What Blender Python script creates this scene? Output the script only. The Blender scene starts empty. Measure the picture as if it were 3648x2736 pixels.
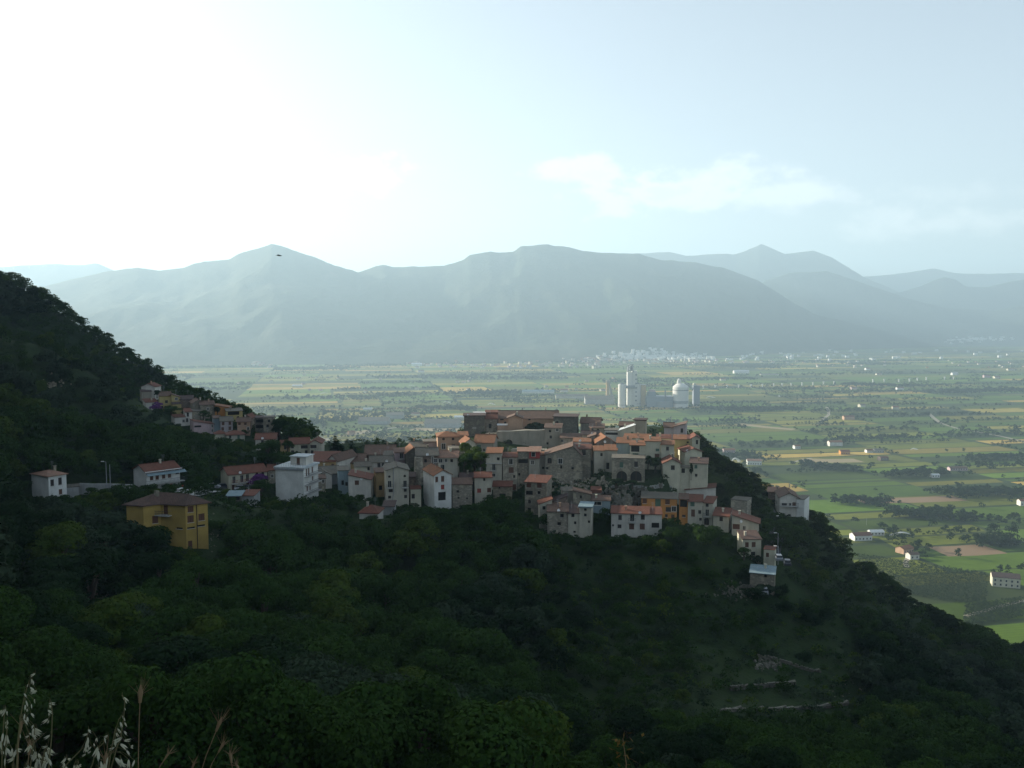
import bpy, math, random
import numpy as np
from mathutils import Vector
R = math.radians
rng = np.random.default_rng(7)
random.seed(7)
SC = bpy.context.scene
COL = SC.collection

# ---------------------------------------------------------------- camera
F = 3159.0                      # focal length in photo pixels (photo 3648 x 2736)
CX, CY = 1824.0, 1368.0
PITCH = math.atan((1368 - 1130) / F)
CAMZ = 190.0
cam_d = bpy.data.cameras.new('camera'); cam = bpy.data.objects.new('camera', cam_d); COL.objects.link(cam)
cam.location = (0, 0, CAMZ); cam.rotation_euler = (R(90) - PITCH, 0, 0)
cam_d.sensor_width = 36; cam_d.lens = 36 * F / 3648; cam_d.clip_start = 0.2; cam_d.clip_end = 40000
SC.camera = cam

# ---------------------------------------------------------------- light, sky, exposure
SUN_AZ, SUN_EL = R(-60), R(15.6)          # to the left of the view, low
SKY_STRENGTH = 0.082
SUN_STRENGTH = 5.0
EXPOSURE = 1.55
HAZE_DENSITY = 1 / 6000.0
w = bpy.data.worlds.new('World'); SC.world = w; w.use_nodes = True
nt = w.node_tree; nt.nodes.clear()
def N(t, **k):
    n = nt.nodes.new(t)
    for a, b in k.items(): setattr(n, a, b)
    return n
def L(a, b): nt.links.new(a, b)
def M(op, a, b=None, c=None, clamp=False):
    n = N('ShaderNodeMath', operation=op, use_clamp=clamp)
    for i, v in enumerate((a, b, c)):
        if v is None: continue
        if isinstance(v, (int, float)): n.inputs[i].default_value = v
        else: L(v, n.inputs[i])
    return n.outputs[0]
sky = N('ShaderNodeTexSky', sky_type='NISHITA', sun_disc=False)
sky.sun_elevation = SUN_EL; sky.sun_rotation = SUN_AZ
sky.altitude = 200; sky.air_density = 0.7; sky.dust_density = 1.9; sky.ozone_density = 0.4
tc = N('ShaderNodeTexCoord'); sx = N('ShaderNodeSeparateXYZ'); L(tc.outputs['Generated'], sx.inputs[0])
az = M('ARCTAN2', sx.outputs[0], sx.outputs[1]); el = M('ARCSINE', sx.outputs[2])
nz = N('ShaderNodeTexNoise'); nz.inputs['Scale'].default_value = 15; nz.inputs['Detail'].default_value = 12; nz.inputs['Roughness'].default_value = .66
mp = N('ShaderNodeMapping'); mp.inputs['Scale'].default_value = (1, 1, 1.9); L(tc.outputs['Generated'], mp.inputs[0]); L(mp.outputs[0], nz.inputs[0])
nzc = M('SUBTRACT', nz.outputs[0], .5)
def blob(px, py, wx, wy, k):
    a0 = math.atan((px - CX) / F); e0 = math.atan((1130 - py) / F * math.cos(a0))
    a = M('DIVIDE', M('SUBTRACT', az, a0), wx / F); b = M('DIVIDE', M('SUBTRACT', el, e0), wy / F)
    d = M('SQRT', M('ADD', M('MULTIPLY', a, a), M('MULTIPLY', b, b)))
    d = M('ADD', d, M('MULTIPLY', nzc, -4.6))
    return M('MULTIPLY', M('SUBTRACT', 1.15, d, clamp=True), k)
CLOUDS = [(2330, 690, 330, 75, 1), (1960, 620, 110, 55, .8), (2130, 620, 150, 60, .9), (2560, 640, 260, 60, .7), (2780, 700, 260, 60, .5),
          (1300, 610, 170, 75, 1), (1010, 625, 70, 25, .6), (110, 560, 170, 60, 1), (310, 625, 70, 35, .8), (3350, 800, 330, 60, .45), (3500, 700, 200, 40, .3)]
dens = None
for c in CLOUDS:
    m_ = blob(*c); dens = m_ if dens is None else M('MAXIMUM', dens, m_)
cr = N('ShaderNodeMapRange'); cr.interpolation_type = 'SMOOTHSTEP'; L(dens, cr.inputs[0]); cr.inputs[1].default_value = .0; cr.inputs[2].default_value = 1.0
# thick middle of a cloud is greyer than its thin bright rim
thick = N('ShaderNodeMapRange'); L(dens, thick.inputs[0]); thick.inputs[1].default_value = .25; thick.inputs[2].default_value = 1.0
ccol = N('ShaderNodeMix', data_type='RGBA'); L(thick.outputs[0], ccol.inputs[0])
ccol.inputs[6].default_value = (9.0, 8.6, 8.1, 1); ccol.inputs[7].default_value = (5.0, 5.3, 5.5, 1)
cm = N('ShaderNodeMix', data_type='RGBA'); L(M('MULTIPLY', cr.outputs[0], .6), cm.inputs[0]); L(sky.outputs[0], cm.inputs[6]); L(ccol.outputs[2], cm.inputs[7])
bg = N('ShaderNodeBackground')
# a milky, dusty evening sky: paler blue and a softer glow than clean air gives
hs = N('ShaderNodeHueSaturation'); hs.inputs['Saturation'].default_value = .68; L(sky.outputs[0], hs.inputs['Color'])
gm = N('ShaderNodeGamma'); gm.inputs[1].default_value = .72; L(hs.outputs[0], gm.inputs[0])
sk = N('ShaderNodeMix', data_type='RGBA', blend_type='MULTIPLY'); sk.inputs[0].default_value = 1; L(gm.outputs[0], sk.inputs[6]); sk.inputs[7].default_value = (1.44, 1.48, 1.46, 1)
for l_ in list(cm.inputs[6].links): nt.links.remove(l_)
L(sk.outputs[2], cm.inputs[6]); L(cm.outputs[2], bg.inputs[0]); bg.inputs[1].default_value = SKY_STRENGTH
wo = N('ShaderNodeOutputWorld'); L(bg.outputs[0], wo.inputs[0])
sl = bpy.data.lights.new('sun', 'SUN'); sun = bpy.data.objects.new('sun', sl); COL.objects.link(sun)
sl.energy = SUN_STRENGTH; sl.angle = R(.6); sl.color = (1, .90, .74)
SUNV = Vector((math.sin(SUN_AZ) * math.cos(SUN_EL), math.cos(SUN_AZ) * math.cos(SUN_EL), math.sin(SUN_EL)))
sun.rotation_euler = SUNV.to_track_quat('Z', 'Y').to_euler()
SC.view_settings.view_transform = 'Standard'; SC.view_settings.look = 'None'
SC.view_settings.exposure = EXPOSURE; SC.view_settings.gamma = 1
SC.cycles.use_denoising = True
SC.cycles.max_bounces = 5; SC.cycles.diffuse_bounces = 3; SC.cycles.glossy_bounces = 2; SC.cycles.transmission_bounces = 3
SC.cycles.volume_bounces = 0; SC.cycles.sample_clamp_indirect = 4

# ---------------------------------------------------------------- from picture rays to places
CP, SP = math.cos(PITCH), math.sin(PITCH)
def ray(px, py):
    x, y = (px - CX) / F, (CY - py) / F
    return np.array((x, CP + y * SP, y * CP - SP))
def at(px, py, D):                       # the place at forward distance D metres
    d = ray(px, py); return np.array((0, 0, CAMZ)) + d * (D / d[1])
def gp(px, py, z=0.0):                   # the place on level ground of height z
    d = ray(px, py); return np.array((0, 0, CAMZ)) + d * ((z - CAMZ) / d[2])
def proj(p):
    x, y, z = p[0], p[1], p[2] - CAMZ
    f = y * CP - z * SP; u = y * SP + z * CP
    return CX + F * x / f, CY - F * u / f
def m2p(D): return F / D

# ---------------------------------------------------------------- mesh and tagging helpers
def tag(o, label=None, cat=None, group=None, kind=None):
    if label: o['label'] = label
    if cat: o['category'] = cat
    if group: o['group'] = group
    if kind: o['kind'] = kind
    return o
def mesh_from(name, V, Fc, mats=(), smooth=False, mi=None):
    me = bpy.data.meshes.new(name); me.from_pydata([tuple(map(float, v)) for v in V], [], [tuple(f) for f in Fc])
    for m in mats: me.materials.append(m)
    if mi is not None: me.polygons.foreach_set('material_index', mi)
    if smooth: me.polygons.foreach_set('use_smooth', [True] * len(me.polygons))
    me.update(); return me
def fast_mesh(name, V, Q, mats=(), smooth=False):
    """V (n,3) array, Q (m,k) int array"""
    me = bpy.data.meshes.new(name); n, k = Q.shape
    me.vertices.add(len(V)); me.vertices.foreach_set('co', np.ascontiguousarray(V, dtype=np.float32).ravel())
    me.loops.add(n * k); me.loops.foreach_set('vertex_index', np.ascontiguousarray(Q, dtype=np.int32).ravel())
    me.polygons.add(n); me.polygons.foreach_set('loop_start', np.arange(0, n * k, k, dtype=np.int32))
    for m in mats: me.materials.append(m)
    if smooth: me.polygons.foreach_set('use_smooth', np.ones(n, dtype=bool))
    me.update(calc_edges=True); return me
def link(name, me, parent=None, loc=(0, 0, 0)):
    o = bpy.data.objects.new(name, me); COL.objects.link(o); o.location = loc
    if parent is not None: o.parent = parent
    return o
def empty(name, loc, label, cat, group=None):
    o = link(name, None, None, tuple(map(float, loc))); o.empty_display_size = .5
    return tag(o, label, cat, group)
class MB:
    def __init__(s): s.V = []; s.F = []
    def add(s, V, Fc):
        b = len(s.V); s.V += [tuple(v) for v in V]; s.F += [tuple(i + b for i in f) for f in Fc]; return s
    def poly(s, V): return s.add(V, [range(len(V))])
    def box(s, c, e, g, sx, sy, sz):                     # c centre of base, e,g horizontal axes, sizes
        c = np.array(c, float); e = np.array(e, float); g = np.array(g, float); V = []
        for k in (0, 1):
            for i, j in ((-1, -1), (1, -1), (1, 1), (-1, 1)):
                V.append(c + e * i * sx / 2 + g * j * sy / 2 + np.array((0, 0, k * sz)))
        return s.add(V, [(3, 2, 1, 0), (4, 5, 6, 7), (0, 1, 5, 4), (1, 2, 6, 5), (2, 3, 7, 6), (3, 0, 4, 7)])
    def slab(s, top, th):                                # polygon of 3-d points with thickness below
        n = len(top); V = [np.array(p, float) for p in top] + [np.array(p, float) - (0, 0, th) for p in top]
        return s.add(V, [tuple(range(n)), tuple(range(2 * n - 1, n - 1, -1))] + [(i + n, (i + 1) % n + n, (i + 1) % n, i) for i in range(n)])
    def tube(s, P, rad, n=6, cap=True):
        P = [np.array(p, float) for p in P]; rad = rad if hasattr(rad, '__len__') else [rad] * len(P)
        V = []
        for i, p in enumerate(P):
            t = P[min(i + 1, len(P) - 1)] - P[max(i - 1, 0)]; t = t / (np.linalg.norm(t) + 1e-9)
            a = np.cross(t, (0, 0, 1.0)) if abs(t[2]) < .9 else np.cross(t, (1.0, 0, 0)); a /= np.linalg.norm(a); b = np.cross(t, a)
            for k in range(n):
                th = 2 * math.pi * k / n; V.append(p + rad[i] * (math.cos(th) * a + math.sin(th) * b))
        Fc = [(i * n + k, i * n + (k + 1) % n, (i + 1) * n + (k + 1) % n, (i + 1) * n + k) for i in range(len(P) - 1) for k in range(n)]
        if cap: Fc += [tuple(range(n)), tuple(range((len(P) - 1) * n, len(P) * n))]
        return s.add(V, Fc)
    def lathe(s, c, prof, n=20):                         # prof: (radius, z)
        V = [(c[0] + r * math.cos(2 * math.pi * k / n), c[1] + r * math.sin(2 * math.pi * k / n), c[2] + z) for r, z in prof for k in range(n)]
        Fc = [(i * n + k, i * n + (k + 1) % n, (i + 1) * n + (k + 1) % n, (i + 1) * n + k) for i in range(len(prof) - 1) for k in range(n)]
        return s.add(V, Fc + [tuple(range((len(prof) - 1) * n, len(prof) * n))])
    def mesh(s, name, mat, off=(0, 0, 0), smooth=False):
        V = np.array(s.V) - np.array(off)
        return mesh_from(name, V, s.F, [mat], smooth)
    def obj(s, name, mat, parent=None, off=(0, 0, 0), smooth=False):
        return link(name, s.mesh(name, mat, off, smooth), parent)

# ---------------------------------------------------------------- materials
class MT:
    def __init__(s, name, rough=.85, spec=.25):
        s.m = bpy.data.materials.new(name); s.m.use_nodes = True; s.t = s.m.node_tree; s.t.nodes.clear()
        s.b = s.n('ShaderNodeBsdfPrincipled'); s.b.inputs['Roughness'].default_value = rough; s.b.inputs['Specular IOR Level'].default_value = spec
        s.o = s.n('ShaderNodeOutputMaterial'); s.l(s.b.outputs[0], s.o.inputs[0])
        s.g = s.n('ShaderNodeNewGeometry'); s.pos = s.g.outputs['Position']
    def n(s, t, **k):
        x = s.t.nodes.new(t)
        for a, b in k.items(): setattr(x, a, b)
        return x
    def l(s, a, b): s.t.links.new(a, b)
    def noise(s, scale, detail=4, vec=None, stretch=None, rough=.55):
        x = s.n('ShaderNodeTexNoise'); x.inputs['Scale'].default_value = scale; x.inputs['Detail'].default_value = detail; x.inputs['Roughness'].default_value = rough
        v = vec or s.pos
        if stretch:
            m = s.n('ShaderNodeMapping'); m.inputs['Scale'].default_value = stretch; s.l(v, m.inputs[0]); v = m.outputs[0]
        s.l(v, x.inputs[0]); return x.outputs[0]
    def ramp(s, fac, stops):
        x = s.n('ShaderNodeValToRGB'); e = x.color_ramp.elements
        while len(e) < len(stops): e.new(.5)
        for q, (p, c) in zip(e, stops): q.position = p; q.color = (*c, 1) if len(c) == 3 else c
        s.l(fac, x.inputs[0]); return x.outputs[0]
    def mix(s, fac, a, b, mode='MIX'):
        x = s.n('ShaderNodeMix', data_type='RGBA', blend_type=mode)
        for i, v in ((0, fac), (6, a), (7, b)):
            if isinstance(v, (int, float)): x.inputs[i].default_value = v
            elif isinstance(v, tuple): x.inputs[i].default_value = (*v, 1)
            else: s.l(v, x.inputs[i])
        return x.outputs[2]
    def rng(s, v, a, b, c=0, d=1):
        x = s.n('ShaderNodeMapRange'); s.l(v, x.inputs[0])
        for i, q in enumerate((a, b, c, d)): x.inputs[i + 1].default_value = q
        return x.outputs[0]
    def math(s, op, a, b):
        x = s.n('ShaderNodeMath', operation=op)
        for i, v in enumerate((a, b)):
            if isinstance(v, (int, float)): x.inputs[i].default_value = v
            else: s.l(v, x.inputs[i])
        return x.outputs[0]
    def color(s, c):
        if isinstance(c, tuple): s.b.inputs['Base Color'].default_value = (*c, 1)
        else: s.l(c, s.b.inputs['Base Color'])
        return s
    def bump(s, h, strength=.4, dist=.1):
        x = s.n('ShaderNodeBump'); x.inputs['Strength'].default_value = strength; x.inputs['Distance'].default_value = dist
        s.l(h, x.inputs['Height']); s.l(x.outputs[0], s.b.inputs['Normal']); return s
def sc(c, k): return tuple(min(1, x * k) for x in c)

def wall_mat(name, c, stain=.35, stone=False):
    m = MT('wall_' + name, .92, .15)
    big = m.noise(.35, 5); streak = m.noise(1.1, 5, stretch=(1, 1, .16)); fine = m.noise(4, 5)
    col = m.mix(m.rng(big, .35, .7), c, sc(c, .78))
    col = m.mix(m.rng(streak, .48, .75, 0, stain), col, sc((c[0] * .9 + .02, c[1] * .95 + .02, c[2] + .02), .42))
    col = m.mix(m.rng(fine, .4, .75, 0, .3), col, sc(c, .6))
    if stone:
        v = m.n('ShaderNodeTexVoronoi'); v.inputs['Scale'].default_value = 2.2; mm = m.n('ShaderNodeMapping'); mm.inputs['Scale'].default_value = (1, 1, 1.6)
        m.l(m.pos, mm.inputs[0]); m.l(mm.outputs[0], v.inputs[0])
        sv = m.n('ShaderNodeSeparateColor'); m.l(v.outputs['Color'], sv.inputs[0])
        col = m.mix(m.rng(sv.outputs[0], 0, 1, 0, .6), col, sc(c, .5)); col = m.mix(m.rng(sv.outputs[1], .75, 1, 0, .55), col, sc(c, 1.5))
        patch = m.noise(.5, 3); col = m.mix(m.rng(patch, .55, .62, 0, .7), col, sc((c[0], c[1], c[2] * .95), 1.35))
        m.bump(v.outputs['Distance'], .5, .08)
    else: m.bump(fine, .25, .05)
    m.color(col); return m.m
WALL = {k: wall_mat(k, c, s, st) for k, (c, s, st) in {
    'white': ((.62, .60, .54), .4, False), 'bright': ((.68, .69, .66), .2, False), 'cream': ((.56, .54, .42), .3, False), 'grey': ((.33, .31, .255), .45, False),
    'lgrey': ((.50, .475, .39), .45, False), 'stone': ((.275, .25, .195), .4, True), 'dstone': ((.15, .145, .12), .3, True), 'pstone': ((.31, .285, .23), .3, True),
    'peach': ((.46, .31, .215), .25, False), 'yellow': ((.42, .30, .09), .2, False), 'lyellow': ((.46, .38, .17), .25, False), 'orange': ((.52, .24, .07), .3, False),
    'pink': ((.46, .36, .37), .3, False), 'lilac': ((.44, .40, .41), .25, False), 'ochre': ((.46, .33, .17), .45, False), 'blue': ((.27, .35, .38), .4, False),
    'red': ((.36, .055, .05), .25, False), 'brown': ((.22, .175, .14), .4, True), 'concrete': ((.34, .35, .34), .5, False)}.items()}
def roof_mat(name, c):
    m = MT('roof_' + name, .88, .2)
    v = m.n('ShaderNodeTexVoronoi'); v.inputs['Scale'].default_value = 2.6; m.l(m.pos, v.inputs[0])
    s_ = m.n('ShaderNodeSeparateColor'); m.l(v.outputs['Color'], s_.inputs[0])
    col = m.mix(m.rng(s_.outputs[0], 0, 1, 0, .55), c, sc(c, .55)); col = m.mix(m.rng(m.noise(.5, 5), .45, .7, 0, .6), col, sc((c[0] * .8, c[1] * 1.05, c[2] * 1.1), .62))
    col = m.mix(m.rng(m.noise(7, 3), .5, .8, 0, .5), col, sc(c, 1.45))
    wv = m.n('ShaderNodeTexWave'); wv.bands_direction = 'X'; wv.inputs['Scale'].default_value = .8; wv.inputs['Distortion'].default_value = 1.5; m.l(m.pos, wv.inputs[0])
    m.bump(wv.outputs[1], .5, .08); m.color(col); return m.m
ROOF = {k: roof_mat(k, c) for k, c in {'red': (.15, .062, .042), 'orange': (.23, .105, .055), 'brown': (.14, .09, .068), 'grey': (.15, .135, .11), 'dark': (.085, .06, .055),
        'peach': (.27, .16, .115), 'white': (.50, .53, .54), 'metal': (.20, .27, .30), 'mauve': (.115, .075, .062)}.items()}
def flat(name, c, rough=.7, spec=.3, metal=0):
    m = MT(name, rough, spec); nn = m.noise(2.0, 4); m.color(m.mix(m.rng(nn, .35, .7, 0, .5), c, sc(c, .7))); m.b.inputs['Metallic'].default_value = metal; return m.m
GLASS = MT('dark_glass', .12, .5).color((.012, .016, .02)).m
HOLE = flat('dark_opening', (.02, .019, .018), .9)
FRAME = flat('pale_frame', (.45, .44, .40)); FRAMED = flat('brown_frame', (.10, .055, .035))
SHUT = {'s': flat('brown_shutter', (.11, .05, .03)), 'g': flat('green_shutter', (.07, .14, .10)), 'r': flat('red_shutter', (.26, .05, .035)), 'k': flat('dark_shutter', (.035, .03, .028))}
RAIL = flat('iron_rail', (.05, .06, .07), .5); CONC = flat('pale_concrete', (.42, .42, .40)); REDRAIL = flat('red_rail', (.25, .04, .04))
WHITEP = flat('white_paint', (.72, .73, .72)); GREYP = flat('grey_paint', (.28, .30, .32)); BLUEP = flat('blue_paint', (.08, .22, .42))
# ---------------------------------------------------------------- houses of the village, as they stand
# label, x0, x1, y_eave, y_base, roof kind, roof rise, wall, roof, {D, dep, yaw, w: windows (px, py, w, h, style[, face])}
def DA(yb): return float(np.interp(yb, (1440, 1460, 1500, 1550, 1600, 1650, 1700, 1750, 1850, 1950, 2090), (318, 312, 303, 293, 282, 270, 261, 252, 236, 222, 214)))
def DL(yb): return float(np.interp(yb, (1400, 1450, 1500, 1550, 1600, 1620), (352, 340, 328, 312, 296, 290)))
HS = []
def H(*a, **k): HS.append((a, k))
# --- hamlet on the left slope
H('white gabled house topmost on the left slope, red roof half in trees', 503, 552, 1378, 1425, 'gy', 1.5, 'white', 'red', D=DL(1412), dep=6, yaw=-22, w=[(561, 1400, .8, 1.1, 's', 'R')])
H('low dark roofed shed below the topmost white gabled house', 505, 540, 1396, 1425, 'sf', 1.2, 'grey', 'dark', D=DL(1428), dep=4, yaw=10, w=[])
H('white house with red lean-to roof beside the upper purple bougainvillea', 520, 562, 1434, 1470, 'sf', 2.2, 'white', 'red', D=DL(1455), dep=5, yaw=14, w=[(545, 1442, .7, 1, 'w'), (552, 1442, .7, 1, 'w')])
H('pale yellow two storey house with brown roof on the left slope', 568, 609, 1411, 1462, 'gx', 1.8, 'lyellow', 'brown', D=DL(1448), dep=6, yaw=4, w=[(593, 1431, 1, 1.1, 'k'), (578, 1451, .9, 1.1, 'k'), (590, 1451, .9, 1.1, 'k')])
H('yellow house wing with slanted top right of the pale yellow house', 610, 642, 1404, 1462, 'sr', 1.5, 'lyellow', 'brown', D=DL(1444), dep=6, yaw=4, w=[(628, 1410, 1, .9, 'w'), (625, 1452, .9, 1.1, 'k')])
H('small lean-to with dark roof against the yellow slope house', 614, 646, 1440, 1462, 'sf', 1.0, 'lyellow', 'dark', D=DL(1456), dep=2.6, yaw=4, w=[(625, 1452, .9, 1.2, 'd')])
H('brown stone building with dark roof behind the yellow slope house', 642, 686, 1424, 1475, 'gx', 1.7, 'brown', 'dark', D=DL(1452) + 3, dep=7, yaw=-3, w=[])
H('grey brown gabled stone house in the middle of the slope hamlet', 686, 730, 1437, 1490, 'gy', 1.6, 'stone', 'brown', D=DL(1468), dep=8, yaw=8, w=[(742, 1457, .6, .8, 'n')])
H('long grey stone house with brown roof left of the orange house', 714, 764, 1443, 1492, 'gx', 1.5, 'stone', 'brown', D=DL(1474), dep=7, yaw=8, w=[(741, 1457, .7, 1.1, 'w')])
H('orange plastered house with sloping top on the slope hamlet skyline', 765, 822, 1444, 1490, 'sr', -1.2, 'orange', 'orange', D=DL(1472), dep=6, yaw=-8, w=[(776, 1455, .9, 1.3, 's')])
H('cream and yellow house with covered terrace under a brown roof', 806, 864, 1466, 1498, 'sf', 1.4, 'lyellow', 'grey', D=DL(1490), dep=6, yaw=5, w=[(832, 1472, 4.2, 1.3, 'n'), (848, 1488, .8, 1.1, 'k')])
H('brick red roofed house low behind the covered terrace house', 866, 894, 1488, 1512, 'gy', 1.3, 'brown', 'red', D=DL(1498), dep=6, yaw=-20, w=[])
H('ruined dark stone house with open floors at the hamlet right edge', 908, 940, 1490, 1550, 'flat', .2, 'dstone', 'dark', D=DL(1530), dep=7, yaw=-4, w=[(925, 1500, 2.6, 1.2, 'n'), (925, 1520, 2.6, 1.2, 'n')])
H('square grey stone tower house at the right end of the hamlet', 938, 974, 1489, 1552, 'flat', .2, 'stone', 'grey', D=DL(1540), dep=6, yaw=-6, w=[(958, 1500, .8, 1, 'n'), (953, 1518, .9, 1.1, 'n')])
H('white two storey house with yellow balcony and red roof on slope', 660, 684, 1468, 1512, 'sf', 1.8, 'white', 'red', D=DL(1500), dep=7, yaw=8, w=[(669, 1477, .8, 1.5, 'k'), (678, 1475, .8, 1.5, 'b'), (663, 1497, .8, 1.4, 'k'), (671, 1494, .8, 1.4, 'k')])
H('low white house with dark red roof left of the yellow balcony house', 622, 660, 1488, 1520, 'sf', 1.4, 'white', 'red', D=DL(1508), dep=5, yaw=14, w=[(656, 1500, .8, 1.1, 'w')])
H('grey windowless stone barn behind the yellow balcony house', 684, 712, 1466, 1505, 'sf', .8, 'stone', 'grey', D=DL(1488), dep=5, yaw=0, w=[])
H('pinkish gabled long house with wide dark red roof', 690, 762, 1501, 1550, 'sr', -1.6, 'pink', 'red', D=DL(1536), dep=8, yaw=10, w=[(703, 1506, 2.4, .7, 'n'), (757, 1512, .7, 1.1, 'w'), (757, 1534, .7, 1.1, 'w')])
H('blue grey rendered wall house between the two pink houses', 761, 788, 1491, 1545, 'sf', 1.0, 'blue', 'brown', D=DL(1524), dep=6, yaw=6, w=[])
H('pale pink square house with four windows and grey roof', 786, 829, 1501, 1545, 'gx', 1.7, 'lilac', 'grey', D=DL(1532), dep=6, yaw=5, w=[(795, 1509, .9, 1.2, 's'), (819, 1508, .9, 1.2, 's'), (793, 1528, .9, 1.2, 's'), (819, 1526, .9, 1.3, 's')])
H('peach house with brown roof behind the low red roof', 845, 892, 1503, 1545, 'gx', 1.4, 'peach', 'brown', D=DL(1534), dep=6, yaw=0, w=[(853, 1510, .9, .9, 's'), (874, 1510, .9, .9, 's'), (884, 1527, .8, 1.2, 'w')])
H('low house with red hipped roof below the pale pink house', 808, 872, 1550, 1575, 'hip', 1.7, 'lgrey', 'red', D=DL(1568), dep=6, yaw=6, w=[(850, 1557, .8, 1.3, 'g'), (820, 1557, .8, 1, 'k')])
H('tiny cream shed with dark red roof beside the pinkish long house', 767, 802, 1546, 1572, 'hip', 1.4, 'cream', 'red', D=DL(1562), dep=4, yaw=6, w=[])
H('whitish three storey house with red roof below the stone tower house', 910, 982, 1566, 1615, 'gx', 2.0, 'white', 'red', D=292, dep=8, yaw=-5, w=[(935, 1575, .9, 1.3, 'k'), (954, 1575, .9, 1.3, 'k'), (920, 1594, .9, 1.2, 'k'), (935, 1598, .9, 1.7, 'd'), (988, 1574, .9, 1.6, 'k', 'R'), (986, 1594, .9, 1.9, 's', 'R')])
H('white parapet stub rising behind the whitish three storey house', 966, 988, 1550, 1590, 'flat', .2, 'white', 'grey', D=300, dep=3, yaw=0, w=[])
H('small peach house squeezed left of the long cream house', 998, 1034, 1584, 1624, 'sf', 1.6, 'ochre', 'red', D=291, dep=7, yaw=0, w=[(1016, 1593, .8, 1.5, 'k'), (1022, 1593, .8, 1.5, 'k')])
H('long cream house with red roof and six windows near the conifer', 1034, 1103, 1583, 1624, 'gx', 2.0, 'cream', 'red', D=289, dep=8, yaw=2, w=[(1042, 1591, .9, 1.2, 'k'), (1084, 1592, 2.2, 1.1, 'k'), (1042, 1611, 1, 1.2, 'k'), (1057, 1613, .9, 1.3, 'a'), (1091, 1611, .9, 1.3, 'k')])
H('bluish gable end house closing the long cream house on the right', 1103, 1144, 1580, 1624, 'gy', 1.3, 'lgrey', 'red', D=288.6, dep=9, yaw=-7, w=[(1111, 1591, 2, 1.1, 'k'), (1112, 1611, .9, 1.3, 'k')])
# --- lower left, stand-alone houses
H('small cubic white house with peach roof far left in the wood', 172, 236, 1697, 1782, 'hip', 1.3, 'bright', 'peach', D=212, dep=7.5, yaw=30, w=[(186, 1720, .9, 1.6, 'k'), (214, 1714, .9, 1.8, 'k'), (216, 1752, .9, 1.3, 's')])
H('grey concrete annex wall right of the cubic white house', 237, 282, 1738, 1775, 'flat', .2, 'concrete', 'grey', D=218, dep=4, yaw=0, w=[])
H('long white house with red roof, awning and balcony above the road', 521, 641, 1684, 1738, 'gx', 2.0, 'bright', 'red', D=226, dep=8, yaw=24, w=[(540, 1698, .9, 1.9, 's'), (560, 1696, .9, 1.9, 's'), (583, 1692, .9, 1.9, 's'), (604, 1689, .9, 1.9, 's'), (634, 1680, 1, 1.2, 'k')], balc=(1710, 9.6, 'F'), awn=1)
H('long cream house with red roof and two red balconies behind the cars', 814, 951, 1692, 1750, 'gx', 2.1, 'cream', 'red', D=247, dep=8, yaw=17, w=[(834, 1710, .9, 2, 'b'), (862, 1706, .9, 2.1, 'b'), (882, 1702, .9, 2.1, 'b'), (915, 1691, .9, 1.7, 'a'), (936, 1687, .9, 1.7, 'a'), (831, 1737, .8, 1.7, 'd'), (838, 1735, .8, 1.7, 'd'), (863, 1733, 1.1, .9, 'k'), (883, 1728, .9, 1.6, 'd')], rr=1)
H('small red roofed house tucked between the red balcony house and white block', 953, 982, 1676, 1720, 'sf', 2.0, 'pstone', 'red', D=256, dep=6, yaw=0, w=[(970, 1696, .7, 1, 'w')])
H('blank sided white four storey block with flat roof and penthouse', 981, 1081, 1668, 1786, 'flat', .5, 'bright', 'white', D=238, dep=9, yaw=-27, w=[(1092, 1676, .9, 2, 'd', 'R'), (1100, 1675, .9, 2, 'd', 'R'), (1113, 1672, .9, 1.6, 's', 'R'), (1093, 1708, .9, 2, 'd', 'R'), (1101, 1706, .9, 2, 'd', 'R'), (1114, 1702, .9, 1.4, 's', 'R'), (1095, 1737, .9, 2, 'd', 'R'), (1105, 1733, .9, 2, 'd', 'R')], pent=1, balcR=(1690, 1720, 1752))
H('little house with pale red roof below the red balcony house', 858, 905, 1766, 1800, 'sf', 1.3, 'concrete', 'red', D=226, dep=5, yaw=-18, w=[])
H('open shed with blue grey sheet roof beside the grassy bank', 806, 858, 1768, 1786, 'sf', 1.1, 'dstone', 'metal', D=224, dep=4.5, yaw=-12, w=[(832, 1776, 3, 1, 'n')])
H('isolated low cottage with terracotta hipped roof in the trees', 1280, 1346, 1827, 1850, 'hip', 2.1, 'white', 'red', D=222, dep=6, yaw=-14, w=[])
# --- lower town, left part
H('long brown red roofed house behind the white four storey block', 1100, 1195, 1645, 1690, 'sf', 3.6, 'ochre', 'red', D=264, dep=10, yaw=-10, w=[(1185, 1660, .8, 1.3, 's'), (1194, 1656, .8, 1.5, 'd')])
H('wide brown roof with pale gable end left of the grey roofed white house', 1166, 1202, 1640, 1680, 'gy', 2.0, 'white', 'brown', D=266, dep=12, yaw=-30, w=[])
H('white house with dark grey roof and balcony in the lower town centre', 1320, 1399, 1648, 1684, 'gx', 1.9, 'white', 'grey', D=267, dep=7, yaw=2, w=[(1350, 1659, 1, 2, 'b'), (1364, 1655, .8, 1.2, 'w')])
H('low white outbuilding with grey roof below the grey roofed white house', 1266, 1320, 1663, 1688, 'gx', 1.2, 'cream', 'grey', D=262, dep=5, yaw=6, w=[(1313, 1670, .7, 1, 'k')])
H('grey tiled roof house between the white block and the bluish wall', 1150, 1215, 1690, 1730, 'gx', 2.0, 'concrete', 'grey', D=257, dep=9, yaw=12, w=[])
H('small white gable with one window right of the white block', 1131, 1182, 1696, 1735, 'gy', 1.4, 'white', 'grey', D=253, dep=6, yaw=10, w=[(1158, 1692, .7, .7, 'k')])
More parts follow.
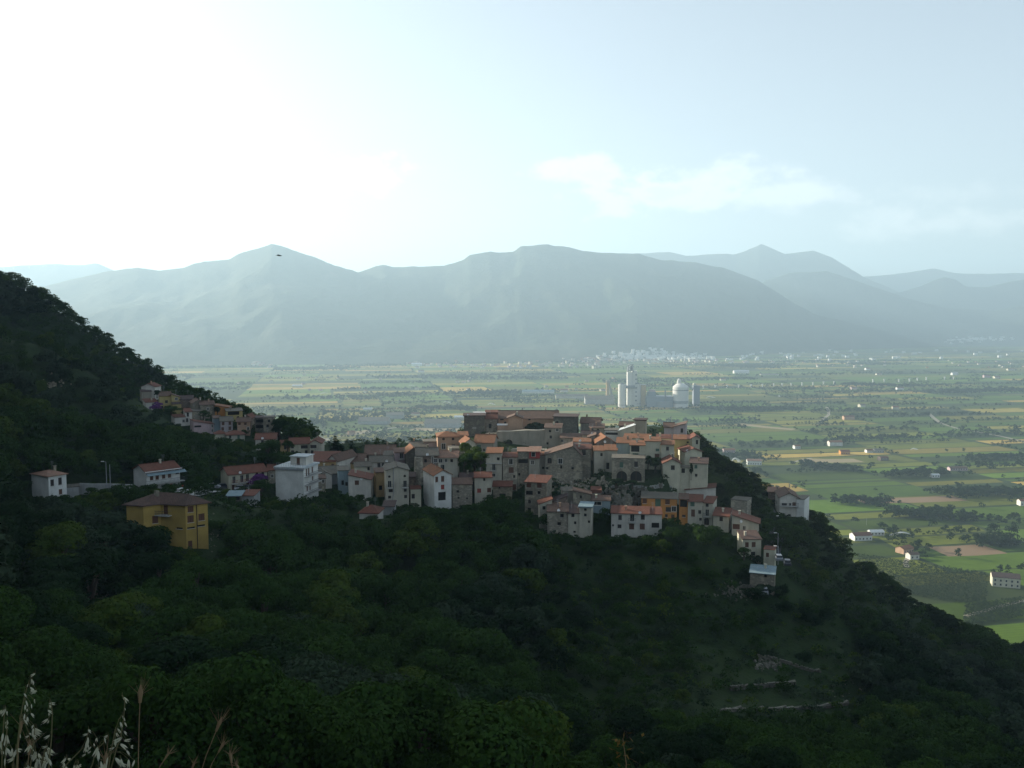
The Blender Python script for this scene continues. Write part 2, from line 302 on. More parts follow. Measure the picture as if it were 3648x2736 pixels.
H('lean grey stone house below the small white gable', 1126, 1160, 1706, 1748, 'sf', 1.3, 'stone', 'brown', D=249, dep=4.4, yaw=4, w=[(1151, 1715, .7, 1, 'w')])
H('faded bluish wall house adjoining the white house with awning', 1205, 1241, 1677, 1740, 'sf', 1.0, 'blue', 'grey', D=253, dep=8, yaw=4, w=[(1221, 1720, .7, 1.4, 'n'), (1237, 1724, .7, 1.1, 'k')])
H('white house with sloping red roof edge, square window and door awning', 1241, 1320, 1692, 1776, 'sr', -1.6, 'white', 'red', D=248, dep=9, yaw=-6, ridgeL=1, w=[(1271, 1707, 1.2, 1.3, 's'), (1269, 1740, 1, 2, 'd'), (1327, 1712, .6, 1, 'k', 'R')])
H('narrow ochre house wedged beside the tall grey gabled house', 1338, 1376, 1684, 1772, 'sf', 1.0, 'ochre', 'brown', D=254, dep=7, yaw=6, w=[(1356, 1738, 1, 1.4, 'n'), (1368, 1738, .8, 1.2, 'n')])
H('tall light grey gabled house with long drainpipe and eight windows', 1375, 1456, 1677, 1806, 'gy', 1.2, 'lgrey', 'grey', D=243, dep=9, yaw=4, w=[(1387, 1698, .7, .7, 'o'), (1442, 1696, .7, .7, 'o'), (1388, 1725, 1, 1.9, 'b'), (1443, 1724, 1, 1.9, 'b'), (1392, 1748, 1.1, .9, 'k'), (1444, 1746, .8, .9, 'k'), (1388, 1771, .8, .8, 'k'), (1445, 1769, .8, .9, 'k')], pipe=1402)
H('low grey roofed shed at the foot of the tall grey gabled house', 1364, 1405, 1805, 1832, 'sf', 1.5, 'concrete', 'dark', D=232, dep=4.5, yaw=-6, w=[])
H('small square cream house with one window and flat roof', 1463, 1500, 1744, 1806, 'flat', .15, 'cream', 'red', D=244, dep=5, yaw=3, w=[(1472, 1768, .9, 1.3, 'k')])
H('dark brown terrace house between the two gabled houses', 1456, 1480, 1700, 1760, 'sf', 1.2, 'brown', 'dark', D=252, dep=6, yaw=0, w=[])
H('broad brown stone house with grey green roof and buttress', 1484, 1560, 1624, 1712, 'gx', 2.2, 'brown', 'grey', D=258, dep=9, yaw=2, w=[(1516, 1642, .8, 1, 'n'), (1541, 1642, .5, 2.6, 'w'), (1563, 1641, 1, 1.2, 'w')], butt=1)
H('grey white house with peach roof right of the brown stone house', 1560, 1630, 1630, 1700, 'gx', 1.8, 'lgrey', 'peach', D=259, dep=8, yaw=-4, w=[(1566, 1642, 1.1, 1.2, 'w'), (1589, 1641, .8, 1, 'w'), (1609, 1641, .8, .9, 'k'), (1574, 1665, 1.6, 1.6, 'w')])
H('tall white house with orange roof, sunlit upper side and porch balcony', 1547, 1608, 1694, 1822, 'gy', 1.7, 'bright', 'orange', D=240, dep=11, yaw=17, w=[(1556, 1708, .8, 1.5, 's'), (1577, 1706, .9, 1.6, 's'), (1577, 1735, 1, 1.3, 'r'), (1575, 1768, 2.2, 2.4, 'n'), (1524, 1752, .5, .9, 'n', 'L')])
H('rough stone cottage with orange brown roof right of the tall white house', 1612, 1682, 1726, 1812, 'sf', 1.9, 'pstone', 'brown', D=245, dep=7, yaw=2, w=[(1631, 1751, .7, .7, 'n'), (1634, 1774, .5, .5, 'n'), (1664, 1776, .5, .5, 'n')])
H('dark stone house with low roof behind the rough stone cottage', 1640, 1692, 1702, 1760, 'gx', 1.2, 'dstone', 'dark', D=253, dep=5, yaw=2, w=[(1687, 1722, .6, .9, 'n')])
H('square grey white house with reddish roof above the dark shrubs', 1691, 1752, 1702, 1778, 'sf', 1.6, 'lgrey', 'red', D=247, dep=7, yaw=1, w=[(1725, 1706, .6, .8, 'n'), (1707, 1748, 1.1, 1.2, 'r'), (1743, 1746, 1.1, 1.3, 's')])
H('low stone outbuilding with dull red roof right of the square house', 1756, 1823, 1733, 1775, 'sf', 1.5, 'stone', 'red', D=249, dep=5, yaw=-3, w=[(1779, 1737, .5, .5, 'n'), (1790, 1763, 1.8, .7, 'n'), (1806, 1763, 1.2, .7, 'n')])
H('white and pink house with balcony window left of the brown stone house', 1407, 1446, 1613, 1665, 'sf', 1.6, 'pink', 'brown', D=272, dep=6, yaw=6, w=[(1430, 1616, 1.1, 1.8, 'b'), (1424, 1641, .8, 1.4, 'k'), (1440, 1639, .7, 1.2, 'k')])
H('plain white wall house stepping down left of the pink balcony house', 1366, 1410, 1622, 1660, 'sf', 1.3, 'white', 'grey', D=274, dep=5, yaw=-5, w=[])
H('orange edged roof house above the brown stone house', 1446, 1500, 1616, 1660, 'gy', 2.2, 'dstone', 'orange', D=270, dep=8, yaw=8, w=[])
H('grey roofed house low behind the orange edged roof', 1457, 1520, 1592, 1640, 'gx', 1.6, 'lgrey', 'grey', D=286, dep=7, yaw=-3, w=[])
H('lilac white flat topped house left of the peach house', 1512, 1556, 1576, 1625, 'flat', .3, 'lilac', 'grey', D=288, dep=6, yaw=4, w=[])
H('wide brown red warehouse roof on the left rim of the town', 1300, 1406, 1620, 1655, 'gx', 2.9, 'brown', 'brown', D=284, dep=13, yaw=-3, w=[])
H('second wide brown roof in front of the warehouse roof', 1196, 1300, 1650, 1680, 'gx', 2.7, 'ochre', 'brown', D=272, dep=10, yaw=-4, w=[(1290, 1660, .7, 1, 'k')])
H('small low roof with satellite dish between the brown roofs and white wall', 1320, 1372, 1610, 1640, 'sf', 1.2, 'brown', 'red', D=294, dep=6, yaw=-3, w=[])
# --- upper town
H('peach house with round attic windows and white framed window', 1559, 1634, 1556, 1612, 'hip', 1.7, 'peach', 'orange', D=281, dep=9, yaw=3, w=[(1580, 1564, .9, .9, 'o'), (1614, 1564, .9, .9, 'o'), (1580, 1590, 1.3, 1.9, 'w'), (1615, 1592, 1.1, 1.6, 'k')])
H('narrow peach house with three doors joined right of the peach house', 1634, 1668, 1553, 1606, 'sf', 1.6, 'peach', 'orange', D=283, dep=7, yaw=3, w=[(1630, 1592, .8, 1.4, 'k'), (1640, 1592, .8, 1.6, 'k'), (1650, 1592, .8, 1.6, 'k')])
H('stone terrace arcade with two arches under the peach house', 1600, 1652, 1600, 1640, 'flat', .2, 'stone', 'grey', D=272, dep=6, yaw=4, w=[(1629, 1624, 1.3, 2, 'a'), (1644, 1624, 1.2, 2, 'a')])
H('small gabled house with orange roof and cream side by the tree', 1653, 1694, 1580, 1650, 'gy', 1.7, 'lgrey', 'orange', D=273, dep=6, yaw=14, w=[(1661, 1592, .6, 1, 'k', 'L')])
H('grey house with broad orange roof under the castle walls', 1690, 1758, 1577, 1650, 'gx', 2.6, 'grey', 'orange', D=277, dep=10, yaw=-8, w=[(1706, 1597, 1.3, 2.2, 'g'), (1724, 1603, .6, .8, 'n')])
H('dark square castle tower of rough stone on the top left', 1653, 1727, 1483, 1550, 'flat', .3, 'dstone', 'dark', D=298, dep=8, yaw=0, w=[(1690, 1525, .9, .4, 'w')])
H('brown stone house with red roof beside the dark castle tower', 1729, 1770, 1492, 1545, 'gx', 1.7, 'pstone', 'red', D=301, dep=7, yaw=2, w=[(1746, 1518, .9, 1.6, 'n')])
H('small flat roofed turret on the skyline behind the castle tower', 1687, 1730, 1474, 1520, 'flat', .2, 'brown', 'white', D=309, dep=5, yaw=0, w=[])
H('distant little red roof with dormers at the skyline left', 1730, 1782, 1470, 1510, 'sf', .8, 'brown', 'red', D=312, dep=5, yaw=0, w=[])
H('very long palace with wide brown tiled roof on the summit', 1776, 1990, 1491, 1550, 'gx', 2.8, 'peach', 'brown', D=303, dep=12, yaw=0, w=[(1788, 1494, 1.2, .5, 'n'), (1886, 1494, .8, .5, 'n'), (1905, 1522, .9, 1.2, 'k'), (1800, 1508, .9, 1.2, 'o')])
H('blank peach gabled house standing before the long palace', 1808, 1860, 1490, 1545, 'gy', 1.2, 'peach', 'brown', D=294, dep=6, yaw=-2, w=[])
H('low peach terrace annex with white coping left of the blank gable', 1772, 1808, 1516, 1545, 'flat', .15, 'peach', 'white', D=294.5, dep=4, yaw=0, w=[])
H('massive dark grey stone building right of the summit palace', 1972, 2056, 1486, 1560, 'flat', .3, 'dstone', 'dark', D=296, dep=9, yaw=-4, w=[(1985, 1506, .8, 1.1, 'n')])
H('grey green house with tan roof below the dark stone building', 1940, 2000, 1524, 1604, 'sf', 1.9, 'grey', 'brown', D=286, dep=6, yaw=-4, w=[(1959, 1536, .8, .8, 'n'), (1985, 1532, .9, .9, 'w'), (1962, 1557, .8, 1, 'k'), (1950, 1580, .7, .8, 'n')])
H('low house with long brown roof between grey green and orange roofs', 1996, 2072, 1560, 1612, 'sf', 1.8, 'pstone', 'brown', D=281, dep=6, yaw=-2, w=[(1972, 1570, .8, .8, 'n'), (2005, 1575, .8, .8, 'n')])
H('brown roofed house with white gable end beside the dark building', 2068, 2136, 1507, 1560, 'gx', 1.9, 'grey', 'brown', D=297, dep=8, yaw=-6, w=[])
H('grey house with brown roof and tall windows on the upper right', 2100, 2153, 1524, 1590, 'sf', 1.6, 'grey', 'brown', D=289, dep=6, yaw=0, w=[(2110, 1535, .7, 1.6, 'n'), (2130, 1535, .7, 1.4, 'n')])
H('narrow house with orange roof, ledge and balcony window', 1732, 1788, 1614, 1722, 'sf', 2.0, 'lgrey', 'orange', D=257, dep=7, yaw=-4, w=[(1759, 1665, 1, 1.9, 'b'), (1759, 1693, 1, 1, 'w'), (1775, 1635, .8, .9, 'n')], ledge=1652)
H('brownish narrow house with reddish roof and two large windows', 1791, 1843, 1629, 1750, 'sf', 1.4, 'pstone', 'red', D=256.5, dep=7, yaw=0, w=[(1820, 1645, 1.1, 1.7, 'w'), (1821, 1675, 1.4, 1.7, 's'), (1832, 1698, .6, .9, 'n'), (1831, 1735, 1.3, 1.7, 's')])
H('stone house with peach roof and hanging laundry below the red room', 1844, 1884, 1609, 1712, 'sf', 1.0, 'stone', 'peach', D=259, dep=7, yaw=0, w=[(1858, 1643, 3.6, 1.2, 'n'), (1850, 1690, .6, .8, 'n')])
H('house with bright red painted top room and white framed window', 1884, 1922, 1634, 1712, 'flat', .1, 'grey', 'red', D=258, dep=7, yaw=-3, w=[(1897, 1648, 1, 1.2, 'w')], redroom=1)
H('small low orange roof house right of the red room', 1923, 1945, 1623, 1700, 'sf', .8, 'grey', 'orange', D=260, dep=5, yaw=0, w=[(1935, 1667, .7, .7, 'n')])
H('very large grey stone house with arched window and sloping gable', 1943, 2072, 1620, 1712, 'gy', 3.2, 'stone', 'brown', D=258, dep=9, yaw=0, rf=.76, w=[(1958, 1641, 1.3, 1.7, 'a'), (1996, 1643, 1.2, 1.6, 'w'), (2004, 1613, 1.1, .9, 'n'), (1935, 1668, .7, .7, 'n'), (2040, 1668, .7, .8, 'n'), (1999, 1664, .5, 1, 'n')])
H('red roofed house top right of the very large grey stone house', 2048, 2104, 1599, 1700, 'sf', 1.4, 'stone', 'red', D=262, dep=6, yaw=-3, w=[(2080, 1613, 1.1, 1.6, 'k')])
H('lit orange roofed house above the large grey stone house', 2042, 2104, 1574, 1625, 'sf', 1.0, 'lilac', 'orange', D=270, dep=6, yaw=-2, w=[])
H('small far grey house above the lit orange roof', 2074, 2134, 1548, 1600, 'gx', 1.2, 'grey', 'dark', D=280, dep=5, yaw=0, w=[])
H('tall narrow grey house in the middle dip left of the lit orange roofs', 2096, 2122, 1558, 1640, 'sl', .9, 'grey', 'brown', D=275, dep=6, yaw=0, w=[])
H('gabled house with lit orange left roof slope on the upper right', 2124, 2192, 1578, 1640, 'gy', 2.2, 'brown', 'orange', D=268, dep=9, yaw=10, w=[])
H('low round cornered house with orange roof far left of the arches house', 2117, 2152, 1606, 1645, 'sf', 1.7, 'lgrey', 'orange', D=260, dep=5, yaw=5, w=[(2143, 1620, .7, 1, 'n')])
H('grey house with orange brown roof behind the arches house corner', 2152, 2198, 1604, 1680, 'sf', 2.2, 'lgrey', 'orange', D=260.5, dep=6, yaw=-2, w=[(2165, 1660, .9, 2, 'n')])
H('blue grey walled house with big orange roof above the terrace', 2196, 2246, 1578, 1640, 'sf', 2.2, 'blue', 'orange', D=262, dep=8, yaw=-3, w=[(2241, 1624, .7, 1, 'n')])
H('cream house with brightly sunlit orange roof at the top of the town', 2222, 2316, 1560, 1600, 'sf', 1.5, 'cream', 'orange', D=273, dep=7, yaw=-4, w=[(2294, 1564, .7, .7, 'n')])
H('cream house with dark loggia and green glazed veranda over the arches', 2244, 2297, 1586, 1640, 'sf', 1.5, 'cream', 'orange', D=257, dep=6, yaw=-1, w=[(2263, 1599, 2.4, 1.8, 'n'), (2264, 1622, 1.7, 1.2, 'g'), (2283, 1621, 1.4, 1.2, 'g')])
H('grey stone house with two big vaulted arches at its foot', 2180, 2298, 1632, 1716, 'flat', .1, 'stone', 'grey', D=251, dep=7, yaw=0, w=[(2214, 1656, 1, 1.6, 'g'), (2266, 1654, 1, 1.6, 'k'), (2215, 1696, 3.0, 2.9, 'a'), (2266, 1696, 3.2, 2.9, 'a')])
H('large cream grey house with red awnings right of the arches house', 2297, 2354, 1572, 1672, 'sf', 1.3, 'cream', 'orange', D=259, dep=8, yaw=2, w=[(2342, 1603, 1, .8, 'g'), (2341, 1624, 1.4, 1.3, 's')])
H('cream house with blue window and red brown roof in the right cluster', 2355, 2402, 1584, 1652, 'sf', 1.2, 'cream', 'orange', D=258, dep=7, yaw=0, w=[(2378, 1598, .8, 1.2, 'k')])
H('small house with weathered roof high in the right cluster', 2340, 2390, 1562, 1600, 'sf', 1.3, 'cream', 'red', D=268, dep=6, yaw=0, w=[])
H('yellowish house with half sunlit orange roof in the right cluster', 2399, 2444, 1565, 1640, 'sf', 1.6, 'lyellow', 'orange', D=264, dep=7, yaw=0, w=[])
H('lilac grey house with brown roof on the right skyline of town', 2366, 2400, 1522, 1580, 'gx', 1.4, 'lilac', 'brown', D=282, dep=7, yaw=0, w=[])
H('tall lilac side wall house with one window on the right skyline', 2400, 2443, 1520, 1580, 'sl', 1.2, 'lilac', 'brown', D=281, dep=7, yaw=-4, w=[(2429, 1534, .8, 1.4, 'k')])
H('narrow gabled cream house at the right edge of the upper town', 2465, 2493, 1561, 1625, 'gy', .9, 'cream', 'red', D=268, dep=7, yaw=6, w=[(2483, 1575, .7, 1.3, 'k')])
H('small shaded yellow house with dark red roof beside the narrow gable', 2444, 2468, 1564, 1620, 'sf', 1.3, 'lyellow', 'red', D=269, dep=7, yaw=0, w=[(2450, 1576, .6, .6, 'n')])
H('big cream gabled house stepping down at the right of the town', 2441, 2501, 1610, 1670, 'gy', 1.2, 'cream', 'red', D=256, dep=8, yaw=17, w=[(2412, 1630, 1.6, 2, 'n', 'L')])
H('low cream gabled house with one dark square window', 2364, 2424, 1650, 1700, 'gy', 1.5, 'cream', 'red', D=249, dep=7, yaw=6, w=[(2397, 1666, 1.1, 1.3, 'k')])
H('plain cream garden wall house joining the two cream gables', 2424, 2462, 1666, 1704, 'flat', .1, 'cream', 'grey', D=249, dep=4, yaw=-3, w=[(2434, 1660, 1, 1.4, 'n')])
H('cream corner house with brown roof at the far right of upper town', 2458, 2521, 1650, 1716, 'sf', 2.0, 'cream', 'mauve', D=248, dep=7, yaw=-2, w=[(2479, 1663, .8, 1, 'g'), (2480, 1693, .7, .8, 'k')])
H('grey green tower with dark overhanging slab roof on the skyline', 2260, 2299, 1498, 1570, 'flat', .35, 'grey', 'dark', D=284, dep=5, yaw=-6, w=[])
H('white railed roof terrace house on the upper town skyline', 2154, 2206, 1534, 1580, 'flat', .2, 'white', 'grey', D=284, dep=6, yaw=0, w=[(2170, 1545, 4, .8, 'n')])
H('house with pale slanting roof left of the grey green tower', 2204, 2262, 1535, 1580, 'sl', 2.2, 'lgrey', 'white', D=283, dep=6, yaw=-4, w=[(2252, 1530, .8, 1.2, 'g')])
H('low dark brown roof behind the white railed terrace', 2206, 2257, 1516, 1560, 'gx', 1.2, 'brown', 'brown', D=294, dep=6, yaw=-6, w=[])
# --- lower town, right part
H('isolated tall grey brown house with rust shutter and pale side wall', 1870, 1947, 1717, 1832, 'sf', 2.0, 'stone', 'red', D=240, dep=6.5, yaw=-14, w=[(1884, 1729, 1.3, 1.3, 's'), (1921, 1728, 1.3, 1.3, 's'), (1885, 1756, 2, 1.2, 'n'), (1920, 1755, .9, .9, 'n'), (1886, 1787, .8, 1.1, 'a'), (1885, 1818, 1, 1.4, 'n'), (1964, 1756, .5, .7, 'n', 'R')])
H('tiny grey house with red roof at the foot of the isolated tall house', 1923, 1967, 1796, 1838, 'sl', 1.4, 'lgrey', 'red', D=233, dep=4.5, yaw=6, w=[(1938, 1810, .8, 1, 'n')])
H('rough stone house with broken brown roof among the ruins', 1950, 2024, 1822, 1902, 'sf', 2.6, 'pstone', 'brown', D=229, dep=6.5, yaw=0, w=[(2002, 1837, .9, 1, 'n'), (1992, 1866, .9, .9, 'n')])
H('stepped brown roofed stone house behind the rough stone house', 1972, 2021, 1786, 1830, 'sl', 1.6, 'brown', 'dark', D=237, dep=5, yaw=0, w=[])
H('pale grey stained house left of the round whitish tower', 2024, 2064, 1828, 1908, 'sf', 2.6, 'lgrey', 'dark', D=228.5, dep=6, yaw=0, w=[(2041, 1837, .8, .9, 'n'), (2049, 1863, .6, .8, 'n'), (2047, 1895, .6, .6, 'n')])
H('pale tower house with whitish top band and small windows', 2064, 2107, 1808, 1916, 'flat', .35, 'lgrey', 'metal', D=228, dep=6, yaw=-5, w=[(2085, 1812, .7, .7, 'n'), (2085, 1835, .7, .8, 'n'), (2098, 1859, .6, .7, 'n')])
H('grey rendered ruin without roof above the pale tower', 2004, 2052, 1750, 1806, 'flat', .1, 'grey', 'grey', D=241, dep=6, yaw=5, w=[])
H('stone ruin with roofline falling to the right above the pale tower', 2042, 2105, 1748, 1808, 'sr', 1.1, 'stone', 'brown', D=239, dep=5, yaw=0, w=[(2069, 1771, .6, .9, 'n')])
H('small red parapet house above the blue terrace', 2108, 2139, 1756, 1800, 'flat', .9, 'grey', 'red', D=243, dep=5, yaw=0, w=[])
H('bluish house with brown balcony roof under the red parapet house', 2108, 2174, 1783, 1826, 'sf', 1.0, 'blue', 'brown', D=237, dep=5, yaw=0, w=[(2126, 1794, 2.4, 1, 'w'), (2150, 1794, 2.0, 1, 'w')])
H('long white house with red roof, central balcony and eight windows', 2178, 2312, 1828, 1912, 'sf', 1.9, 'white', 'red', D=228, dep=7, yaw=-1, w=[(2209, 1844, .9, 1.3, 'k'), (2252, 1843, 1.1, 1.9, 'b'), (2290, 1843, 1, 1.3, 'k'), (2183, 1872, .5, .6, 'n'), (2207, 1875, 1, 1, 'k'), (2250, 1876, 1.3, 1.5, 's'), (2288, 1876, 1.3, 1.6, 's')])
H('white annex with overhanging upper room right of the long white house', 2312, 2358, 1832, 1890, 'sf', 1.9, 'white', 'red', D=227.4, dep=6, yaw=4, w=[(2335, 1872, 2, 1.4, 'n')])
H('bright orange house with grey tiled roof and scattered windows', 2286, 2412, 1774, 1856, 'sf', 1.6, 'orange', 'grey', D=240, dep=7, yaw=0, w=[(2295, 1785, 1.2, 1.3, 's'), (2344, 1789, 1.5, 2.6, 'g'), (2378, 1788, 1.2, 1.4, 's'), (2381, 1815, 1.4, 1.3, 'k'), (2413, 1814, 1.2, 1.5, 'w'), (2374, 1837, .7, .8, 'k'), (2397, 1845, .9, 1.9, 'd')])
H('orange wing with brown loggia at the right of the orange house', 2420, 2452, 1778, 1842, 'sf', 1.2, 'orange', 'brown', D=239, dep=6, yaw=0, w=[(2434, 1794, 2.2, 2.0, 'n'), (2436, 1838, .9, .6, 'k')])
H('grey green house with red roof and red door right of the orange house', 2451, 2504, 1786, 1876, 'sf', 2.1, 'lgrey', 'red', D=238, dep=6, yaw=0, w=[(2467, 1796, 1.1, 1.2, 'g'), (2493, 1824, .8, 1, 'k'), (2469, 1828, 1, 2, 's'), (2496, 1850, .7, .8, 'k')])
H('pale grey house with arched doorway, balcony and bright side wall', 2505, 2539, 1791, 1868, 'sf', 1.6, 'lgrey', 'red', D=237.6, dep=6, yaw=-11, w=[(2519, 1797, .8, .9, 'k'), (2519, 1827, 1, 1.9, 'b'), (2517, 1858, 1.4, 2, 'a')])
H('white house with slanting roofline behind the red roofed pair', 2443, 2549, 1745, 1800, 'sl', 1.2, 'white', 'red', D=248, dep=6, yaw=-2, w=[])
H('grey house with large red roof right of the arched doorway house', 2541, 2597, 1836, 1890, 'sf', 2.6, 'lgrey', 'red', D=233, dep=6, yaw=-8, w=[(2569, 1849, .9, 1.2, 'k')])
H('pale house with red roof falling away to the right', 2608, 2704, 1834, 1908, 'sr', 2.1, 'lgrey', 'red', D=229, dep=6, yaw=-2, w=[(2618, 1876, 1.8, 1.4, 's'), (2651, 1882, .8, 1.2, 'w')])
H('bare stone cube house above the falling red roof', 2604, 2662, 1780, 1840, 'flat', .15, 'pstone', 'grey', D=243, dep=5, yaw=-14, w=[])
H('cream house with mauve brown roof and shuttered windows on lower right', 2645, 2712, 1921, 1985, 'sf', 2.0, 'cream', 'mauve', D=219, dep=5.5, yaw=14, w=[(2661, 1941, .9, 1.3, 's'), (2685, 1940, 1, 1.3, 's'), (2683, 1972, 1.1, .9, 'k')])
H('narrow cream stair tower between the mauve roof house and sheds', 2721, 2760, 1957, 2022, 'flat', .1, 'cream', 'red', D=216, dep=3.5, yaw=-6, w=[(2734, 1977, .7, 1.1, 's')])
H('lowest stone shed with blue grey sheet metal roofs', 2672, 2760, 2040, 2095, 'sf', 1.3, 'stone', 'metal', D=207, dep=6, yaw=-3, w=[(2727, 2046, .6, .7, 'n'), (2752, 2050, 1.8, .8, 'n')])
H('white chalet with brown gable roof by the road on the right', 2778, 2846, 1772, 1838, 'gy', 1.7, 'white', 'brown', D=262, dep=10, yaw=8, w=[(2794, 1799, 1.5, 1, 'k'), (2815, 1797, .6, .8, 'k'), (2829, 1799, 1, 1.6, 'd'), (2766, 1792, 3, 1.5, 'n', 'L')], balc=(1788, 4.2, 'F'))
H('white terrace wing with paved top right of the brown gable chalet', 2838, 2866, 1778, 1842, 'flat', .1, 'bright', 'grey', D=261, dep=7, yaw=-12, w=[])
H('flat peach brown roof behind the brown gable chalet', 2736, 2800, 1752, 1790, 'sf', 1.4, 'brown', 'peach', D=276, dep=7, yaw=0, w=[])
# ---------------------------------------------------------------- lay the houses out (places first, the hill is fitted to them)
HOUSES = []
for a, k in HS:
    label, x0, x1, ye, yb, kind, rh, wm, rm = a
    D = k.get('D') or DA(yb); th = R(k.get('yaw', 0)) - math.atan(((x0 + x1) / 2 - CX) / F); dep = k.get('dep', 7)
    if kind == 'sf' and abs(k.get('yaw', 0)) < 10: dep = min(dep, 5.2)
    rh = rh * {'sf': .42, 'gx': .72, 'gy': .78, 'hip': .7, 'sl': .9, 'sr': .9}.get(kind, 1)
    A = at(x0, ye, D); e = np.array((math.cos(th), math.sin(th), 0)); g = np.array((-math.sin(th), math.cos(th), 0))
    r1 = ray(x1, ye)                                     # right end: A + W e lies on the ray of x1
    s_, W = np.linalg.solve(np.array([[r1[0], -e[0]], [r1[1], -e[1]]]), A[:2])
    zb = at((x0 + x1) / 2, yb, D)[2]
    HOUSES.append(dict(label=label, A=A, e=e, g=g, W=W, dep=dep, ze=A[2], zb=zb, kind=kind, rh=rh, wm=wm, rm=rm, k=k, D=D, px=(x0, x1, ye, yb)))
BOX = []                                                 # picture areas that trees in front must leave open: x0,x1,ytop,ybottom,D
for h in HOUSES:
    x0, x1, ye, yb = h['px']; ex = 10
    _y = h['k'].get('yaw', 0); BOX.append((x0 - 4 - (h['dep'] * m2p(h['D']) * math.sin(R(_y)) if _y > 0 else 0), x1 + 4 + (h['dep'] * m2p(h['D']) * math.sin(abs(R(h['k'].get('yaw', 0)))) if h['k'].get('yaw', 0) < 0 else 0), ye - 25, yb - 12, max(h['A'][1], (h['A'] + h['e'] * h['W'])[1]) + (h['dep'] * .4 if abs(_y) > 9 else 0)))

# ---------------------------------------------------------------- terrain of the hillside
CT = []                                                  # control points (X, Y, z)
def c(px, py, D, dz=0): p = at(px, py, D); CT.append((p[0], p[1], p[2] + dz))
def cw(x, y, z): CT.append((x, y, z))
for h in HOUSES:
    m_ = h['A'] + h['e'] * h['W'] / 2; CT.append((m_[0], m_[1], h['zb'] + .4))
# under and near the camera
for x, z in ((-45, 200), (-20, 192), (0, 187.6), (20, 182), (45, 172), (80, 155)): cw(x, 0, z)
cw(0, -40, 205); cw(-60, -40, 222); cw(60, -40, 185); cw(0, 12, 181); cw(-12, 12, 180); cw(-14, 24, 171); cw(12, 12, 178); cw(0, 3, 186.6)
for x, D, z in ((1824, 40, 163), (1824, 80, 142.5), (1824, 120, 130.5), (1824, 160, 125), (1824, 200, 126.5),
                (900, 40, 166), (900, 80, 147), (900, 120, 137), (900, 160, 134), (900, 195, 134.5),
                (0, 40, 165), (0, 80, 147.5), (0, 120, 145), (0, 160, 149), (0, 200, 148), (350, 180, 143), (350, 205, 144),
                (-600, 100, 172), (-600, 200, 178),
                (2700, 40, 160), (2700, 80, 140), (2700, 120, 127), (2700, 160, 119.5), (2500, 195, 123),
                (3648, 40, 156), (3648, 80, 137), (3648, 120, 121), (3648, 160, 107), (3648, 195, 99)):
    p = at(x, 1368, D); cw(p[0], D, z)
c(3648, 2330, 232, -5); c(3300, 2170, 240, -5); c(3000, 1990, 248, -5); c(2880, 1880, 254, -5); c(2700, 1712, 272, -5); c(2600, 1650, 280, -5); c(2530, 1610, 284, -5)
c(2950, 2250, 205); c(2790, 2010, 222); c(2740, 1880, 244); c(2770, 1850, 256)
c(2250, 1750, 246); c(2060, 1735, 247); c(2400, 1748, 246)
# left slopes
c(660, 1956, 184); c(740, 1942, 187); c(640, 1930, 187); c(560, 1900, 190); c(700, 2010, 176); c(790, 1900, 195)
c(0, 1150, 300, -5); c(150, 1185, 300, -5); c(300, 1265, 300, -5); c(400, 1335, 304, -5); c(480, 1375, 312, -4)
c(0, 1400, 265); c(200, 1480, 262); c(400, 1560, 266); c(600, 1600, 268); c(250, 1640, 235); c(700, 1640, 262); c(850, 1620, 272)
c(380, 1735, 224); c(690, 1745, 216); c(740, 1765, 212); c(800, 1755, 232)
c(0, 1190, 370, -14); c(200, 1290, 370, -16); c(400, 1420, 372, -16)
for x, y, D in ((0, 992, 455), (150, 1048, 450), (300, 1138, 442), (450, 1248, 432), (600, 1345, 420), (750, 1425, 402), (900, 1508, 380), (1000, 1565, 352), (1100, 1610, 330)):
    c(x, y, D, -5)
    p = at(x, y, D)
    for kf, q in ((1.2, .62), (1.45, .22), (1.75, -.06)): cw(p[0] * kf, p[1] * kf, p[2] * q - 6)
# the mountain side goes on to the left of the picture
for x, y, z in ((-300, 420, 236), (-330, 480, 225), (-300, 340, 268), (-290, 260, 300), (-230, 230, 262), (-180, 180, 218), (-270, 160, 312), (-210, 100, 272), (-130, 90, 214), (-260, 40, 330), (-140, 30, 246), (-200, -40, 310),
                (-420, 450, 262), (-430, 330, 330), (-430, 200, 372), (-430, 60, 395), (-380, 560, 170), (-420, 700, 40), (-300, 650, 60), (-100, -55, 255)):
    cw(x, y, z)
# behind the town and the ridge the ground drops to the plain
for x in (1150, 1400, 1700, 2000, 2300, 2450):
    for D, z in ((330, 142), (370, 104), (420, 50), (500, 3), (620, -14)):
        p = at(x, 1368, D); cw(p[0], D, z)
for x, D0 in ((2600, 290), (2800, 285), (3000, 272), (3300, 262), (3648, 255), (4100, 245)):
    for dd, z in ((55, 60), (115, 10), (190, -12)):
        p = at(x, 1368, D0 + dd); cw(p[0], D0 + dd, z - (0 if x < 3200 else 12))
for x, y, z in ((300, 500, -15), (330, 350, -14), (330, 240, 10), (330, 120, 60), (330, 0, 90), (250, 150, 78), (200, 60, 112), (150, 20, 135), (100, 680, -16), (-100, 700, -14), (340, 680, -16), (-480, 740, -10)):
    cw(x, y, z)
CT = np.array(CT)
P_ = CT[:, :2] / 100.0
def phi(r2): return .5 * r2 * np.log(r2 + 1e-12)
n_ = len(P_)
K = phi(((P_[:, None] - P_[None]) ** 2).sum(-1)) + np.eye(n_) * .004
Q_ = np.c_[np.ones(n_), P_]
sol = np.linalg.solve(np.block([[K, Q_], [Q_.T, np.zeros((3, 3))]]), np.r_[CT[:, 2], 0, 0, 0])
GX = np.arange(-520, 372, 3.0); GY = np.arange(-60, 772, 3.0)
gx, gy = np.meshgrid(GX, GY)
